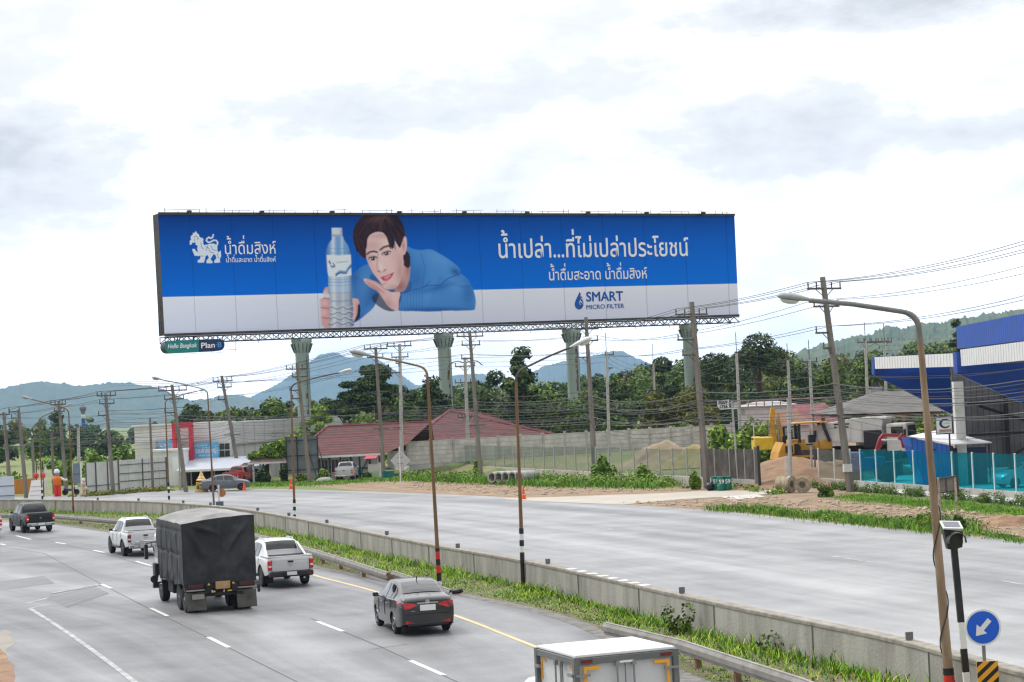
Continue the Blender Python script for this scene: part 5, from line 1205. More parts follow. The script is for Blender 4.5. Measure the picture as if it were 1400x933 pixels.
# ================================================================== power poles and wires
M_pole = mat('pole_concrete', (.24, .215, .185), .9, c2=(.135, .12, .10), vs=1.5, stretch=(1, 1, .25), bump=.4, bs=10)
M_polew = mat('pole_pale', (.42, .41, .39), .85, var=.2, vs=1.5)
M_arm = mat('crossarm_steel', (.10, .095, .09), .7, var=.3)
M_ins = mat('insulator_brown', (.045, .032, .028), .35)
M_wire = mat('wire_black', (.018, .018, .019), .6)
M_wirethin = mat('wire_grey', (.10, .10, .105), .6)
POLES = []
def pole(label, base, top, arms, Y=None, w0=.30, w1=.20, m=None, square=True, group='power poles along the far road', clutter=0, rd=None, boxes=True):
    g = G(*base) if Y is None else Q(base[0], base[1], Y); g.z = 0; t = Q(top[0], top[1], g.y)
    root = empty('power_pole', g, 0, label, 'power pole', group); t = t - g
    rd = rd or Vector((.86, .5, 0)); b = MB(); m = m or M_pole
    b.tube([Vector((0, 0, -.1)), t * .5, t], [w0 * .72, (w0 + w1) * .36, w1 * .72], 4 if square else 10); b.build('shaft', m, root, smooth=None if square else 40)
    ax = t.normalized(); ins = []
    if arms:
        for dz, l, r_, nI in arms:
            c = t - ax * dz; ab = MB(); ab.beam(c - rd * l, c + rd * r_, .10, .12); ab.beam(c - rd * l * .55, c - ax * .6, .04); ab.beam(c + rd * r_ * .55, c - ax * .6, .04) if r_ > .3 else None
            ab.build('crossarm', M_arm, root); row = []
            pos = [(-l + .06) + (l + r_ - .12) * k / max(1, nI - 1) for k in range(nI)] if nI != 4 else [-l + .06, -l * .45, r_ * .45, r_ - .06]
            for q in pos:
                p = c + rd * q; i_ = MB(); i_.lathe([(.03, .06), (.05, .10), (.035, .16), (.06, .22), (.035, .28), (.055, .34), (.03, .40)], p, 8); i_.build('insulator', M_ins, root); row.append(g + p + Vector((0, 0, .42)))
            ins.append(row)
    if clutter:
        for k in range(clutter):
            z = 4.4 + 2.6 * k / max(1, clutter - 1); c = t * (z / t.z); cb = MB(); cb.box(c + rd * .2, (.10, .16, .12)); cb.build('clamp', M_arm, root)
        c = t * (4.9 / t.z); cb = MB(); cb.beam(c - rd * .9, c + rd * .9, .08); cb.build('bracket', M_arm, root)
    POLES.append((g, t, ins)); return root
A3 = [(.55, 1.4, 1.4, 4), (1.35, .95, 1.0, 2), (2.6, 1.1, .1, 2)]
P0 = (Vector((28.5, 98, 0)), Vector((0, 0, 13.6)), None)
pole('tall leaning concrete power pole at the right, in front of the teal fence', (1163, 673), (1124.5, 379), [(.75, 1.35, 1.4, 4), (1.9, 1.05, 1.05, 2), (3.6, 1.15, .15, 2), (4.6, .7, .1, 1)], clutter=4, w0=.36, w1=.24)
o_ = MB(); r1 = POLES[-1]; z_ = r1[1] * (1.55 / r1[1].z)
o_.box(z_, (.52, .52, .5)); pl1 = bpy.data.objects['power_pole']; o_.build('painted_band', M_white, pl1)
pole('concrete power pole beside the green bins and dark panels', (967, 668), (945.5, 413), [(.9, 1.5, 1.3, 4), (2.7, 1.5, .1, 2), (3.8, 1.2, .1, 2)], clutter=4, w0=.36, w1=.24)
pole('concrete power pole rising from a shrub at the clear panel fence', (814, 655), (801, 434), [(1.0, 1.1, 1.2, 4), (2.0, 1.1, 1.1, 2), (3.4, 1.1, .1, 2)], clutter=4, w0=.36)
pole('concrete power pole in front of the precast wall, right of the red roofs', (657, 640), (642, 452), A3, Y=182, clutter=4)
pole('pale concrete power pole directly behind the white diamond sign', (550, 657), (546.5, 470.5), [(.2, 1.4, 1.3, 4), (1.3, .95, .95, 2), (1.9, .5, .1, 2), (2.8, 1.2, .1, 2), (5.0, .9, 1.3, 4)], Y=196, clutter=3, m=M_polew)
pole('grey concrete power pole in front of the red roofed house porch', (525, 656), (513.5, 475), [(.15, 1.3, 1.3, 4), (1.0, 1.0, .8, 2), (4.4, .7, 1.1, 0)], Y=195, clutter=3)
pole('concrete power pole in front of the grey board back', (424, 661), (406, 497), [(.55, 1.2, 1.1, 4), (1.3, .7, 1.0, 2), (2.6, 1.1, .1, 2), (3.4, .9, .1, 2)], clutter=3)
pole('leaning concrete power pole before the corner of the white shop building', (329, 659), (303, 514), [(.55, 1.1, 1.1, 4), (1.2, .7, .9, 2), (2.5, .9, .1, 2)], clutter=3)
pole('leaning concrete power pole in front of the red arch', (254.5, 673), (235, 526), A3, clutter=3)
pole('concrete power pole before the middle of the grey hoarding', (155, 676), (144.5, 539), [(.15, .9, 1.0, 4), (.9, .7, .8, 2), (2.0, .9, .1, 2), (4.3, .6, .7, 2)], clutter=3)
pole('concrete power pole beside the figure with orange shirt', (91, 674), (80.5, 549), [(.3, .9, .7, 4), (1.0, .6, .5, 2)], clutter=3)
pole('concrete power pole beside the orange board at the far left', (36, 681), (25.5, 560), [(.2, 1.0, .1, 2), (.8, .8, .1, 2)], clutter=3)
pole('leftmost concrete power pole beside the white sheet panel', (15, 682), (5, 564), [(.2, .8, .6, 2)], clutter=3)
CH = [(P0[0], P0[1], None)] + POLES[:]
def wire_obj(pts_list, rad, m, label, group, sag):
    root_loc = pts_list[len(pts_list) // 2].copy(); b = MB(); pts = []
    for p, q in zip(pts_list, pts_list[1:]):
        n = 10 if (p - q).length > 8 else 5; sg_ = sag * ((p - q).length / 28.0) ** 1.5
        for k in range(n): f = k / n; pts.append(p.lerp(q, f) - Vector((0, 0, sg_ * 4 * f * (1 - f))))
    pts.append(pts_list[-1]); b.tube([p - root_loc for p in pts], rad, 4, cap=False)
    o = b.build('power_line' if 'power' in label else 'telephone_cable', m, recalc=False, loc=root_loc); return tag(o, label, 'cable', group)
def chain(get): 
    r = []
    for g, t, ins in CH: 
        p = get(g, t, ins)
        if p is not None: r.append(p)
    return r
p0i = [[Vector((28.5 + dx, 98 + dx * .55, 13.9)) for dx in (-1.3, -.6, .6, 1.3)], [Vector((28.5 + dx, 98 + dx * .55, 12.7)) for dx in (-1, 1)], [Vector((28.5 + dx, 98 + dx * .55, 11.2)) for dx in (-1.1, .0)]]
for arm, cnt in ((0, 4), (1, 2), (2, 2)):
    for k in range(cnt):
        def get(g, t, ins):
            if ins is None: return p0i[arm][k]
            if len(ins) <= arm: return None
            row = ins[arm]
            if not row: return None
            return row[min(k, len(row) - 1)] if len(row) >= cnt else row[min(k // 2, len(row) - 1)]
        wire_obj(chain(get), .015 if arm else .018, M_wire, ['bare power line on the top crossarms of the concrete poles', 'bare power line on the second crossarms of the concrete poles', 'bare power line on the third crossarms of the concrete poles'][arm], 'power lines strung from pole to pole', .42)
rs = random.Random(12)
for k in range(15):
    z = 4.3 + 3.3 * k / 14 + rs.uniform(-.12, .12); side = rs.uniform(-.3, .35); jit = [rs.uniform(-.15, .15) for _ in range(20)]
    pts = [g + (t * ((z + jit[i]) / t.z)) + Vector((.86, .5, 0)) * side for i, (g, t, ins) in enumerate(CH)]
    wire_obj(pts, rs.choice((.012, .016, .022)), rs.choice((M_wire, M_wirethin, M_wirethin)), 'dark telephone cable in the low bundle between the concrete poles', 'low telephone cables between the poles', rs.uniform(.25, .8))
# slim pale poles further back, with their own lines
BACK = []
def slim(label, base, top, Y, arms, m=M_polew, w=.24, tr=None, spike=0):
    n0 = len(POLES); r_ = pole(label, base, top, arms, Y=Y, w0=w, w1=w * .75, m=m, group='slim poles in the background', square=False); BACK.append(POLES.pop()); r = BACK[-1]
    if spike:
        b = MB(); b.beam(r[1], r[1] + Vector((0, 0, spike)), .06); b.build('lightning_rod', M_arm, r_)
    return r_
pt_ = slim('slim pole with curved arms and equipment above the red roofs', (641, 640), (635.5, 489), 205, [(.9, 1.2, 1.2, 2), (2.6, 1.3, 1.3, 4), (6.2, 1.1, 1.1, 6)], w=.30)
r_ = BACK[-1]; b = MB(); t_ = r_[1]
for s in (-1, 1): b.tube([t_ + Vector((0, 0, -.6)), t_ + Vector((s * .7, 0, -.35)), t_ + Vector((s * 1.3, 0, -.45)), t_ + Vector((s * 1.8, 0, -.9))], .06, 6)
for s in (-1, 1): b.tube([t_ + Vector((0, 0, -3.0)), t_ + Vector((s * .9, 0, -2.9)), t_ + Vector((s * 1.4, 0, -3.4)), t_ + Vector((s * 1.2, 0, -5))], .04, 6)
b.build('curved_arm', M_arm, pt_); b = MB(); b.beam(t_ + Vector((0, 0, -7.2)), t_ + Vector((-.6, 0, -6.2)), .1); b.beam(t_ + Vector((0, 0, -7.2)), t_ + Vector((.6, 0, -6.2)), .1); b.build('strut', M_polew, pt_)
slim('slim white pole rising behind the middle of the clear panel fence', (834, 640), (829, 482), 200, [(.25, .2, .9, 2), (1.6, .1, .7, 1)], spike=2.0)
slim('short slim pole among the trees behind the precast wall', (898, 610), (893, 497), 250, [(.2, 1.2, .3, 2), (1.2, .8, .1, 0)], w=.26, spike=2.5)
slim('slim white pole in front of the big dark trees', (1013, 620), (1007, 483), 190, [(.2, .1, 1.0, 2), (1.2, .1, .8, 1)], spike=2)
slim('slim white pole left of the tall leaning pole, with one short arm', (1084, 620), (1077, 493), 185, [(.15, 1.2, .1, 1), (.9, .8, .1, 1)], spike=1.6)
slim('slim white pole just left of the tall leaning pole', (1114, 620), (1106.5, 492), 180, [(.2, .9, .9, 2), (1.0, .9, .9, 2)], spike=1.8)
ptr = slim('slim pole beside the workshop carrying three round insulators', (1188, 600), (1183, 466), 195, [(.15, 1.0, 3.0, 6)], spike=1.8)
slim('slim pole behind the corner of the workshop canopy', (1213, 600), (1209, 466), 200, [(.15, 2.6, 1.0, 5)], spike=1.8)
g, t, ins = BACK[-2]; b = MB()
for k in range(3): b.lathe([(.05, 0), (.25, .05), (.28, .2), (.25, .35), (.05, .4)], t + Vector((.8 + .75 * k, -.2, -1.8)), 12, axis='Y')
b.beam(t + Vector((0, 0, -1.7)), t + Vector((2.6, 0, -1.7)), .06); b.build('round_insulator', mat('grey_porcelain', (.16, .16, .17), .4), ptr)
tx = Q(1197, 536, 192); o = empty('transformer', (tx.x, 192, 0), 0, 'grey pole transformer above the grey shelter roof', 'transformer'); b = MB(); b.box((0, 0, tx.z - .2), (1.1, .9, 1.0)); b.box((0, 0, tx.z + .4), (1.3, 1.0, .1)); b.build('tank', mat('transformer_grey', (.28, .29, .30), .6), o, bevel=.05)
b = MB(); [b.tube([(x, -.1, tx.z + .45), (x, -.1, tx.z + .95)], [.09, .05], 8) for x in (-.35, 0, .35)]; b.build('bushing', M_ins, o); b = MB(); b.box((0, -.47, tx.z - .25), (.45, .03, .35)); b.build('plate', M_white2, o)
b = MB(); b.beam((-.9, .4, 0), (-.9, .4, tx.z - .6), .2); b.beam((.9, .4, 0), (.9, .4, tx.z - .6), .2); b.beam((-1.1, .3, tx.z - .75), (1.1, .3, tx.z - .75), .14); b.build('platform', M_polew, o)
slim('short pale pole behind the hoarding, left of the white building', (108, 655), (107, 585), 215, [(.15, 1.0, .3, 2), (1.6, 1.1, 1.2, 0)], w=.28)
slim('pale pole with flat topped crossarm behind the orange shirted figure', (74, 674), (70.5, 591), 195, [(.1, .8, .8, 0), (.9, .2, 1.1, 0)], w=.22, m=M_pole)
slim('dark thin pole behind the orange board at the far left', (47, 662), (44, 600), 215, [(.2, .5, .5, 0)], w=.24, m=M_pole)
slim('thin grey pole between the hoarding and the white front block', (209, 667), (205, 571), 190, [], w=.20, m=M_pole)
slim('thin light pole in front of the white pier of the shop building', (247, 665), (243.5, 604), 197, [], w=.14, m=M_polew)
B2 = sorted([q for q in BACK if q[0].x > -8], key=lambda q: q[0].x)
for k in range(7):
    z = 5.2 + .55 * k; pts = [Vector((-48, 235, z - .5))] + [g + t * (z * (.75 + .05 * (k % 3)) / t.z) for g, t, i_ in B2] + [Vector((62, 150, z + 1))]
    wire_obj(pts, .02, M_wirethin, 'thin cable strung between the slim background poles', 'thin cables between the slim poles', rs.uniform(.15, .5))
for k in range(3):
    pts = [Vector((-46, 230, 11 + .3 * k))] + [g + t - Vector((0, 0, .5 * k)) for g, t, i_ in B2] + [Vector((66, 150, 13 - .5 * k))]
    wire_obj(pts, .016, M_wirethin, 'thin power line along the tops of the slim background poles', 'thin power lines on the slim poles', .3)

# ================================================================== street lamps on the median
M_lamprust = mat('lamp_post_rust', (.24, .13, .05), .75, c2=(.13, .075, .04), vs=3, stretch=(1, 1, .25))
M_lamptan = mat('lamp_post_tan', (.34, .24, .15), .65, c2=(.17, .105, .06), vs=2.2, stretch=(1, 1, .2), lo=.35, hi=.6)
M_lampgrey = mat('lamp_arm_grey', (.20, .195, .19), .55, .3, var=.25)
M_head = mat('lamp_head_grey', (.30, .31, .31), .45, var=.15)
M_headw = mat('lamp_head_white', (.62, .62, .60), .45, var=.1)
M_lens = mat('lamp_lens', (.55, .56, .55), .12, spec=.6)
M_redp = mat('red_paint', (.62, .03, .02), .5, var=.2, vs=5)
M_whp = mat('white_band_paint', (.74, .74, .72), .5, var=.1, vs=5)
def lamp(label, base, bend, tip, bands, post_m, arm_m=None, head_m=None, Y=None, toward=-1, r0=.085, head=.72, grey_top=0, coil=False, yo=0.0):
    g = G(*base) if Y is None else Q(base[0], base[1], Y); g.z = 0
    t = Q(bend[0], bend[1], g.y) - g; e = Q(tip[0], tip[1], g.y + yo) - g; arm_m = arm_m or M_lampgrey; head_m = head_m or M_head
    root = empty('street_lamp', g, 0, label, 'street lamp', 'street lamps along the median')
    ax = t.normalized(); b = MB(); z1 = 1 - grey_top
    b.tube([Vector((0, 0, -.05)), t * .35, t * .7 * z1 + t * 0, t * z1], [r0, r0 * .86, r0 * .72, r0 * .62], 12); b.build('post', post_m, root, smooth=40)
    hd = (e - t); hd.z = 0; hd.normalize(); pts = [t * z1]
    # bend then arm
    c = t + ax * .35
    for k in range(1, 6):
        f = k / 6; pts.append((t * (1 - f) ** 2 + c * 2 * f * (1 - f) + (c + (e - c) * .16) * f * f))
    pts += [c + (e - c) * .16, c + (e - c) * .6 + Vector((0, 0, .03)), e]
    b = MB(); b.tube(pts, [r0 * .6] * 5 + [r0 * .5] * (len(pts) - 5), 10); b.build('arm', arm_m, root, smooth=50)
    d = (e - (c + (e - c) * .6)).normalized(); side = d.cross(Vector((0, 0, 1))).normalized(); up = side.cross(d)
    prof = [(-.10, .04), (-.02, .055), (.06, .075), (.22, .115), (.40, .135), (.56, .125), (.66, .085), (.70, .02)]
    V = []; n = 12; sc_ = head / .72
    for s, r in prof:
        for k in range(n):
            a = 2 * math.pi * k / n; V.append(e + d * s * sc_ + side * math.cos(a) * r * sc_ * 1.05 + up * (math.sin(a) * r * sc_ * (.8 if math.sin(a) > 0 else .45) + .01))
    F = [(i * n + k, i * n + (k + 1) % n, (i + 1) * n + (k + 1) % n, (i + 1) * n + k) for i in range(len(prof) - 1) for k in range(n)] + [tuple(range(n)), tuple((len(prof) - 1) * n + k for k in range(n))]
    b = MB(); b.add(V, F); ho_ = b.build('lamp_head', head_m, root, smooth=60)
    V = []; pr2 = [(.22, .02), (.28, .09), (.42, .115), (.56, .09), (.63, .02)]
    for s, r in pr2:
        for k in range(8): a = math.pi + math.pi * k / 7; V.append(e + d * s * sc_ + side * math.cos(a) * r * sc_ + up * (math.sin(a) * r * sc_ * .75 - .045 * sc_))
    F = [(i * 8 + k, i * 8 + k + 1, (i + 1) * 8 + k + 1, (i + 1) * 8 + k) for i in range(4) for k in range(7)]
    b = MB(); b.add(V, F); b.build('lens', M_lens, ho_, smooth=60)
    z = 0
    for h, m_ in bands:
        b = MB(); p, q = t * (z / t.z), t * ((z + h) / t.z); b.tube([p, q], [r0 * 1.08, r0 * 1.06], 12); b.build('painted_band', m_, root, smooth=40); z += h
    if coil:
        b = MB(); pts = []
        for k in range(60):
            f = .05 + .48 * k / 59; a = k * .22; rr_ = r0 * (1 - .35 * f) + .018; pts.append(t * f + Vector((rr_ * math.cos(a), rr_ * math.sin(a), 0)))
        b.tube(pts, .014, 5); b.build('cable', M_wire, root)
    return root
BW = [(.3, M_black), (.22, M_whp), (.3, M_black), (.22, M_whp), (.3, M_black)]
lamp('nearest leaning street lamp with a cable wound round its tan post', (1300.5, 963), (1257, 452), (1106, 411), [(.3, M_whp), (.30, M_redp), (.14, M_black)], M_lamptan, M_lampgrey, M_head, r0=.105, head=.68, grey_top=.03, coil=True)
lamp('street lamp with red and black bands behind the grey sedan', (601, 804), (584.5, 516), (506, 487), [(.25, M_whp), (.3, M_black), (.28, M_redp), (.22, M_black), (.28, M_redp), (.12, M_black)], M_lamprust, M_lamptan, M_head, r0=.078, head=.8)
lamp('rusty street lamp with tall black and white base, arm to the right', (715.5, 803), (705.5, 522), (783, 474), [(1.25, M_black), (.22, M_whp), (.22, M_black), (.22, M_whp), (.2, M_black)], M_lamprust, mat('lamp_arm_dark', (.07, .06, .05), .6), M_headw, r0=.078, head=.78)
lamp('street lamp with black and white base, arm right above the grey board', (403.5, 728), (398, 534), (465, 509.5), [(1.0, M_black), (.22, M_whp), (.22, M_black), (.2, M_whp), (.2, M_black)], M_lamprust, mat('lamp_arm_dark', (.07, .06, .05), .6), M_headw, r0=.078, head=.7)
lamp('street lamp behind the canvas truck, arm reaching left', (293, 700), (284, 540), (221, 519.5), [], M_lamprust, M_lampgrey, M_head, r0=.078, head=.75)
lamp('street lamp before the red arch with a black and white dotted base', (231.5, 693), (226, 553), (270, 535), [(.35, M_black), (.2, M_whp), (.3, M_black), (.2, M_whp), (.3, M_black), (.2, M_whp), (.35, M_black)], M_lamprust, M_lamprust, M_headw, r0=.078, head=.6)
lamp('street lamp with dark red foot beside the median, arm to the far left', (100.5, 702), (94, 566), (42, 546), [(.55, mat('dark_red_paint', (.20, .02, .02), .6))], M_lamprust, M_lamprust, M_head, r0=.078, head=.75)
lamp('leftmost street lamp above the black pickup, short arm right', (58.5, 693), (53, 578), (90, 556), [(.9, M_black), (.2, M_whp), (.3, M_black), (.2, M_whp)], M_lamprust, M_lamprust, M_head, r0=.078, head=.6)
# ================================================================== trees
rt = np.random.default_rng(21)
TREE_N = 0
def tree(label, px, py, half, Y, m, style='round', n=None, leaf=.21, group='trees behind the fences', base=.0, trunk_vis=.3):
    top = Q(px, py, Y); H = top.z; Rr = half / FPX * Y; root = empty('tree', (top.x, Y, base), 0, label, 'tree', group); lob = []
    if style == 'round':
        for k in range(15):
            a = rt.uniform(0, 6.28); q = rt.uniform(.15, .72) * Rr; z = H * rt.uniform(.30 if H < 2.4 * Rr else .10, .80); s = Rr * rt.uniform(.30, .50) * (1.0 - .3 * z / H); lob.append((q * math.cos(a), q * math.sin(a) * .9, z, s, s, s * .72))
        lob.append((0, 0, H - Rr * .34, Rr * .45, Rr * .45, Rr * .34))
    elif style == 'umbrella':
        for k in range(16):
            a = rt.uniform(0, 6.28); q = math.sqrt(rt.uniform(.02, 1)) * .82 * Rr; z = H * (1 - .09 - .42 * (q / Rr) ** 1.7) - rt.uniform(0, .10) * H; s = Rr * rt.uniform(.22, .36); lob.append((q * math.cos(a), q * math.sin(a), z, s, s, s * .45))
        lob.append((0, 0, H - Rr * .12, Rr * .36, Rr * .36, Rr * .14))
    elif style == 'tall':
        for k in range(24):
            z = H * (.22 + .68 * k / 23); f = 1 - .55 * ((k / 23 - .3) / .7) ** 2 if k > 7 else .8; a = rt.uniform(0, 6.28); q = rt.uniform(.2, .62) * Rr * f; s = Rr * f * rt.uniform(.38, .56); lob.append((q * math.cos(a), q * math.sin(a), z, s, s, s * .6))
        lob.append((0, 0, H - Rr * .25, Rr * .38, Rr * .38, Rr * .28))
    elif style == 'bush':
        for k in range(12):
            a = rt.uniform(0, 6.28); q = rt.uniform(0, .7) * Rr; z = H * rt.uniform(.12, .72); s = Rr * rt.uniform(.3, .45); lob.append((q * math.cos(a), q * math.sin(a), z, s, s, H * .26))
        lob.append((rt.uniform(-.2, .2) * Rr, 0, H * .76, Rr * .36, Rr * .36, H * .25))
    n = n or int(min(14000, max(1300, 115 * Rr * max(H * .7, Rr) * (.3 / leaf) ** 1.4)))
    leaf_obj('crown', n, lob, leaf, m, root, rr=rt)
    b = MB(); tr = max(.10, H * .026)
    b.tube([(0, 0, -.1), (tr * .3, 0, H * .25), (0, 0, H * .5), (0, 0, H * .8)], [tr * 1.25, tr, tr * .7, tr * .2], 8)
    for l in lob[:7]: b.tube([(0, 0, min(H * .35, l[2] * .6)), (l[0] * .5, l[1] * .5, l[2] * .82), (l[0], l[1], l[2])], [tr * .5, tr * .32, tr * .1], 5)
    b.build('trunk', M_bark, root); return root
T = tree
T('spreading dark rain tree rising above the red roofed house', 512, 499, 62, 232, L_dark, 'umbrella', leaf=.22)
T('second dark spreading tree left of the tallest rain tree', 476, 522, 34, 236, L_dark, 'umbrella')
T('bright green tree with layered boughs beside the first green column', 436, 556, 34, 222, L_bright, 'umbrella', leaf=.22)
T('yellowish green shrubby tree behind the middle of the red roof', 495, 562, 36, 226, L_weed, 'round')
T('dark scraggly tree in front of the second green column', 590, 514, 34, 238, L_dark, 'tall')
T('broad dark tree behind the ridge of the red roofed house', 548, 541, 42, 230, L_mid, 'round')
T('tall dark tree with a narrow top between the second and third columns', 712, 474, 38, 226, L_dark, 'tall', leaf=.3)
T('dark bushy tree left of the tall dark narrow tree', 676, 506, 30, 232, L_dark, 'round')
T('large rounded mid green tree below the third green column', 748, 530, 58, 232, L_mid, 'round')
T('mid green bushy tree right of the large rounded one', 806, 530, 38, 236, L_mid, 'round')
T('dark tree with low crown behind the slim white pole', 846, 520, 40, 236, L_dark, 'round')
T('olive green tree behind the short slim pole', 895, 534, 38, 240, L_olive, 'round')
T('brownish olive tree below the fourth green column', 950, 525, 42, 238, L_olive, 'round')
T('small umbrella shaped shrub tree before the precast wall', 842, 568, 26, 230, L_mid, 'umbrella', leaf=.24)
T('dark green thicket above the earth mounds', 935, 576, 32, 225, L_mid, 'bush')
T('bright green bush behind the dark panels, left of the number board', 985, 578, 24, 205, L_bright, 'bush', leaf=.24)
T('largest bright green bush between the dark panels and the excavator', 1020, 572, 42, 190, L_bright, 'bush', leaf=.24)
T('leafy green bush below the rusty gantry, left of the excavator', 1046, 580, 26, 196, L_weed, 'bush', leaf=.24)
T('low green bush in front of the yellow excavator', 1048, 603, 17, 160, L_weed, 'bush', leaf=.18)
T('huge dark tree standing right of the billboard', 1036, 455, 52, 262, L_dark, 'round', leaf=.23)
T('broad dark tree just below the billboard right corner', 975, 482, 46, 268, L_dark, 'round', leaf=.23)
T('dark tree between the fourth column and the slim pole', 905, 488, 34, 276, L_dark, 'round', leaf=.23)
T('dark tree behind the two slim white poles', 1092, 500, 42, 270, L_dark, 'round', leaf=.23)
T('feathery dark tree rising left of the blue parapet', 1306, 438, 17, 262, L_dark, 'tall', leaf=.26)
T('mid green tree left of the open shelter roof', 1140, 492, 40, 265, L_mid, 'round', leaf=.23)
T('mid green tree behind the slim pole with round insulators', 1195, 478, 42, 275, L_mid, 'round', leaf=.23)
T('mid green tree behind the white fascia of the canopy', 1250, 466, 40, 280, L_mid, 'round', leaf=.23)
T('dark round tree left of the white building', 168, 604, 34, 225, L_mid, 'bush', leaf=.22)
T('light green bush beside the dark round tree, far left', 128, 612, 26, 232, L_weed, 'bush', leaf=.22)
T('yellow green bush behind the orange shirted figure', 92, 628, 22, 222, L_bright, 'bush', leaf=.24)
T('tree peeping over the right end of the white building roof', 372, 543, 40, 275, L_mid, 'round', leaf=.23)
T('dark tree behind the left part of the white building roof', 262, 551, 34, 300, L_dark, 'round', leaf=.36)
T('mid green tree behind the middle of the white building roof', 318, 556, 32, 290, L_mid, 'round', leaf=.36)
T('small dark tree in front of the blue water tower', 76, 563, 22, 420, L_dark, 'round', leaf=.45)
T('round clipped dark bush beside the pavilion', 359, 641, 12, 197, L_dark, 'bush', leaf=.16)
T('yellow green shrub under the grey board', 443, 641, 15, 196, L_bright, 'bush', leaf=.17)
T('low green shrub left of the yellow green shrub', 413, 649, 10, 196, L_weed, 'bush', leaf=.17)
T('dark spiky shrub between the pavilion and the grey board', 388, 637, 8, 196, L_dark, 'bush', leaf=.17)
T('shrub growing against the power pole at the clear fence', 824, 621, 18, 158, L_weed, 'bush', leaf=.16)
T('tall weedy bush in front of the clear panel fence', 878, 634, 16, 152, L_weed, 'bush', leaf=.14)
T('small bush at the clear fence near the dark panels', 950, 643, 9, 140, L_weed, 'bush', leaf=.12)
T('weedy shrub at the left end of the clear panel fence', 652, 628, 10, 190, L_weed, 'bush', leaf=.17)
T('small shrub by the porch of the red roofed house', 502, 646, 6, 196, L_mid, 'bush', leaf=.15)
T('bushy weed beside the small board on the right verge', 1262, 702, 16, 92, L_weed, 'bush', leaf=.10)
T('dark weed right of the small board on the verge', 1311, 704, 9, 88, L_mid, 'bush', leaf=.09)
T('small dark shrub at the left end of the teal fence hedge', 1128, 664, 12, 122, L_mid, 'bush', leaf=.10)
# far woods: one mass nobody could count
prof = [(-160, 574), (-80, 566), (0, 568), (50, 570), (75, 566), (140, 570), (170, 575), (200, 567), (235, 562), (280, 562), (340, 556), (380, 548), (420, 546), (470, 540), (560, 532), (600, 524), (650, 520), (700, 516), (760, 520), (800, 508), (850, 504), (890, 494), (920, 490), (960, 486), (1000, 476), (1080, 476), (1110, 494), (1150, 482), (1200, 476), (1250, 472), (1300, 462), (1400, 455), (1500, 450)]
Vs, Fs, o_ = [[], [], []], [[], [], []], [0, 0, 0]
for k in range(420):
    px = rt.uniform(-160, 1500); Y = rt.uniform(300, 520) if px > 240 else rt.uniform(330, 900); pt = np.interp(px, [p[0] for p in prof], [p[1] for p in prof]) + abs(rt.normal(0, 13)) + (rt.uniform(0, 22) if px < 240 else 0)
    tp = Q(px, pt, Y); H = max(tp.z, 2.5); Rr = rt.uniform(.35, .62) * max(H, 6) * .7; lob = []
    for q in range(6): a = rt.uniform(0, 6.28); s = Rr * rt.uniform(.4, .6); lob.append((tp.x + rt.uniform(-.6, .6) * Rr, Y + rt.uniform(-.6, .6) * Rr, H * rt.uniform(.3, .85) - s * .3, s, s, s * .75))
    lob.append((tp.x, Y, H - Rr * .3, Rr * .5, Rr * .5, Rr * .3))
    V, F = leaves(int(560 + 40 * Rr * Rr ** .5), lob, .32 * (Y / 300) ** .5, rr=rt); i = rt.choice(3, p=(.45, .4, .15)); Vs[i].append(V); Fs[i].append(F + o_[i]); o_[i] += len(V)
for i, (m_, lb) in enumerate(((L_dark, 'dark far woods behind everything'), (L_mid, 'mid green far woods behind the buildings'), (L_olive, 'olive green patches of the far woods'))):
    tag(link('woods', np_mesh('woods', np.concatenate(Vs[i]), np.concatenate(Fs[i]), m_)), lb, 'woods', kind='stuff')
# low scrub filling the ground below the woods
Vs, Fs, o2 = [], [], 0
for k in range(340):
    px = rt.uniform(-60, 1450); Y = rt.uniform(250, 330) if px > 240 else rt.uniform(240, 700); g = Q(px, 500, Y); h = rt.uniform(1.0, 3.4) if px > 240 else rt.uniform(.6, 2.2)
    r_ = rt.uniform(1.4, 3.2); V, F = leaves(150, [(g.x, Y, h * .4, r_, r_, h * .6), (g.x + r_ * .6, Y, h * .3, r_ * .7, r_, h * .5)], .34 * (Y / 260) ** .5, rr=rt); Vs.append(V); Fs.append(F + o2); o2 += len(V)
tag(link('scrub', np_mesh('scrub', np.concatenate(Vs), np.concatenate(Fs), L_weed)), 'low scrub below the far woods', 'scrub', kind='stuff')
# ================================================================== vehicles (local axes: +Y forward, X to the right)
M_tyre = mat('tyre_rubber', (.018, .018, .019), .85, var=.3, vs=8)
M_alloy = mat('alloy_rim', (.38, .38, .39), .35, .7)
M_darkrim = mat('dark_rim', (.05, .05, .055), .4, .4)
M_trim = mat('black_plastic', (.018, .018, .019), .6)
M_carglass = mat('car_glass', (.008, .009, .010), .04, spec=.9)
M_tail = mat('tail_lamp_red', (.60, .010, .014), .2, spec=.6, coat=.5)
M_taild = mat('tail_lamp_dark', (.16, .006, .008), .2, spec=.6, coat=.5)
M_plate = mat('white_plate', (.78, .78, .77), .5)
M_chrome = mat('chrome', (.55, .55, .56), .2, .9)
M_under = mat('underbody', (.008, .008, .008), .9)
def paint(name, c, rough=.32, coat=.6, metal=0.0, ior=1.5):
    m = mat(name, c, rough, metal, coat=coat, var=.05, vs=1.5); q = m.node_tree.nodes['Principled BSDF'].inputs; q['Coat IOR'].default_value = ior; q['Coat Roughness'].default_value = .03; return m
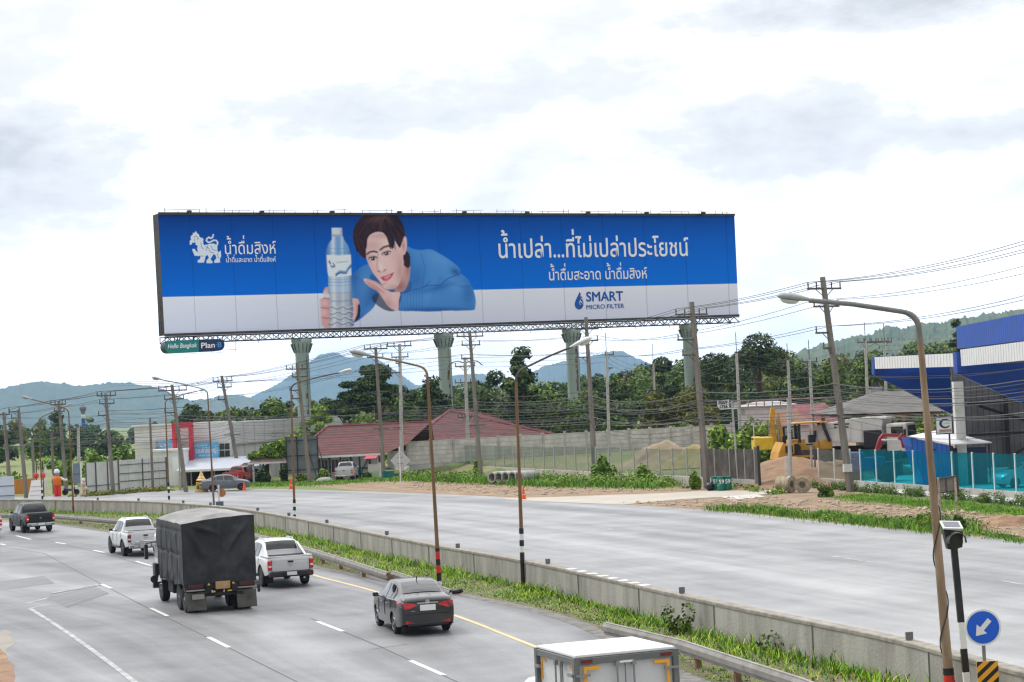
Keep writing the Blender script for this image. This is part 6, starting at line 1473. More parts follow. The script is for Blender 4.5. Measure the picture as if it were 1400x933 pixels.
class Body:
    def __init__(s, cols, sill, arches):
        s.cols = cols; s.sill = sill; s.arches = arches; s.ys = [c[0] for c in cols]
    def at(s, y): return [np.interp(y, s.ys, [c[k] for c in s.cols]) for k in range(1, 5)]
    def bottom(s, y):
        z = np.interp(y, [s.ys[0], s.ys[0] + .35, s.ys[-1] - .4, s.ys[-1]], [s.sill + .10, s.sill, s.sill, s.sill + .05])
        for yw, r, zw in s.arches:
            if abs(y - yw) < r: z = max(z, zw + math.sqrt(r * r - (y - yw) ** 2))
        return z
    def half(s, y):
        zt, zb, wb, wt = s.at(y); z0 = s.bottom(y); P = []
        lo = s.sill
        for t in (0, .15, .35, .55, .75, .9, 1.0):
            z = z0 + (zb - z0) * t; f = (z - lo) / (zb - lo); P.append((wb * (.965 + .05 * math.sin(math.pi * min(1, max(0, f)) * .85)), z))
        for t in (.12, .35, .6, .82, .95):
            P.append((wb * .985 + (wt - wb * .985) * t ** .85, zb + (zt - zb) * t))
        P += [(wt * .955, zt - .004 + .012), (wt * .8, zt + .022), (wt * .4, zt + .034), (0, zt + .038)]
        return P
    def side(s, y, t, sd, o=.012):
        zt, zb, wb, wt = s.at(y); return Vector((sd * (wb * .985 + (wt - wb * .985) * t ** .85 + o), y, zb + (zt - zb) * t + o * .3))
    def roof(s, y, f, o=.014):
        zt, zb, wb, wt = s.at(y); a = abs(f); z = np.interp(a, [0, .4, .8, .955], [.038, .034, .022, .008]); return Vector((wt * f, y, zt + z + o))
    def build(s, name, m, parent):
        ys = set(s.ys)
        for yw, r, zw in s.arches:
            for k in range(15): ys.add(yw - r * math.cos(math.pi * k / 14))
            ys.add(yw - r - .004); ys.add(yw + r + .004)
        ys = sorted(ys); ys = [y for i, y in enumerate(ys) if i == 0 or y - ys[i - 1] > .003]; ys[-1] = s.ys[-1]
        V = []; n = None
        for y in ys:
            h = s.half(y); ring = [(x, y, z) for x, z in h] + [(-x, y, z) for x, z in h[-2::-1]]; n = len(ring); V += ring
        F = [(i * n + k, i * n + k + 1, (i + 1) * n + k + 1, (i + 1) * n + k) for i in range(len(ys) - 1) for k in range(n - 1)]
        for e in (0, (len(ys) - 1) * n):
            for k in range((n - 1) // 2): 
                q = (e + k, e + k + 1, e + n - 2 - k, e + n - 1 - k); F.append(q if len(set(q)) == 4 else tuple(dict.fromkeys(q)))
        b = MB(); b.add(V, F); return b.build(name, m, parent, smooth=38)
def patch_grid(name, f, us, vs, m, parent):
    b = MB(); V = [f(u, v) for u in us for v in vs]; n = len(vs); b.add(V, [(i * n + j, (i + 1) * n + j, (i + 1) * n + j + 1, i * n + j + 1) for i in range(len(us) - 1) for j in range(n - 1)]); return b.build(name, m, parent, smooth=30, recalc=False)
def lin(a, b, n): return [a + (b - a) * k / n for k in range(n + 1)]
def wheel(parent, x, y, r, wd, rim_m=None, sd=1, spokes=5):
    w_ = bpy.data.objects.new('wheel', None); col.objects.link(w_); w_.parent = parent; w_.location = (x, y, r); w_.empty_display_size = .1; KIDS.setdefault(parent.name, []).append(w_)
    b = MB(); b.lathe([(.62 * r, -wd * .46), (.90 * r, -wd / 2), (.985 * r, -wd * .4), (r, -wd * .2), (r, wd * .2), (.985 * r, wd * .4), (.90 * r, wd / 2), (.62 * r, wd * .46)], n=28, axis='X'); b.build('tyre', M_tyre, w_, smooth=40)
    b = MB(); o = sd * wd * .40; pr = [(.64 * r, o), (.60 * r, o + sd * .02), (.56 * r, o - sd * .02), (.16 * r, o - sd * .01), (.14 * r, o + sd * .02), (.02, o + sd * .02)]; b.lathe(pr, n=24, axis='X')
    b.build('rim', rim_m or M_alloy, w_, smooth=35); b = MB()
    for k in range(spokes):
        a = 2 * math.pi * k / spokes; c, s_ = math.cos, math.sin; e = o - sd * .004
        b.quad(*[(e, rr * c(a + da) * r, rr * s_(a + da) * r) for rr, da in ((.22, -.25), (.52, -.38), (.52, .38), (.22, .25))])
    b.build('spoke_gap', M_under, w_, recalc=False); return w_
def place(root, x, y, rz): root.location = (x, y, 0.012); root.rotation_euler = (0, 0, R(rz))
def mirror_parts(parent, body, y, z, m):
    for sd in (-1, 1):
        b = MB(); b.box((sd * (body.at(y)[2] + .11), y, z), (.17, .09, .12)); b.beam((sd * body.at(y)[2] * .97, y + .02, z - .06), (sd * (body.at(y)[2] + .06), y, z - .04), .05); b.build('mirror', m, parent, bevel=.035, seg=2)
def door_lines(parent, body, ys, z0, m):
    for sd in (-1, 1):
        for y in ys:
            h = body.half(y); b = MB(); pts = [Vector((sd * (x + .004), y, z)) for x, z in h[2:7]]
            for p, q in zip(pts, pts[1:]): b.beam(p, q, .014, .008)
            b.build('door_seam', M_under, parent)

def sedan(label, pm, loc, rz, badge=True):
    cols = [(-2.215, .93, .86, .68, .60), (-2.19, 1.00, .90, .745, .68), (-2.12, 1.055, .94, .785, .70), (-1.98, 1.085, .98, .815, .705), (-1.75, 1.105, 1.0, .84, .69), (-1.56, 1.14, 1.01, .85, .665), (-1.38, 1.235, 1.0, .855, .63), (-1.1, 1.365, .985, .86, .595), (-.82, 1.445, .975, .862, .575), (-.4, 1.478, .96, .865, .57), (.1, 1.475, .945, .865, .57), (.42, 1.435, .94, .865, .575), (.85, 1.245, .93, .86, .62), (1.22, 1.03, .92, .855, .69), (1.6, .965, .875, .84, .69), (1.95, .87, .79, .79, .64), (2.13, .75, .69, .70, .56), (2.2, .60, .56, .60, .5)]
    bd_ = Body(cols, .24, [(-1.22, .355, .31), (1.33, .355, .31)]); r = empty('sedan_car', (0, 0, 0), 0, label, 'car')
    bd_.build('body', pm, r); b = MB(); b.box((0, 0, .42), (1.46, 4.1, .38)); b.build('underbody', M_under, r)
    for x in (-.735, .735):
        for y in (-1.22, 1.33): wheel(r, x, y, .31, .19, M_alloy, 1 if x > 0 else -1)
    patch_grid('rear_window', lambda f, y: bd_.roof(y, f), lin(-.86, .86, 6), lin(-1.54, -.92, 5), M_carglass, r)
    patch_grid('windscreen', lambda f, y: bd_.roof(y, f), lin(-.88, .88, 6), lin(.46, 1.16, 5), M_carglass, r)
    for sd in (-1, 1):
        for y0, y1 in ((-1.28, -.93), (-.87, -.26), (-.18, .62)):
            patch_grid('side_window', lambda y, t: bd_.side(y, t if y > -1.2 else t * .8, sd), lin(y0, y1, 5), lin(.10, .84, 4), M_carglass, r)
    door_lines(r, bd_, (-1.02, -.22, .72), .3, M_under); mirror_parts(r, bd_, .66, 1.02, pm)
    for sd in (-1, 1):
        b = MB(); o = -2.235; pts = [(sd * .30, o + .02, .875), (sd * .78, o + .06, .80), (sd * .80, o + .30, .86), (sd * .80, o + .46, .97), (sd * .74, o + .05, .965), (sd * .34, o + .02, .91)]
        b.prism([(sd * .30, -2.228, .885), (sd * .56, -2.228, .79), (sd * .70, -2.213, .79), (sd * .715, -2.205, .965), (sd * .52, -2.218, .955)], (0, .1, 0)); b.prism([(sd * .69, -2.215, .83), (sd * .78, -2.17, .84), (sd * .845, -1.86, .93), (sd * .835, -1.82, .985), (sd * .775, -2.15, .975), (sd * .70, -2.21, .955)], (-sd * .06, .03, 0)); b.build('tail_lamp', M_tail, r)
        b = MB(); b.prism([(sd * .40, -2.232, .365), (sd * .66, -2.215, .35), (sd * .74, -2.17, .46), (sd * .6, -2.232, .43)], (0, .06, 0)); b.build('rear_reflector', M_tail, r)
        for y in (-.55, .25):
            b = MB(); b.box((sd * .882, y, .86), (.03, .17, .03)); b.build('door_handle', M_chrome, r, bevel=.008)
    b = MB(); b.box((0, -2.236, .80), (.46, .02, .17)); b.build('number_plate', M_plate, r, bevel=.008)
    b = MB(); b.box((0, -2.232, .935), (.62, .03, .035)); b.build('trim_strip', M_chrome, r, bevel=.01)
    b = MB(); b.box((0, -2.225, .62), (1.36, .03, .012)); b.box((0, -2.215, .985), (1.2, .02, .010)); b.build('boot_seam', M_under, r)
    b = MB(); b.box((0, -2.195, .33), (1.2, .09, .10)); b.build('lower_bumper', M_trim, r, bevel=.03)
    b = MB(); b.lathe([(.065, 0), (.065, .02), (.045, .025), (.045, .01)], (0, -2.225, .965), 16, axis='Y', M=None); b.build('badge', M_chrome, r)
    b = MB(); b.tube([(.02, -.72, 1.50), (.02, -.78, 1.60), (.02, -.95, 1.62)], [.018, .012, .006], 6); b.build('aerial', M_trim, r)
    b = MB(); b.beam((-.5, -2.236, .72), (-.38, -2.236, .72), .045, .012); b.build('script_badge', M_chrome, r)
    place(r, loc[0], loc[1], rz); return r

def pickup(label, pm, loc, rz, bed='cover', rails=True, bumper=None, dark_rim=True, light_m=None, sportbar=False, cat='pickup', h=1.0, wide=1.0, exhaust=False):
    w0 = .915 * wide
    cols = [(-2.62, 1.10, 1.02, w0 * .93, w0 * .91), (-2.59, 1.155, 1.07, w0 * .965, w0 * .935), (-2.5, 1.165, 1.10, w0 * .985, w0 * .945), (-1.9, 1.17, 1.11, w0, w0 * .95), (-1.16, 1.175, 1.12, w0, w0 * .95), (-1.10, 1.18, 1.12, w0, w0 * .9), (-1.05, 1.36, 1.12, w0, w0 * .80), (-.96, 1.58, 1.12, w0, w0 * .745), (-.84, 1.72, 1.12, w0, w0 * .715), (-.5, 1.775, 1.115, w0, w0 * .70), (.2, 1.785, 1.11, w0, w0 * .70), (.52, 1.735, 1.105, w0, w0 * .715), (.95, 1.46, 1.10, w0 * .995, w0 * .78), (1.28, 1.20, 1.09, w0 * .99, w0 * .85), (1.9, 1.15, 1.04, w0 * .975, w0 * .84), (2.35, 1.06, .98, w0 * .93, w0 * .8), (2.55, .92, .86, w0 * .84, w0 * .72), (2.6, .75, .70, w0 * .76, w0 * .66)]
    cols = [(c[0], c[1] * h, c[2] * h, c[3], c[4]) for c in cols]
    bd_ = Body(cols, .44, [(-1.42, .46, .385), (1.66, .46, .385)]); r = empty('pickup_truck', (0, 0, 0), 0, label, cat)
    bd_.build('body', pm, r); b = MB(); b.box((0, .05, .58), (1.56, 4.7, .36)); b.box((0, -1.42, .40), (1.2, .16, .16)); b.build('underbody', M_under, r)
    for x in (-.80 * wide, .80 * wide):
        for y in (-1.42, 1.66): wheel(r, x, y, .385, .255, M_darkrim if dark_rim else M_alloy, 1 if x > 0 else -1, 6)
    # dark flared wheel arch lips
    for sd in (-1, 1):
        for yw in (-1.42, 1.66):
            b = MB(); P = [(yw - .47 * math.cos(math.pi * k / 14), .385 + .47 * math.sin(math.pi * k / 14)) for k in range(15)]; xx = w0 * 1.0
            b.tube([(sd * (bd_.at(y)[2] * 1.0), y, z) for y, z in P], .028, 6); b.build('arch_lip', M_trim if dark_rim else pm, r, smooth=50)
    patch_grid('rear_window', lambda f, y: bd_.roof(y, f), lin(-.90, .90, 6), [-1.045, -1.0, -.96, -.90, -.86], M_carglass, r)
    patch_grid('windscreen', lambda f, y: bd_.roof(y, f), lin(-.88, .88, 6), lin(.56, 1.22, 5), M_carglass, r)
    for sd in (-1, 1):
        for y0, y1 in ((-.86, -.26), (-.18, .70)):
            patch_grid('side_window', lambda y, t: bd_.side(y, t, sd), lin(y0, y1, 5), lin(.08, .84, 4), M_carglass, r)
    door_lines(r, bd_, (-1.08, -.22, .80), .4, M_under); mirror_parts(r, bd_, .72, 1.22 * h, pm if not dark_rim else M_trim)
    zt = 1.17 * h
    # load bed: dark inside or cover, framed by the side rails
    b = MB()
    if bed == 'cover': b.box((0, -1.86, zt + .035), (w0 * 1.72, 1.42, .035)); b.build('bed_cover', M_trim, r, bevel=.015)
    else:
        b.box((0, -1.86, zt + .038), (w0 * 1.64, 1.36, .012)); b.build('bed_liner', M_under, r)
        for x in (-1, 1): b = MB(); b.box((x * w0 * .885, -1.86, zt + .045), (w0 * .13, 1.44, .06)); b.build('bed_rail', pm, r, bevel=.02)
        b = MB(); b.box((0, -2.55, zt + .04), (w0 * 1.7, .07, .06)); b.build('tailgate_top', pm, r, bevel=.02)
    if sportbar:
        for sd in (-1, 1):
            b = MB(); b.prism([(sd * w0 * .88, -1.15, zt + .04), (sd * w0 * .88, -1.95, zt + .04), (sd * w0 * .80, -1.35, zt + .34), (sd * w0 * .74, -1.06, zt + .52)], (-sd * .09, 0, 0)); b.build('sport_bar', pm, r, bevel=.02)
    if rails:
        for sd in (-1, 1):
            b = MB(); b.tube([(sd * .56, -.72, 1.80 * h), (sd * .56, -.62, 1.835 * h), (sd * .56, .2, 1.84 * h), (sd * .56, .34, 1.81 * h)], .022, 6); b.build('roof_rail', M_chrome if pm is not MATS.get('paint_black') else M_trim, r)
    # rear end
    yb = -2.63
    b = MB()
    for sd in (-1, 1): b.box((sd * w0 * .80, yb - .002, .86 * h), (.012, .02, .50)); 
    b.box((0, yb - .002, .625), (w0 * 1.6, .02, .012)); b.build('tailgate_seam', M_under, r)
    b = MB(); b.box((0, yb - .015, 1.02 * h), (.22, .03, .07)); b.build('tailgate_handle', M_trim, r, bevel=.012)
    b = MB(); b.box((0, yb - .008, .90 * h), (.12, .02, .05)); b.build('badge', M_chrome, r, bevel=.01)
    for sd in (-1, 1):
        b = MB(); b.box((sd * w0 * .885, yb + .05, .90 * h), (.16, .16, .36)); b.build('tail_lamp', light_m or M_tail, r, bevel=.03)
        b = MB(); b.box((sd * w0 * .885, yb - .034, .86 * h), (.11, .01, .07)); b.build('reversing_lamp', M_plate, r)
        b = MB(); b.box((sd * .68, -1.95, .32), (.28, .02, .34)); b.build('mud_flap', M_trim, r)
        b = MB(); b.tube([(sd * w0 * .98, -.75, .42), (sd * w0 * 1.04, .0, .41), (sd * w0 * .98, 1.0, .42)], .055, 8); b.build('side_step', M_trim, r)
    bm_ = bumper or M_trim
    b = MB(); b.box((0, yb - .06, .52), (w0 * 1.86, .20, .20)); b.build('rear_bumper', bm_, r, bevel=.04); b = MB(); b.box((0, yb - .17, .54), (.62, .03, .14)); b.build('plate_holder', bm_, r, bevel=.01)
    b = MB(); b.box((0, yb - .19, .545), (.38, .012, .13)); b.build('number_plate', M_plate, r)
    for sd in (-1, 1):
        b = MB(); b.box((sd * w0 * .78, yb - .165, .50), (.2, .012, .05)); b.build('rear_reflector', M_taild, r)
    if exhaust: b = MB(); b.tube([(.5, -2.45, .36), (.5, -2.70, .35)], .04, 10); b.build('exhaust', M_chrome, r)
    b = MB(); b.box((0, -.75, 1.735 * h), (.35, .05, .04)); b.build('brake_light', M_taild, r)
    place(r, loc[0], loc[1], rz); return r

def rear_at(px, py, half_len, rz):
    """root position for a vehicle whose rear axle centre stands at this ground pixel"""
    g = G(px, py); a = R(rz); return (g.x - math.sin(a) * half_len, g.y + math.cos(a) * half_len)
P_white = paint('paint_white', (.60, .60, .61)); P_black = paint('paint_black', (.004, .004, .005), .42, .10); P_grey = paint('paint_grey', (.012, .0115, .0145), .4, .8, .0, 1.55); P_silver = paint('paint_silver', (.50, .50, .50), .35, .5, .4); P_red = paint('paint_red', (.34, .018, .014)); P_midgrey = paint('paint_midgrey', (.13, .14, .16), .3, .8, .4)
sedan('dark grey sedan driving away in the lane beside the yellow line', P_grey, rear_at(576.5, 864.5, 1.22, 15), 15)
pickup('white pickup with roof rails and sport bar, right of the canvas truck', P_white, rear_at(389, 800.5, 1.42, 19.5), 19.5, bed='open', sportbar=True, h=.965, light_m=M_tail, exhaust=True)
pk = pickup('white pickup partly hidden behind the left side of the canvas truck', P_white, rear_at(193, 759, 1.42, 23), 23, bed='open', light_m=M_taild, bumper=M_chrome)
b = MB(); rs = random.Random(2); b.box((-.28, -2.92, .62), (.16, .12, .42)); b.tube([(-.6, -2.95, .75), (.7, -2.95, .75)], .035, 6); b.lathe([(.04, -.03), (.15, -.02), (.15, .02), (.04, .03)], (.35, -2.98, .55), 14, axis='Y'); b.box((.55, -2.9, .68), (.3, .16, .2)); b.build('rear_carrier', M_chrome, pk, bevel=.02)
pickup('black double cab pickup at the far left in front of the guard rail', P_black, rear_at(50, 727.5, 1.42, 27), 27, bed='cover', rails=False, bumper=M_chrome, light_m=M_tail)
pickup('white vehicle cut off by the left edge, behind the black pickup', P_white, rear_at(-22, 735, 1.42, 26), 26, bed='open', light_m=M_tail, bumper=M_white2)
pickup('silver pickup parked facing the white wall of the red roofed house', P_silver, rear_at(472.5, 657.5, 1.42, -2), -2, bed='open', rails=False, dark_rim=False, bumper=M_chrome)
sedan('grey sedan parked side on in front of the white shop building', P_midgrey, (G(309, 671.5).x, G(309, 671.5).y), -78)
pickup('red and white pickup parked behind the grey sedan at the shop', P_red, (Q(329, 650, 198).x, 198), -15, bed='open', rails=False, dark_rim=False, cat='pickup')
b = MB(); b.box((0, -.1, 1.72), (1.36, 1.2, .12)); rp = [o for o in bpy.data.objects if o.get('label', '').startswith('red and white pickup')][0]; b.build('white_roof', P_white, rp, bevel=.05)
sedan('silver car standing behind the right end of the teal fence', P_silver, (Q(1404, 640, 123).x, 123), 105)

# ---- small pickup with a white insulated cargo box, cut by the bottom edge
M_boxw = mat('box_white', (.62, .62, .62), .45, var=.06, vs=1.2)
M_boxframe = mat('box_frame_grey', (.16, .165, .165), .5, .3, var=.2)
M_steel = mat('door_bar_steel', (.30, .30, .30), .4, .6)
M_orange = mat('orange_reflective', (.85, .38, .02), .45)
def ray_z(px, py, z): return G(px, py, z)
c0, c1, c2 = ray_z(787.5, 902.5, 2.3), ray_z(920.5, 885.5, 2.3), ray_z(735, 888, 2.3)
hd = 20.5; rr_ = c0.lerp(c1, .5); bw_, bl_ = 1.80, 1.74
cr_ = pickup('small pickup carrying a white cargo box with grey corner frames', P_white, (0, 0), 0, bed='open', rails=False, wide=.95, h=.92, cat='pickup')
place(cr_, rr_.x - math.sin(R(hd)) * 2.55, rr_.y + math.cos(R(hd)) * 2.55, hd)
y0, y1, zb, zt = -2.55, -2.55 + bl_, .80, 2.30; yc = (y0 + y1) / 2
bx = MB(); bx.box((0, yc, (zb + zt) / 2 - .02), (bw_ - .06, bl_ - .06, zt - zb - .04)); bo = bx.build('cargo_box', M_boxw, cr_)
b = MB(); b.box((0, yc, zt + .012), (bw_ + .01, bl_ + .01, .05)); b.build('box_roof', mat('box_roof_white', (.72, .72, .72), .5), bo, bevel=.012)
b = MB(); f = .085
for z in (zt - .075, zb + .04): b.box((0, y0, z), (bw_, f, .11)); b.box((0, y1, z), (bw_, f, .11)); b.box((-bw_ / 2, yc, z), (f, bl_, .11)); b.box((bw_ / 2, yc, z), (f, bl_, .11))
for x in (-1, 1):
    for y in (y0, y1): b.box((x * bw_ / 2, y, (zb + zt) / 2), (.10, .10, zt - zb))
b.build('box_frame', M_boxframe, bo, bevel=.008)
for x in (-.18, .12):
    b = MB(); b.tube([(x, y0 - .055, zb + .1), (x, y0 - .055, zt - .10)], .018, 8); b.box((x, y0 - .05, zt - .16), (.07, .06, .07)); b.box((x, y0 - .05, zb + .5), (.07, .05, .05)); b.build('lock_bar', M_steel, bo)
b = MB(); b.box((-.03, y0 - .034, (zb + zt) / 2), (.014, .012, zt - zb - .25)); b.build('door_seam', M_boxframe, bo)
b = MB(); b.box((-.02, y0 - .06, zt - .13), (.24, .03, .03)); b.build('lamp_bar', M_plate, bo)
for x in (-1, 1):
    b = MB(); b.box((x * .64, y0 - .036, zt - .19), (.27, .012, .055)); b.box((x * .75, y0 - .0365, zt - .38), (.055, .012, .42)); b.build('reflective_mark', M_orange, bo)
    for z in (zt - .30, zb + .35):
        b = MB(); b.box((x * (bw_ / 2 - .10), y0 - .06, z), (.26, .04, .04)); b.build('hinge', M_steel, bo)
    b = MB(); b.box((x * .72, y0 - .050, zt - .075), (.2, .015, .05)); b.build('marker_lamp', M_taild, bo)
xs_ = -bw_ / 2
for y in (y0 + .55, y0 + .78):
    b = MB(); b.tube([(xs_ - .055, y, zb + .1), (xs_ - .055, y, zt - .10)], .018, 8); b.box((xs_ - .05, y, zt - .16), (.06, .07, .07)); b.build('lock_bar', M_steel, bo)
b = MB(); b.box((xs_ + .024, y0 + .67, (zb + zt) / 2), (.012, .014, zt - zb - .25)); b.build('door_seam', M_boxframe, bo)
for y in (y0 + .22, y1 - .22):
    b = MB(); b.box((xs_ + .022, y, zt - .20), (.012, .22, .05)); b.box((xs_ + .0215, y + (.09 if y > yc else -.09), zt - .36), (.012, .05, .34)); b.build('reflective_mark', M_orange, bo)
for y in (y1 - .12, y0 + .1): b = MB(); b.box((xs_ - .06, y, zt - .3), (.04, .2, .05)); b.build('hinge', M_steel, bo)
b = MB(); b.lathe([(.13, 0), (.13, .006), (.10, .008), (.10, 0)], (xs_ + .018, y0 + .24, zt - .62), 20, axis='X'); b.build('round_mark', M_tail, bo)

# ---- big truck under a dark canvas
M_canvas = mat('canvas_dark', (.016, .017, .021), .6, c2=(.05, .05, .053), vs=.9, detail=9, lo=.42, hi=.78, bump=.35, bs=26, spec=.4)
M_canvastop = mat('canvas_lit_top', (.11, .108, .104), .7, c2=(.36, .35, .34), vs=.8, stretch=(1, .35, 1), detail=9, bump=.35, bs=20)  # paler copy of the canvas: light from above put into the colour
M_grime = mat('truck_grime', (.014, .013, .013), .8, var=.4, vs=3)
tk = empty('canvas_truck', (0, 0, 0), 0, 'big truck covered with a dark canvas tarpaulin, mud flaps at the rear', 'truck')
BWd, BL0, BL1, ZB, ZS = 1.24, -2.6, 2.6, 1.02, 3.05
rng3 = np.random.default_rng(5)
def fold(x, y, z):
    return 0
V, F, MI = [], [], []
def grid_face(fn, nu, nv, mi):
    o = len(V)
    for i in range(nu + 1):
        for j in range(nv + 1): V.append(fn(i / nu, j / nv))
    for i in range(nu):
        for j in range(nv): F.append((o + i * (nv + 1) + j, o + (i + 1) * (nv + 1) + j, o + (i + 1) * (nv + 1) + j + 1, o + i * (nv + 1) + j + 1)); MI.append(mi)
from mathutils import noise as mnoise
def nz(a, b, c=0.0): return mnoise.noise(Vector((a, b, c)))
def crease(u, v, x0, y0, x1, y1, wd):
    """soft ridge along a line, in face units of metres"""
    dx, dy = x1 - x0, y1 - y0; L2 = dx * dx + dy * dy; t = max(0, min(1, ((u - x0) * dx + (v - y0) * dy) / L2)); d = math.hypot(u - x0 - t * dx, v - y0 - t * dy); return math.exp(-(d / wd) ** 2) * math.sin(math.pi * min(1, max(0, t * .9 + .08)))
def top_z(x, y):
    """canvas top: bulged over the load, sagging between the hoops"""
    return ZS + .17 * (1 - (x / BWd) ** 2) * (.75 + .25 * math.cos((y - BL0) * 2.4)) + .10 * (x / BWd) * .9 + .10 + .03 * nz(x * 1.5, y * 1.5) - .10 * max(0, 1 - (y - BL0) / .5) * (1 - abs(x / BWd) ** 2) * 1.2
def rear(u, v):
    x = -BWd + 2 * BWd * u; zt = top_z(x, BL0) - .03; zbm = ZB - .06 + .05 * math.sin(u * 9) * 0 + .03 * nz(u * 6, 3); z = zbm + (zt - zbm) * v; H = zt - zbm
    X_, Z_ = u * 2.5, v * H
    d = .07 * crease(X_, Z_, .15, H - .1, .75, H - 1.3, .10) + .06 * crease(X_, Z_, .25, H - .05, 1.25, H - .55, .09) + .06 * crease(X_, Z_, 2.35, H - .1, 1.45, H - 1.2, .10) + .05 * crease(X_, Z_, 1.25, H - .1, 1.2, .4, .07) + .05 * crease(X_, Z_, 1.9, H - .3, 1.3, .5, .09) - .05 * crease(X_, Z_, .5, H - .4, .4, .3, .16) + .04 * crease(X_, Z_, 2.45, H - .6, 1.9, .5, .08)
    d += .05 * nz(X_ * 1.3, Z_ * .9, 2) + .018 * nz(X_ * 5, Z_ * 3, 8) + .008 * nz(X_ * 13, Z_ * 9, 5); d *= 1.7; edge_ = min(1, 5 * u, 5 * (1 - u)) * min(1, 6 * (1 - v))
    return (x, BL0 - .02 - d * edge_ - .05 * (1 - v) * math.sin(math.pi * u), z)
def left(u, v):
    y = BL0 + (BL1 - BL0) * u; zt = top_z(-BWd, y) - .03; zbm = ZB - .12 + .07 * abs(math.sin(u * 11)) + .05 * nz(u * 7, 1); z = zbm + (zt - zbm) * v; H = zt - zbm; Y_, Z_ = u * 5.2, v * H
    d = 0
    for k in range(1, 5): d += .045 * math.exp(-((Y_ - k * 1.04 - .08 * nz(Z_ * 1.2, k)) / .07) ** 2)
    d -= .05 * math.exp(-((Z_ - 1.0) / .05) ** 2) + .04 * math.exp(-((Z_ - H + .28) / .04) ** 2)
    d += .05 * nz(Y_ * 1.1, Z_ * 1.1, 4) + .02 * nz(Y_ * 4.5, Z_ * 2.2, 1) + (.05 * nz(Y_ * 7, Z_ * 3.0, 7) + .03 * math.sin(Y_ * 17 + 3 * nz(Y_, Z_ * 2))) * max(0, 1 - Z_ / .55); e = min(1, 5 * (1 - v)) * min(1, 8 * u)
    return (-BWd - .01 - d * e, y, z)
def right(u, v): p = left(1 - u, v); return (-p[0], p[1], top_z(BWd, p[1]) - .03 + (p[2] - (top_z(-BWd, p[1]) - .03)))
def front(u, v): x = BWd - 2 * BWd * u; zt = top_z(x, BL1) - .03; return (x, BL1 + .02, ZB + (zt - ZB) * v)
def topf(u, v): x = BWd - 2 * BWd * u; y = BL0 + (BL1 - BL0) * v; e = min(1, 8 * u, 8 * (1 - u), 8 * v, 8 * (1 - v)); return (x * 1.01, y * 1.006, top_z(x, y) - .03 * (1 - e) ** 2)
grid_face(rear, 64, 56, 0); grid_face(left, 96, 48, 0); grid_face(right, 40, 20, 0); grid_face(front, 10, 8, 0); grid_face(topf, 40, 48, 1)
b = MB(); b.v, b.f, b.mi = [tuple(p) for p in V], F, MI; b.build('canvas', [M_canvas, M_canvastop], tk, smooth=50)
b = MB(); b.tube([(-BWd - .10, y, ZB + 1.02 + .03 * math.sin(y * 3)) for y in lin(BL0, BL1, 24)], .012, 5); b.tube([(-BWd - .08, y, ZS - .18) for y in lin(BL0, BL1, 12)], .010, 5)
b.build('rope', mat('rope_black', (.012, .012, .012), .9), tk)
b = MB(); b.box((-.45, 0.2, .80), (.18, 6.2, .24)); b.box((.45, .2, .80), (.18, 6.2, .24)); b.box((0, 0, .98), (2.36, 5.1, .10)); b.box((0, -2.3, .82), (1.9, .25, .2)); b.build('chassis', M_grime, tk)
b = MB(); b.box((0, BL0 - .06, .86), (2.34, .12, .16)); b.build('rear_beam', M_grime, tk, bevel=.02); b = MB(); b.box((0, BL0 - .10, .60), (1.5, .10, .12)); b.build('bumper_bar', M_grime, tk, bevel=.02)
for x in (-1, 1):
    b = MB(); b.box((x * .86, BL0 - .13, .90), (.50, .05, .14)); b.build('tail_lamp', mat('dirty_tail_lamp', (.10, .012, .010), .5, c2=(.03, .012, .01), vs=9), tk, bevel=.015)
    b = MB(); b.box((x * .86, BL0 - .12, .775), (.62, .06, .05)); b.build('lamp_bracket', M_steel, tk)
    b = MB(); b.lathe([(.04, 0), (.04, -.03), (.02, -.035)], (x * .42, BL0 - .13, .94), 10, axis='Y'); b.build('marker_lamp', mat('amber_lamp', (.75, .48, .05), .3), tk)
    b = MB(); b.box((x * .34, BL0 - .16, .70), (.26, .03, .045)); b.build('yellow_mark', mat('yellow_mark', (.75, .50, .03), .5), tk)
    fl = MB(); n_ = 8; o_ = []
    V2 = [(x * .52 + (x * .68) * i / n_, BL0 - .10 - .10 * (1 - j / 6) - .03 * math.sin(i * 1.1 + (x > 0)), .10 + .60 * j / 6) for i in range(n_ + 1) for j in range(7)]
    fl.add(V2, [(i * 7 + j, (i + 1) * 7 + j, (i + 1) * 7 + j + 1, i * 7 + j + 1) for i in range(n_) for j in range(6)]); fo = fl.build('mud_flap', mat('mud_flap_rubber', (.10, .095, .08), .8, c2=(.05, .048, .045), vs=2.5), tk, smooth=60)
    if x < 0: b = MB(); b.box((-.80, BL0 - .185, .56), (.42, .015, .17)); b.build('flap_patch', mat('flap_patch', (.26, .25, .22), .8), fo)
    for y in (-.95, -2.05):
        wheel(tk, x * 1.0, y, .47, .30, mat('dusty_rim', (.30, .29, .27), .6, .3, var=.3), x, 8); wheel(tk, x * .66, y, .47, .26, M_darkrim, x, 8)
    wheel(tk, x * .98, 3.0, .47, .28, mat('dusty_rim', (.30, .29, .27), .6, .3, var=.3), x, 8)
    b = MB(); b.box((x * .95, .6, .72), (.42, 1.0, .46)); b.build('fuel_tank', M_grime, tk, bevel=.05)
    b = MB(); b.tube([(x * 1.0, BL0 - .05, .75), (x * 1.30, BL0 - .06, .72)], .02, 6); b.box((x * 1.30, BL0 - .08, .70), (.09, .08, .26)); b.build('side_marker', M_trim, tk, bevel=.02)
b = MB(); b.box((.06, BL0 - .14, .90), (.50, .03, .26)); b.build('number_plate', mat('tan_plate', (.42, .27, .12), .6, var=.12, vs=6), tk, bevel=.01)
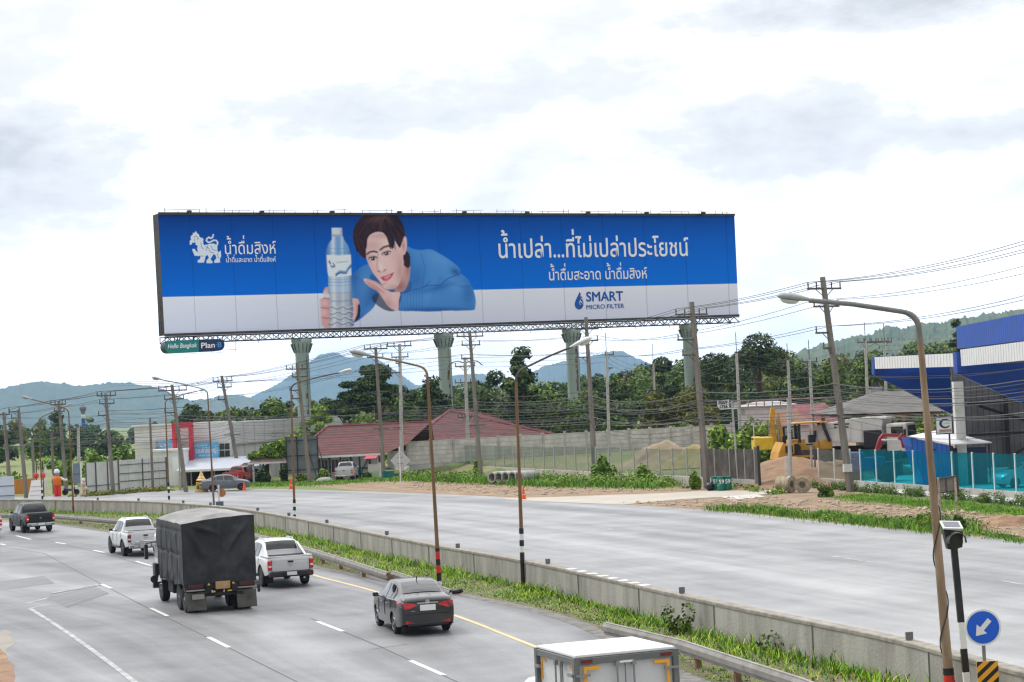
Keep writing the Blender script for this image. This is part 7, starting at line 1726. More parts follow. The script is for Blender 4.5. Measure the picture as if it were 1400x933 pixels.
b = MB(); b.box((0, 3.55, 1.55), (2.20, 1.55, 1.75)); b.box((0, 3.5, .8), (2.24, 1.7, .5)); b.build('cab', P_white, tk, bevel=.12, seg=3)
for x in (-1, 1):
    b = MB(); b.box((x * 1.106, 3.6, 1.85), (.02, .9, .62)); b.build('side_window', M_carglass, tk)
    b = MB(); b.box((x * 1.42, 4.15, 1.75), (.12, .22, .55)); b.tube([(x * 1.1, 4.1, 2.1), (x * 1.42, 4.15, 2.05)], .025, 6); b.build('mirror', M_trim, tk, bevel=.03)
    b = MB(); b.box((x * 1.30, 2.85, 1.15), (.14, .5, .52)); b.build('mudguard', M_trim, tk, bevel=.04)
    b = MB(); b.tube([(x * 1.05, 2.6, .72), (x * 1.42, 2.55, .72)], .03, 6); b.box((x * 1.36, 2.55, .62), (.2, .16, .18)); b.lathe([(.05, -.04), (.14, -.03), (.14, .03), (.05, .04)], (x * 1.42, 2.5, .85), 12, axis='Y'); b.build('side_bracket', M_trim, tk)
b = MB(); b.box((-1.12, 2.78, 1.62), (.03, .06, .34)); b.build('orange_lamp', M_orange, tk)
g0 = G(258, 843).lerp(G(345, 831), .5); a_ = 19.5; place(tk, g0.x + .04 - math.sin(R(a_)) * 2.72, g0.y + math.cos(R(a_)) * 2.72, a_)

# ================================================================== machines on the building plot
M_yel = mat('machine_yellow', (.62, .33, .02), .5, c2=(.45, .22, .02), vs=1.5)
M_yel2 = mat('machine_bright_yellow', (.72, .48, .02), .5, var=.2)
M_track = mat('track_steel', (.05, .04, .035), .8, c2=(.13, .09, .06), vs=3)
def track(b, x, y, ln, h, wd):
    P = []
    for k in range(9): a = math.pi / 2 + math.pi * k / 8; P.append((x - ln / 2 + h / 2 + h / 2 * math.cos(a), y, h / 2 + h / 2 * math.sin(a)))
    for k in range(9): a = -math.pi / 2 + math.pi * k / 8; P.append((x + ln / 2 - h / 2 + h / 2 * math.cos(a), y, h / 2 + h / 2 * math.sin(a)))
    b.prism(P, (0, wd, 0))
# crawler bulldozer seen side on, blade to the left
p = Q(1102, 622, 150); bz = p.z
bd2 = empty('bulldozer', (p.x, 150, 0), R(4), 'yellow crawler bulldozer with a flat canopy and raised blade on the earth heap', 'bulldozer')
z0 = max(.5, Q(1100, 632, 150).z)
for y in (-.9, .6): b = MB(); track(b, .1, y, 3.6, .95, .45); o = b.build('track', M_track, bd2); o.location = (0, 0, z0)
b = MB(); b.box((.1, -.05, z0 + 1.05), (3.3, .9, .75)); b.box((-.75, -.05, z0 + 1.55), (1.3, .8, .4)); b.build('body', M_yel, bd2, bevel=.04)
b = MB(); b.prism([(1.0, -.75, z0 + .9), (1.9, -.75, z0 + .9), (1.9, -.75, z0 + 1.75), (.9, -.75, z0 + 1.5)], (0, 1.4, 0)); b.build('fuel_tank', M_yel, bd2, bevel=.04)
b = MB(); b.prism([(-2.5, -1.5, z0 + .3), (-2.2, -1.5, z0 + .25), (-1.75, -1.5, z0 + 1.4), (-2.0, -1.5, z0 + 1.6), (-2.35, -1.5, z0 + .9)], (0, 3.0, 0)); b.prism([(-2.2, -1.52, z0 + .3), (-1.2, -1.52, z0 + .75), (-1.2, -1.52, z0 + 1.45), (-1.8, -1.52, z0 + 1.45)], (0, .25, 0)); b.build('blade', M_yel, bd2); b = MB(); b.box((-1.6, -1.54, z0 + 1.05), (.55, .04, .5)); b.build('blade_hole_shade', M_black, bd2)  # black box stands in for the shaded hole in the blade
b = MB(); b.beam((-2.0, -1.05, z0 + .5), (.4, -1.05, z0 + .45), .16); b.beam((-1.9, -1.0, z0 + 1.2), (-.8, -.8, z0 + 1.5), .12); b.build('push_arm', M_yel, bd2)
b = MB(); b.lathe([(.05, -.05), (.32, -.05), (.32, .05), (.05, .05)], (-.9, -.98, z0 + 1.12), 16, axis='Y'); b.build('round_cover', M_black, bd2)
b = MB(); b.box((.35, -.05, z0 + 2.98), (2.5, 1.7, .12)); b.build('canopy', mat('canopy_tan', (.66, .40, .10), .6, var=.15), bd2, bevel=.03)
for x in (-.6, 1.45):
    for y in (-.75, .65): b = MB(); b.beam((x + (.25 if x > 0 else -.0), y, z0 + 1.5), (x - (.25 if x > 0 else 0), y, z0 + 2.94), .22 if x > 0 else .18); b.build('canopy_post', M_black, bd2)
b = MB(); b.box((.5, 0, z0 + 1.75), (.5, .6, .6)); b.box((.75, 0, z0 + 2.1), (.15, .6, .5)); b.build('seat', M_black, bd2, bevel=.04)
b = MB(); b.tube([(-1.0, .1, z0 + 1.7), (-1.0, .1, z0 + 2.5)], .07, 8); b.build('exhaust_pipe', M_black, bd2)
# yellow excavator with a raised folded boom behind it
p = Q(1052, 612, 158)
ex = empty('excavator', (p.x, 158, 0), 0, 'yellow excavator with upright folded boom left of the bulldozer', 'excavator')
b = MB(); b.box((-.55, 0, p.z + .35), (1.5, 2.2, 1.0)); b.box((-1.0, .2, p.z + .75), (.6, 1.6, .3)); b.build('body', M_yel2, ex, bevel=.06)
for y in (-1.2, .7): b = MB(); track(b, 0, y, 3.2, .9, .5); b.build('track', M_track, ex)
bt_ = Q(1060, 557, 158).z
b = MB(); b.prism([(.15, -.25, p.z + .1), (.62, -.25, p.z + .1), (.50, -.25, bt_ - .9), (.62, -.25, bt_ - .25), (.5, -.25, bt_), (.25, -.25, bt_ - .05), (.08, -.25, bt_ - 1.1)], (0, .5, 0)); b.build('boom', M_yel, ex, bevel=.03)
b = MB(); b.prism([(.85, -.2, p.z + .6), (1.15, -.2, p.z + .8), (.9, -.2, bt_ - .5), (.78, -.2, bt_ - .5)], (0, .36, 0)); b.build('stick', M_yel, ex, bevel=.02)
b = MB(); b.tube([(.72, -.3, p.z + .4), (.66, -.3, bt_ - .9)], .08, 8); b.tube([(0, -.3, p.z + .5), (.05, -.3, bt_ - 1.2)], .06, 8); b.build('hydraulic_ram', M_steel, ex)
b = MB(); b.prism([(.95, -.4, p.z + .1), (1.5, -.4, p.z + .2), (1.6, -.4, p.z + .9), (1.1, -.4, p.z + .9)], (0, .8, 0)); b.build('bucket', M_black, ex, bevel=.03)
b = MB(); b.box((1.75, .6, p.z + 1.0), (1.2, 1.1, 1.3)); b.build('cab', M_black, ex, bevel=.08); b = MB(); b.box((1.75, .04, p.z + 1.1), (.9, .03, .8)); b.build('cab_window', mat('hazy_glass', (.30, .33, .33), .15), ex)
b = MB(); b.tube([(-1.3, -.9, p.z - .4), (-1.3, -.9, p.z + 1.9)], .04, 6); b.build('marker_rod', M_whitepost, ex)
# white tipper truck, nose to the right and towards the road
tp = empty('tipper_truck', (0, 0, 0), 0, 'white tipper truck with its tall load body, behind the teal fence', 'truck')
M_tipw = mat('tipper_white', (.66, .66, .64), .6, c2=(.52, .50, .47), vs=.8)
b = MB(); b.prism([(-1.15, -4.3, 1.55), (-1.15, .7, 1.25), (-1.15, 1.0, 2.95), (-1.15, .55, 3.25), (-1.15, -1.2, 3.2), (-1.15, -4.4, 2.75)], (2.3, 0, 0)); b.build('load_body', M_tipw, tp, bevel=.05)
b = MB(); b.box((0, .95, 3.12), (2.4, .7, .14)); b.build('body_hood', M_tipw, tp, bevel=.03)
for y in (-3.4, -2.5, -1.6, -.7):
    b = MB(); b.box((1.175, y, 2.0 + .1 * (y + 4) * .5), (.06, .10, 1.2)); b.build('body_rib', M_tipw, tp)
b = MB(); b.box((1.17, -2.2, 2.78), (.05, 1.2, .10)); b.box((1.17, -2.2, 2.55), (.05, 1.2, .10)); b.build('body_slot', M_black, tp)
b = MB(); b.box((0, 2.0, 1.75), (2.25, 1.6, 1.9)); b.box((0, 2.1, .85), (2.3, 1.8, .6)); b.build('cab', M_tipw, tp, bevel=.14, seg=3)
b = MB(); b.box((0, 2.82, 2.12), (1.9, .03, .78)); b.build('windscreen', M_carglass, tp, bevel=.01)
for x in (-1, 1):
    b = MB(); b.box((x * 1.135, 2.05, 2.1), (.03, .9, .68)); b.build('side_window', M_carglass, tp); b = MB(); b.box((x * 1.35, 2.7, 2.0), (.12, .18, .5)); b.build('mirror', M_trim, tp, bevel=.03)
    for y in (-3.2, -2.1, 1.9): wheel(tp, x * 1.0, y, .48, .3, M_alloy, x, 8)
    b = MB(); b.box((x * .7, 2.93, .95), (.35, .05, .2)); b.build('headlamp', M_lens, tp, bevel=.02)
b = MB(); b.box((0, 2.93, 1.35), (1.5, .05, .35)); b.build('grille', M_black, tp); b = MB(); b.box((0, -.8, .95), (.9, 6.4, .3)); b.build('chassis', M_grime, tp)
b = MB(); [b.box((x, 2.3, 2.78), (.14, .1, .1)) for x in (-.6, -.2, .2, .6)]; b.build('roof_lamp', M_trim, tp)
b = MB(); b.box((1.2, .2, 1.6), (.5, 1.3, 1.3)); b.build('tool_locker', M_black, tp, bevel=.03)
pp_ = Q(1180, 632, 158); place(tp, 27.0, 149, -118); tp.location.z = 1.2; b = MB(); 
# red loading arm of a small crane tractor behind the teal fence
p = Q(1219, 640, 138); rcn = empty('crane_tractor', (p.x, 138, 0), 0, 'red folding crane arm on a blue tractor behind the teal fence', 'crane')
za, zb_ = Q(1220, 592, 138).z, Q(1200, 614, 138).z
b = MB(); b.prism([(-1.25, 0, zb_ - .5), (-.95, 0, zb_ - .5), (-.35, 0, za - .25), (.55, 0, za - .32), (.75, 0, za - .12), (-.45, 0, za + .02), (-.75, 0, za - .3)], (0, .35, 0)); b.build('boom', P_red, rcn, bevel=.03)
b = MB(); b.prism([(.55, -.02, za - .45), (.85, -.02, za - .05), (1.15, -.02, za - .25), (1.15, -.02, za - 1.1), (.85, -.02, za - 1.1), (.8, -.02, za - .6)], (0, .4, 0)); b.build('stick', P_red, rcn, bevel=.03)
b = MB(); b.tube([(-.6, -.06, za - .45), (.5, -.06, za - .5)], .06, 8); b.build('hydraulic_ram', M_whitepost, rcn)
b = MB(); b.box((-1.6, .6, 1.3), (2.4, 1.4, .9)); b.box((-2.3, .6, 1.9), (.9, 1.2, .5)); b.build('body', mat('tractor_blue', (.02, .06, .28), .5), rcn, bevel=.08)
b = MB(); b.box((0, .6, .9), (1.6, 1.3, 1.0)); b.build('rear_body', M_black, rcn, bevel=.06)
for x, rr2 in ((-2.5, .45), (-.3, .7)):
    for y in (-.25, 1.45):
        w_ = bpy.data.objects.new('wheel', None); col.objects.link(w_); w_.parent = rcn; w_.location = (x, y, rr2); KIDS.setdefault(rcn.name, []).append(w_)
        b = MB(); b.lathe([(.5 * rr2, -.16), (.95 * rr2, -.17), (rr2, -.1), (rr2, .1), (.95 * rr2, .17), (.5 * rr2, .16)], n=22, axis='Y'); b.build('tyre', M_tyre, w_, smooth=40); b = MB(); b.lathe([(.52 * rr2, -.13), (.1, -.10), (.1, .10), (.52 * rr2, .13)], n=18, axis='Y'); b.build('rim', mat('maroon_rim', (.16, .04, .06), .5), w_, smooth=40)
# ================================================================== signs and small things
def disc_poly(c, U, Vv, r, n=40): return [c + U * (r * math.cos(2 * math.pi * k / n)) + Vv * (r * math.sin(2 * math.pi * k / n)) for k in range(n)]
EX, EZ, EF = Vector((1, 0, 0)), Vector((0, 0, 1)), Vector((0, -1, 0))
M_blue_s = mat('sign_blue', (.004, .10, .62), .4); M_sw = mat('sign_white', (.76, .76, .74), .5); M_back = mat('sign_back_grey', (.52, .53, .53), .5, .3, var=.12)
# keep-left sign with hazard board, bottom right
Yk = 38.3; c = Q(1344, 858, Yk); ks = empty('keep_left_sign', (c.x, Yk, 0), 0, 'round blue sign with white arrow above an orange and black hazard board', 'road sign'); o = lambda x, y, z: Vector((x, y, z))
rad = 22.0 / FPX * Yk; cz = c.z; tilt = math.radians(3)
b = MB(); b.prism(disc_poly(o(0, 0, cz), EX, EZ, rad * 1.13), (0, .02, 0)); b.build('rim', M_sw, ks); b = MB(); b.prism(disc_poly(o(0, -.006, cz), EX, EZ, rad), (0, .004, 0)); f_ = b.build('face', M_blue_s, ks)
d = Vector((-.80, 0, -.86)).normalized(); q = Vector((d.z, 0, -d.x)); A = lambda s, t: o(0, -.012, cz) + d * (s * rad) + q * (t * rad)
b = MB(); b.prism([A(-.62, .15), A(-.62, -.15), A(.12, -.15), A(.12, -.42), A(.70, 0), A(.12, .42), A(.12, .15)], (0, .004, 0)); b.build('arrow', M_sw, f_)
b = MB(); b.beam(o(0, .04, 0), o(0, .04, cz + rad * .9), .06, .05); b.build('post', M_galv, ks)
hz1 = Q(1349, 904, Yk).z; hw = 29 / FPX * Yk; hx = Q(1349.5, 905, Yk).x - c.x
b = MB(); b.box((hx, -.012, hz1 - .4), (hw, .02, .8)); hb = b.build('hazard_board', M_orange, ks)
b = MB()
for k in range(-1, 5):
    zc = hz1 - .1 - .215 * k; w_ = hw / 2; P = []
    def clip(pts): return pts
    lo, hi = hz1 - .8, hz1; za, zb2 = zc - .05, zc + .05; xl_, xr_ = hx - w_, hx + w_; sl = .36
    poly = [(xl_, za - sl / 2), (xr_, za + sl / 2), (xr_, zb2 + sl / 2), (xl_, zb2 - sl / 2)]
    def cut(poly, z, keep):
        out_ = []
        for i in range(len(poly)):
            a, e = poly[i], poly[(i + 1) % len(poly)]; ia, ie = keep(a[1] - z), keep(e[1] - z)
            if ia: out_.append(a)
            if ia != ie: t = (z - a[1]) / (e[1] - a[1]); out_.append((a[0] + (e[0] - a[0]) * t, z))
        return out_
    poly = cut(poly, lo + .003, lambda v: v >= 0); poly = cut(poly, hi - .003, lambda v: v <= 0) if poly else poly
    if len(poly) >= 3: b.prism([o(x, -.026, z) for x, z in poly], (0, .004, 0))
b.build('stripes', M_black, hb)
# solar flasher on a leaning striped post
Ys = 39.4; c0 = Q(1322, 935, Ys); c1 = Q(1304, 747, Ys); sf = empty('solar_flasher', (c0.x, Ys, 0), 0, 'black solar warning lamp on a leaning black and white post', 'warning lamp')
bt = Vector((c0.x, Ys, c0.z)) - sf.location; tt = Vector((c1.x, Ys, c1.z)) - sf.location; ax = (tt - bt).normalized(); gr = bt - ax * (bt.z / ax.z)
def seg(y0, y1): 
    L_ = (935 - 747); return bt + (tt - bt) * ((935 - y0) / L_), bt + (tt - bt) * ((935 - y1) / L_)
for y0, y1, m_ in ((935, 919, M_whp), (919, 887, M_black), (887, 851, M_whp), (851, 747, M_black)):
    p, q = seg(y0, y1); b = MB(); b.beam(p, q, .125, .10); b.build('post', m_, sf)
b = MB(); b.beam(gr, bt, .125, .10); b.build('post', M_black, sf)
hc = tt + ax * .12; b = MB(); s_ = 1 / FPX * Ys
b.prism([hc + EX * x * s_ + EZ * z * s_ + Vector((0, -.1, 0)) for x, z in ((-14, 16), (13, 12), (11, -10), (-9, -12))], (0, .24, 0)); b.build('housing', M_black, sf, bevel=.02)
b = MB(); n = 12; V = []
for y_, sc_ in ((-.1, 1.0), (-.34, .92)):
    for k in range(n + 1): a = R(-10) + R(200) * k / n; V.append(hc + Vector((.02, y_, -.01)) + EX * (.19 * sc_ * math.cos(a)) + EZ * (.19 * sc_ * math.sin(a)))
F = [(k, k + 1, n + 2 + k, n + 1 + k) for k in range(n)]; b.add(V, F); b.build('hood', M_black, sf, smooth=60)
b = MB(); b.prism(disc_poly(hc + Vector((.02, -.115, -.02)), EX, EZ, .15, 24), (0, .01, 0)); b.build('lens', mat('lens_dark', (.015, .012, .010), .3), sf)
b = MB(); pc = hc + Vector((-.02, 0, .30)); M_ = Matrix.Rotation(R(22), 3, 'X') @ Matrix.Rotation(R(4), 3, 'Y'); b.box(pc, (.40, .34, .025), M=M_); b.build('solar_panel', M_sw, sf); b = MB(); b.box(pc + Vector((0, -.002, .014)), (.32, .26, .006), M=M_); b.build('solar_cells', mat('solar_cells', (.10, .11, .13), .25), sf)
# white diamond sign seen from behind
g = G(545, 667); ds = empty('diamond_sign', g, 0, 'white back of a diamond shaped warning sign before the house', 'road sign')
h_ = lambda px, py: Q(px, py, g.y) - g
b = MB(); b.prism([h_(547.5, 616), h_(561.5, 630), h_(547, 645), h_(533.5, 630)], (0, .03, 0)); b.build('plate', M_back, ds, bevel=.01)
b = MB(); b.box((h_(547, 640).x, -.05, h_(547, 610).z / 2), (.10, .09, h_(547, 612).z)); b.build('post', M_whitepost, ds); b = MB(); [b.box((h_(547, 630).x, -.03, h_(547, 630).z + dz), (.5, .03, .05)) for dz in (-.25, .25)]; b.build('bracket', M_galv, ds)
# small board seen from behind on the right verge
g = G(1302, 724); sb = empty('sign_board', g, 0, 'small grey backed board on rusty legs beside the near lamp post', 'sign board')
h_ = lambda px, py: Q(px, py, g.y) - g
b = MB(); b.prism([h_(1280, 657), h_(1307, 652), h_(1309, 670), h_(1281, 673)], (0, .04, 0)); b.build('panel', mat('board_grey', (.24, .22, .20), .8, var=.3, vs=3), sb)
b = MB(); q4 = [h_(1279.5, 656), h_(1308, 651), h_(1310, 671), h_(1280.5, 674.5)]; [b.beam(q4[k] + Vector((0, -.03, 0)), q4[(k + 1) % 4] + Vector((0, -.03, 0)), .07) for k in range(4)]; b.beam(h_(1293, 655) + Vector((0, -.03, 0)), h_(1294, 672) + Vector((0, -.03, 0)), .05); b.build('frame', mat('brown_frame', (.10, .06, .045), .8), sb)
for px in (1282, 1305):
    t0 = h_(px, 653); b = MB(); b.box((t0.x, -.09, t0.z / 2), (.10, .08, t0.z)); b.build('leg', mat('rusty_white_leg', (.55, .50, .44), .8, c2=(.25, .12, .05), vs=5), sb)
# round sign with an orange back and a small blue box by the lamp post
g = G(302, 699); rs_ = empty('round_sign', g, 0, 'round weathered orange backed sign on a white post above the barrier', 'road sign'); h_ = lambda px, py: Q(px, py, g.y) - g
cc = h_(303, 674); b = MB(); b.prism(disc_poly(Vector((cc.x, 0, cc.z)), EX, EZ, .30, 24), (0, .03, 0)); b.build('disc', mat('orange_back', (.42, .18, .06), .7, var=.2), rs_)
b = MB(); b.box((h_(299.5, 680).x, -.05, h_(299, 663).z / 2), (.11, .08, h_(299, 663).z)); b.build('post', M_whitepost, rs_); c3 = h_(301, 689); b = MB(); b.box((c3.x - .02, -.1, c3.z), (.55, .05, .34)); b.build('box_sign', mat('blue_grey_box', (.10, .14, .19), .6), rs_)
# traffic cones
M_cone = mat('cone_orange', (.72, .10, .02), .6)
def cone(label, px, py, h=.8):
    g = G(px, py); r = empty('traffic_cone', g, 0, label, 'traffic cone', 'orange traffic cones'); b = MB(); b.box((0, 0, .025), (.42, .42, .05)); b.build('base', M_cone, r)
    b = MB(); b.lathe([(.17, .05), (.03, h)], n=14); b.build('cone', M_cone, r, smooth=50); b = MB(); b.lathe([(.128, h * .34), (.086, h * .60)], n=14); b.build('white_band', M_whp, r, smooth=50); b = MB(); b.lathe([(.062, h * .75), (.048, h * .84)], n=14); b.build('white_band', M_whp, r, smooth=50)
cone('orange traffic cone on the grass left of the grey board lamp post', 398, 669, 1.0); cone('orange traffic cone beside the rusty lamp post with tall base', 716, 683, .95); cone('small orange traffic cone in front of the parked grey sedan', 334, 671, .8)
# concrete pipes stored in the weeds
M_pipe = mat('pipe_concrete', (.36, .35, .33), .9, var=.3, vs=1.5)
M_pipein = mat('pipe_dark', (.10, .10, .095), .95)
for k in range(5):
    g = Q(672 + k * 9.3, 650, 166 - k * .4); o_ = empty('concrete_pipe', (g.x, g.y, 0), R(-40), ['leftmost grey concrete pipe in the row lying in the weeds', 'second grey concrete pipe from the left in the row in the weeds', 'middle grey concrete pipe of the row lying in the weeds', 'fourth grey concrete pipe from the left in the row in the weeds', 'rightmost grey concrete pipe, seen along its side in the weeds'][k], 'pipe', 'concrete pipes in a row')
    b = MB(); zc = .62; b.lathe([(.33, 0), (.45, 0), (.45, 2.2), (.33, 2.2), (.33, 0)], (0, 0, zc), 24, axis='Y'); 
    b.f = [f for f in b.f if len(f) == 4]; b.mi = b.mi[:len(b.f)]; b.build('pipe', M_pipe, o_, smooth=40)
# green bins with painted numbers and a black bag
M_bin = mat('bin_green', (.01, .16, .11), .55, var=.25, vs=3)
for k, (px, py, lab) in enumerate([(978.5, 671, 'leftmost green barrel bin next to the black bag'), (986.5, 671.5, 'middle green barrel bin with clear number 59'), (995, 671, 'rightmost green barrel bin with a cut off number')]):
    g = G(px, py); r = empty('barrel_bin', g, 0, lab, 'bin', 'green barrel bins'); hh = .98; b = MB(); b.lathe([(.27, 0), (.30, .05), (.28, .33), (.31, .36), (.28, .39), (.28, .66), (.31, .69), (.29, .72), (.29, hh - .04), (.32, hh), (.28, hh)], n=22); b.build('drum', M_bin, r, smooth=45)
    b = MB(); b.lathe([(.27, hh - .06), (.02, hh - .08)], n=18); b.build('contents', M_black, r)
    lettering('59', Vector((g.x - .17, g.y - .325, .52)), EX, EZ, EF, .34, .28, M_whp, r, weight=.03)
    b = MB(); b.tube([(.30, 0, hh - .2), (.40, 0, hh - .25), (.30, 0, hh - .35)], .015, 6); b.build('handle', M_bin, r)
g = G(971, 671.5); b = MB(); V = []; n = 16
for i in range(9):
    t = math.pi * i / 8
    for k in range(n): a = 2 * math.pi * k / n; q = 1 + .12 * nz(3 * math.cos(a), 3 * math.sin(a), i); V.append((.34 * math.sin(t) * math.cos(a) * q, .32 * math.sin(t) * math.sin(a) * q, .30 - .30 * math.cos(t) * q))
b.add(V, [(i * n + k, i * n + (k + 1) % n, (i + 1) * n + (k + 1) % n, (i + 1) * n + k) for i in range(8) for k in range(n)]); o_ = b.build('rubbish_bag', mat('black_bag', (.012, .012, .013), .35), smooth=60); o_.location = g; tag(o_, 'black rubbish bag left of the green barrel bins', 'bag')
# two stone rollers by the entrance
M_stone = mat('roller_stone', (.46, .38, .27), .95, c2=(.22, .18, .12), vs=3, bump=.7, bs=8)
for px, py, r_, ln, rz_, lab in ((1075, 674, .55, 1.0, 48, 'large pale stone roller lying left of its pair by the entrance'), (1098, 674, .52, .55, -14, 'pale stone roller seen end on, right of its pair by the entrance')):
    g = G(px, py); o_ = empty('stone_roller', g, R(rz_), lab, 'stone roller', 'stone rollers'); b = MB(); b.lathe([(.15, -ln / 2 + .12), (r_ * .45, -ln / 2), (r_, -ln / 2), (r_ * 1.02, -ln * .3), (r_ * .8, 0), (r_ * 1.02, ln * .3), (r_, ln / 2), (r_ * .45, ln / 2), (.15, ln / 2 - .12)], (0, 0, r_ * 1.0), 22, axis='Y'); b.build('drum', M_stone, o_, smooth=40)
    b = MB(); b.lathe([(.13, -ln / 2 - .02), (.13, ln / 2 + .02)], (0, 0, r_), 12, axis='Y'); b.build('axle_hole', M_pipein, o_)
# number board on a post, gantry of rusty rails, grey and rusty posts at the entrance
g = G(1010, 667); nb = empty('number_board', g, 0, 'white board with black numbers on a slim post by the dark panels', 'sign board'); h_ = lambda px, py: Q(px, py, g.y) - g
t0 = h_(1000.5, 548); b = MB(); b.tube([(0, 0, 0), (t0.x, 0, t0.z)], .075, 10); b.build('post', M_post, nb)
b = MB(); q4 = [h_(980.5, 548), h_(996.5, 546.5), h_(997, 559.5), h_(985, 560.5), h_(981, 556)]; b.prism(q4, (0, .04, 0)); b.build('board', M_sw, nb)
for body, x0, x1, yb in (('0269', 982.5, 994.5, 552.6), ('1734', 984.5, 994.5, 558.8)):
    p, q = Q(x0, yb, g.y - .06), Q(x1, yb - .5, g.y - .06); lettering(body, p, EX, EZ, EF, q.x - p.x, 4.2 / FPX * g.y, mat('number_navy', (.01, .012, .05), .6), nb, weight=.045)
b = MB(); b.beam(h_(996, 551), h_(1002, 551), .06); b.beam(h_(996, 558.5), h_(1009, 558.5), .10); b.build('arm', M_whitepost, nb); b = MB(); b.prism([h_(1003, 550), h_(1009, 550), h_(1009, 558), h_(1003, 558)], (0, .03, 0)); b.build('mesh_panel', M_back, nb)
ga = Vector((Q(1008, 560, 143).x, 143, 0)); gy = empty('gantry_rail', ga, 0, 'rusty horizontal gantry of two rails reaching from the number board to the grey post', 'gantry'); h_ = lambda px, py: Q(px, py, 143) - ga
M_rrail = mat('rusty_rail', (.24, .12, .09), .8, c2=(.45, .38, .33), vs=2)
b = MB(); b.beam(h_(1002, 548.5), h_(1146, 543), .09); b.build('rail', M_rrail, gy); b = MB(); b.beam(h_(1002, 558.5), h_(1080, 556), .09); b.build('rail', M_rrail, gy)
for k in range(7): b = MB(); b.beam(h_(1012 + k * 11, 548), h_(1012 + k * 11, 558), .08); b.build('upright', M_rrail, gy)
for x in (0,): b = MB(); b.beam((h_(1077, 556).x, .05, 0), h_(1077, 544), .10); b.build('support', M_post, gy)
g = G(1081, 668); gpst = empty('grey_post', g, 0, 'tall plain grey post in front of the bulldozer', 'post'); t0 = Q(1078, 547, g.y) - g; b = MB(); b.tube([(0, 0, 0), t0], .13, 12); b.build('shaft', M_post, gpst, smooth=40); b = MB(); b.box(t0 + Vector((0, 0, .03)), (.3, .3, .06)); b.build('cap', M_post, gpst)
g = G(1075.5, 667); o_ = MB(); t0 = Q(1074, 624, g.y) - g; o_.tube([(0, 0, 0), t0], .07, 8); q = o_.build('short_post', M_whitepost, smooth=40); q.location = g; tag(q, 'short thin whitish post left of the tall grey post', 'post')
g = G(1001, 666); o_ = MB(); t0 = Q(999, 624, g.y) - g; o_.tube([(0, 0, 0), t0], .07, 8); q = o_.build('short_post', M_whitepost, smooth=40); q.location = g; tag(q, 'short thin whitish post in front of the dark panels', 'post')
# gate post pair at the right side of the entrance
g = G(1112, 659); gt = empty('gate_post', g, 0, 'grey double gate post at the left end of the teal panel fence', 'post'); b = MB(); b.box((.0, .3, 1.35), (.14, .14, 2.7)); b.build('post', M_post, gt); b = MB(); b.box((.22, .2, 1.3), (.10, .10, 2.6)); b.build('post', M_hoardframe, gt); b = MB(); b.box((-.1, .2, 2.72), (.5, .14, .1)); b.build('cap', M_black, gt)
# earth heaps
def heap(label, px, py, rx, ry, h, m, seed, Y=None):
    g = Q(px, py, Y) if Y else G(px, py); rr = np.random.default_rng(seed); nu, nv = 54, 40; V = []
    for i in range(nu + 1):
        for j in range(nv + 1):
            x = -1 + 2 * i / nu; y = -1 + 2 * j / nv; r = math.hypot(x, y); z = h * max(0, 1 - r ** 1.5) * (.75 + .35 * nz(x * 2.2 + seed, y * 2.2)) + (.10 * nz(x * 7, y * 7, seed) + .05 * nz(x * 17, y * 17, seed) + rr.normal(0, .012)) * (r < .97) * min(1, h) ; V.append((x * rx, y * ry, z if r < .98 else -.05))
    F = np.array([(i * (nv + 1) + j, (i + 1) * (nv + 1) + j, (i + 1) * (nv + 1) + j + 1, i * (nv + 1) + j + 1) for i in range(nu) for j in range(nv)])
    o = link('earth_heap', np_mesh('earth_heap', np.array(V), F, m, smooth=True)); o.location = (g.x, g.y, .55 if Y and Y > 165 else 0); return tag(o, label, 'earth heap')
M_sandp = mat('pale_sand', (.38, .30, .21), .95, c2=(.24, .18, .12), vs=.9, bump=1.0, bs=4, detail=9)
heap('pale sand heap behind the clear panel fence, left of its pair', 902, 610, 4.2, 3.2, 2.6, M_sandp, 3, Y=176); heap('lower weedy earth heap right of the pale sand heap', 957, 612, 3.6, 3, 2.2, mat('weedy_earth', (.33, .25, .13), .95, c2=(.20, .20, .06), vs=.8, bump=.8, bs=4), 4, Y=172)
heap('broad red earth heap in front of the bulldozer', 1085, 640, 6.0, 7.0, 2.0, M_reddirt, 6, Y=146); heap('red earth heap under the tipper truck', 1150, 640, 7.0, 6, 1.3, M_reddirt, 7, Y=152); heap('low red earth bank just inside the entrance', 1072, 660, 4.5, 3.0, .7, M_reddirt, 9, Y=137)
heap('small pile of rubble and soil on the far right verge', 1385, 722, 1.8, 1.2, .55, M_reddirt, 12, Y=91)
g = G(1062, 661); b = MB(); b.box((0, 0, .35), (2.4, .25, .08), M=Matrix.Rotation(-.14, 3, 'Y')); q = b.build('plank', mat('dark_plank', (.05, .04, .035), .9), bevel=.01); q.location = (g.x, g.y, .1); tag(q, 'dark plank lying on the red earth inside the entrance', 'plank')
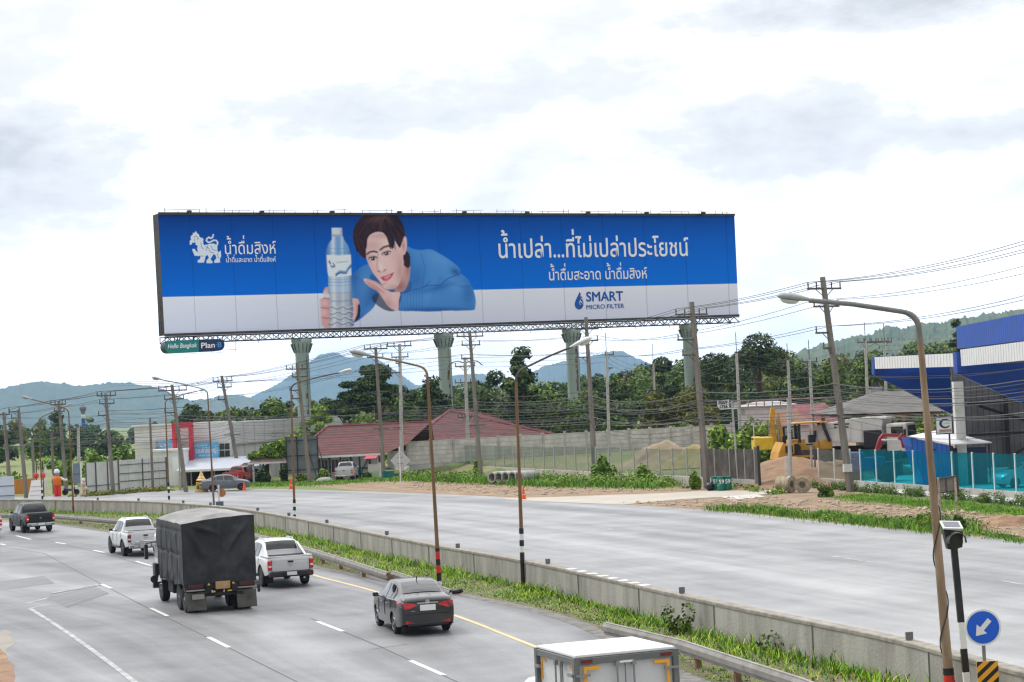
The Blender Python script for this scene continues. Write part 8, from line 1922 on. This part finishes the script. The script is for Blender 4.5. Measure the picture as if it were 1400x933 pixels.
# scattered clods and stones on the dirt
V, F, o_ = [], [], 0; rs2 = np.random.default_rng(9); ico = [(0, 0, 1), (.9, 0, .1), (.28, .85, .1), (-.72, .52, .1), (-.72, -.52, .1), (.28, -.85, .1), (0, 0, -.6)]; icf = [(0, 1, 2), (0, 2, 3), (0, 3, 4), (0, 4, 5), (0, 5, 1), (6, 2, 1), (6, 3, 2), (6, 4, 3), (6, 5, 4), (6, 1, 5)]
for k in range(1700):
    px = rs2.uniform(560, 1420); t = rs2.uniform(0, 1); lo = np.interp(px, [560, 1000, 1400], [655, 676, 706]); hi = np.interp(px, [560, 850, 1000, 1400], [668, 688, 699, 736]); g = G(px, lo + (hi - lo) * t); s = (0 if 715 < px < 1100 and abs(lo + (hi - lo) * t - np.interp(px, [715, 900, 1100], [685, 679, 668])) < 7 else 1) * rs2.uniform(.03, .13) ** 1.0 * rs2.choice([1, 1, 1, 1.8])
    for p in ico: V.append((g.x + p[0] * s * rs2.uniform(.7, 1.3), g.y + p[1] * s * rs2.uniform(.7, 1.3), p[2] * s * .7 + .01))
    F += [(a + o_, b_ + o_, c_ + o_) for a, b_, c_ in icf]; o_ += 7
tag(link('stones', np_mesh('stones', np.array(V), np.array(F), mat('clod', (.44, .34, .25), .95, var=.35, vs=.5))), 'stones and clods scattered over the dirt verge', 'stones', kind='stuff')
# golden spirit shrine in front of the shop
g = G(276, 673); gs_ = empty('spirit_shrine', g, 0, 'golden tiered spirit shrine left of the parked grey sedan', 'shrine'); M_gold = mat('shrine_gold', (.62, .36, .06), .5, c2=(.70, .55, .28), vs=4); k_ = 1.0
b = MB(); b.box((0, 0, .12), (1.1, .9, .24)); b.box((0, 0, .42), (.7, .6, .36)); b.box((-.32, -.1, .5), (.3, .4, .5)); b.box((.34, -.1, .38), (.35, .4, .3)); b.build('plinth', M_gold, gs_, bevel=.03)
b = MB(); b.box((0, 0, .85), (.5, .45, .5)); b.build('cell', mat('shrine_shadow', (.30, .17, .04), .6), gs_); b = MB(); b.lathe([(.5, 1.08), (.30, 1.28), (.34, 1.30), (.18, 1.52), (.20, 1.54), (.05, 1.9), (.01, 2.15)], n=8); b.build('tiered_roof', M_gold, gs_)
for x in (-.4, -.15, .15, .4): b = MB(); b.lathe([(.05, .24), (.04, .7), (.06, .72), (.02, .95)], (x, -.32, 0), 8); b.build('pillar', M_gold, gs_)
b = MB(); b.tube([(-.5, -.4, .3), (-.35, -.45, .9), (0, -.45, .75), (.3, -.45, .9), (.55, -.4, .3)], .06, 6); b.build('garland', mat('garland_yellow', (.72, .55, .12), .8), gs_)
# waving road worker dummy with orange shirt and red trousers
g = G(79, 679); dm = empty('roadside_dummy', g, 0, 'roadside dummy figure in orange shirt, red trousers and white helmet', 'dummy'); Yd = g.y
b = MB(); b.tube([(-.16, 0, 0), (-.17, 0, .55), (-.13, 0, 1.05)], [.17, .19, .20], 12); b.tube([(.16, 0, 0), (.17, 0, .55), (.13, 0, 1.05)], [.17, .19, .20], 12); b.box((0, 0, 1.02), (.56, .34, .28)); b.build('trousers', mat('trousers_red', (.70, .03, .02), .7), dm, smooth=60)
b = MB(); b.lathe([(.30, 1.05), (.36, 1.2), (.40, 1.6), (.36, 1.82), (.16, 1.95)], n=16); b.build('shirt', mat('shirt_orange', (.75, .16, .01), .7), dm, smooth=60)
b = MB(); b.tube([(.34, 0, 1.75), (.62, -.03, 1.55), (.98, -.06, 1.52)], [.13, .12, .10], 10); b.tube([(-.34, 0, 1.75), (-.52, .0, 1.95), (-.50, 0, 2.15)], [.13, .10, .09], 10); b.build('sleeve', mat('sleeve_white', (.7, .66, .62), .7), dm, smooth=60)
b = MB(); b.lathe([(.02, 1.92), (.17, 2.0), (.21, 2.15), (.19, 2.3), (.1, 2.4)], n=14); b.build('head', mat('head_bluegrey', (.28, .36, .46), .6), dm, smooth=60); b = MB(); b.lathe([(.28, 2.24), (.27, 2.28), (.26, 2.42), (.17, 2.56), (.02, 2.6)], n=16); b.build('helmet', M_whp, dm, smooth=60)
# little roadside pieces around it
def simple(name, label, cat, px, py): return empty(name, G(px, py), 0, label, cat)
r = simple('white_board_stand', 'white leaning A shaped board with faint lines at the left verge', 'sign board', 49, 683); b = MB(); b.prism([(-.75, 0, 0), (.55, 0, 0), (.62, .45, 1.75), (-.45, .45, 1.75)], (0, .05, 0)); b.build('panel', M_sw, r)
for z in (.4, .8, 1.2): b = MB(); b.beam((-.6 + z * .1, z * .255 - .02, z), (.5, z * .255 - .02, z), .05, .02); b.build('printed_line', mat('pale_red_print', (.62, .40, .38), .6), r)
r = simple('orange_board', 'long low orange board behind the leaning white board', 'sign board', 33, 677); b = MB(); b.box((0, 0, .85), (2.4, .08, 1.5)); b.build('panel', mat('orange_panel', (.55, .22, .03), .6, var=.2), r); b = MB(); b.box((-1.1, .08, .8), (.1, .1, 1.6)); b.box((1.1, .08, .8), (.1, .1, 1.6)); b.build('leg', M_black, r)
r = simple('white_panel_wall', 'white sheet panel wall at the left edge beside the leftmost pole', 'panel', 6, 684); b = MB(); b.box((0, 0, 1.1), (1.9, .08, 2.2)); b.build('sheet', mat('pale_blue_sheet', (.60, .66, .74), .5, var=.08), r); b = MB(); b.box((0, -.06, 1.3), (1.95, .04, .06)); b.box((0, -.06, .4), (1.95, .04, .06)); b.build('rail', M_hoardframe, r)
r = simple('wind_turbine', 'small white wind turbine on a lattice stand left of the dummy', 'wind turbine', 63, 678); b = MB(); b.tube([(-.3, 0, 0), (0, 0, 2.0)], .04, 6); b.tube([(.35, 0, 0), (0, 0, 2.0)], .04, 6); b.tube([(0, .4, 0), (0, 0, 2.8)], .05, 6); [b.beam((-.3 + .1 * k, 0, .3 + .55 * k), (.33 - .1 * k, 0, .3 + .55 * k), .035) for k in range(3)]; b.build('stand', M_whp, r)
for a in (50, 170, 290): b = MB(); b.prism([(0, -.08, 2.8), (.9 * math.cos(R(a)) - .05, -.08, 2.8 + .9 * math.sin(R(a))), (.95 * math.cos(R(a)) + .05, -.08, 2.8 + .95 * math.sin(R(a))), (.08, -.08, 2.86)], (0, .03, 0)); b.build('blade', M_whp, r)
for px, lab in ((49, 'small red and white flag bundle above the leaning white board'), (58, 'red hanging lantern post left of the wind turbine')):
    r = simple('festive_post', lab, 'post', px, 680); b = MB(); b.tube([(0, .6, 0), (0, .6, 3.4)], .05, 8); b.build('post', M_black, r); b = MB(); b.lathe([(.05, 1.75), (.24, 1.85), (.26, 2.1), (.2, 2.25), (.05, 2.3)], (0, .45, 0), 10); b.build('lantern', mat('lantern_red', (.6, .04, .06), .6), r, smooth=50)
r = simple('totem_sign', 'tall slim grey totem sign in a white frame left of the hoarding', 'sign', 106, 678); zt_ = Q(106, 633, r.location.y).z; b = MB(); b.box((0, 0, zt_ * .68), (.62, .12, zt_ * .62)); b.build('panel', mat('totem_grey', (.17, .22, .27), .5, var=.15), r)
for x in (-.42, .42): b = MB(); b.box((x, 0, zt_ / 2), (.12, .16, zt_)); b.build('post', M_whp, r)
b = MB(); b.box((0, -.07, zt_ * .66), (.62, .02, .05)); b.build('seam', M_black, r)
r = simple('figurine_stand', 'stacked stand of little brown and white figurines left of the hoarding', 'stand', 115, 678); b = MB(); [b.lathe([(.22, z), (.28, z + .1), (.2, z + .35), (.1, z + .45)], (x, 0, 0), 10) for x, z in ((-.1, 0), (.12, .45), (-.05, .9))]; b.build('figures', mat('figurine_mix', (.45, .22, .1), .7, c2=(.7, .62, .55), vs=3), r, smooth=50); b = MB(); b.lathe([(.16, 1.35), (.2, 1.5), (.1, 1.65)], n=10); b.build('white_head', M_whp, r, smooth=50)
b = MB(); b.box((-.2, .2, .7), (.08, .08, 1.4)); b.build('post', M_whp, r)
r = simple('motorbike', 'parked motorbike with a dark seat right of the dummy', 'motorbike', 97, 677)
for x in (-.55, .55): b = MB(); b.lathe([(.18, -.05), (.28, -.05), (.28, .05), (.18, .05)], (x, 0, .28), 16, axis='Y'); b.build('wheel', M_tyre, r)
b = MB(); b.prism([(-.6, -.12, .45), (.3, -.12, .35), (.55, -.12, .75), (.42, -.12, .85), (.2, -.12, .6), (-.2, -.12, .62), (-.7, -.12, .72)], (0, .24, 0)); b.build('body', mat('purple_paint', (.05, .03, .12), .4), r, bevel=.03); b = MB(); b.tube([(.5, 0, .8), (.42, 0, 1.05), (.42, -.3, 1.1)], .025, 6); b.build('handlebar', M_steel, r)
b = MB(); b.box((.55, -.1, .7), (.18, .3, .35)); b.build('front_shield', M_whp, r, bevel=.04)
# blue water tower far away
p = Q(115, 600, 420); wt_ = empty('water_tower', (p.x, 420, 0), 0, 'thin tall blue and white water tower among the far trees', 'water tower'); z1 = Q(114, 560, 420).z; z2 = Q(115, 572, 420).z; b = MB(); b.lathe([(.42, 0), (.42, z2)], n=14); b.build('shaft', mat('tower_blue', (.03, .12, .36), .6), wt_); b = MB(); b.lathe([(.46, z2), (.46, z2 + .8)], n=14); b.build('white_band', M_whp, wt_); b = MB(); b.lathe([(.44, z2 + .8), (.44, z1 - .6), (.75, z1 + .1), (.75, z1 + .5), (.3, z1 + 1.1)], n=14); b.build('tank', mat('tower_grey', (.16, .19, .24), .6), wt_)
# pavilion neighbours: rock and planters in front of the house, blue tubs by the porch
g = G(444, 659); b = MB(); b.lathe([(.9, 0), (.85, .25), (.5, .5), (.1, .58)], n=10); q = b.build('boulder', mat('boulder_grey', (.42, .41, .40), .9, var=.3), smooth=60); q.location = g; q.scale = (1, .6, .8); tag(q, 'pale grey boulder on the grass left of the silver pickup', 'boulder')
for px, lab in ((528, 'left teal plastic tub beside the porch of the house'), (534, 'right teal plastic tub beside the porch of the house')):
    g = G(px, 655); r = empty('plastic_tub', g, 0, lab, 'tub', 'teal tubs'); b = MB(); b.lathe([(.3, 0), (.42, .75), (.45, .78)], n=18); b.build('tub', mat('tub_teal', (.03, .22, .24), .5), r, smooth=40); b = MB(); b.lathe([(.41, .74), (.05, .72)], n=18); b.build('water', mat('tub_inside', (.02, .06, .07), .2), r)
# small mast lamps and the white globe on the wall
p = Q(694, 596, 255); r = empty('globe_lamp', (p.x, 255, 0), 0, 'small white globe lamp above the precast wall', 'lamp'); b = MB(); b.tube([(0, 0, 0), (0, 0, p.z - .2)], .05, 6); b.build('post', M_post, r); b = MB(); b.lathe([(.05, p.z - .2), (.22, p.z - .1), (.28, p.z + .08), (.2, p.z + .25), (.03, p.z + .32)], n=14); b.build('globe', M_whp, r, smooth=60)
# dropped debris by the end of the fallen guard rail
g = G(624, 813); b = MB(); b.box((0, 0, .10), (.34, .2, .14), .4); b.box((.12, .05, .12), (.16, .2, .16), .9); q = b.build('broken_lamp', M_black, bevel=.05); q.location = g; tag(q, 'black broken lamp piece in the grass at the end of the fallen rail', 'debris')

# ================================================================== haze
hz = MB(); hz.box((0, 5600, 177), (16000, 11900, 356)); ho2 = hz.build('haze', mat('haze', (1, 1, 1)))
m = ho2.data.materials[0]; m.cycles.homogeneous_volume = True; m.cycles.volume_sampling = 'DISTANCE'; n = m.node_tree.nodes; l = m.node_tree.links
for x in list(n):
    if x.type != 'OUTPUT_MATERIAL': n.remove(x)
pv_ = n.new('ShaderNodeVolumePrincipled'); pv_.inputs['Color'].default_value = (.36, .62, 1.0, 1); pv_.inputs['Density'].default_value = .000085; pv_.inputs['Anisotropy'].default_value = .2
l.new(pv_.outputs[0], n['Material Output'].inputs['Volume']); tag(ho2, 'pale blue air haze', 'haze', kind='stuff')
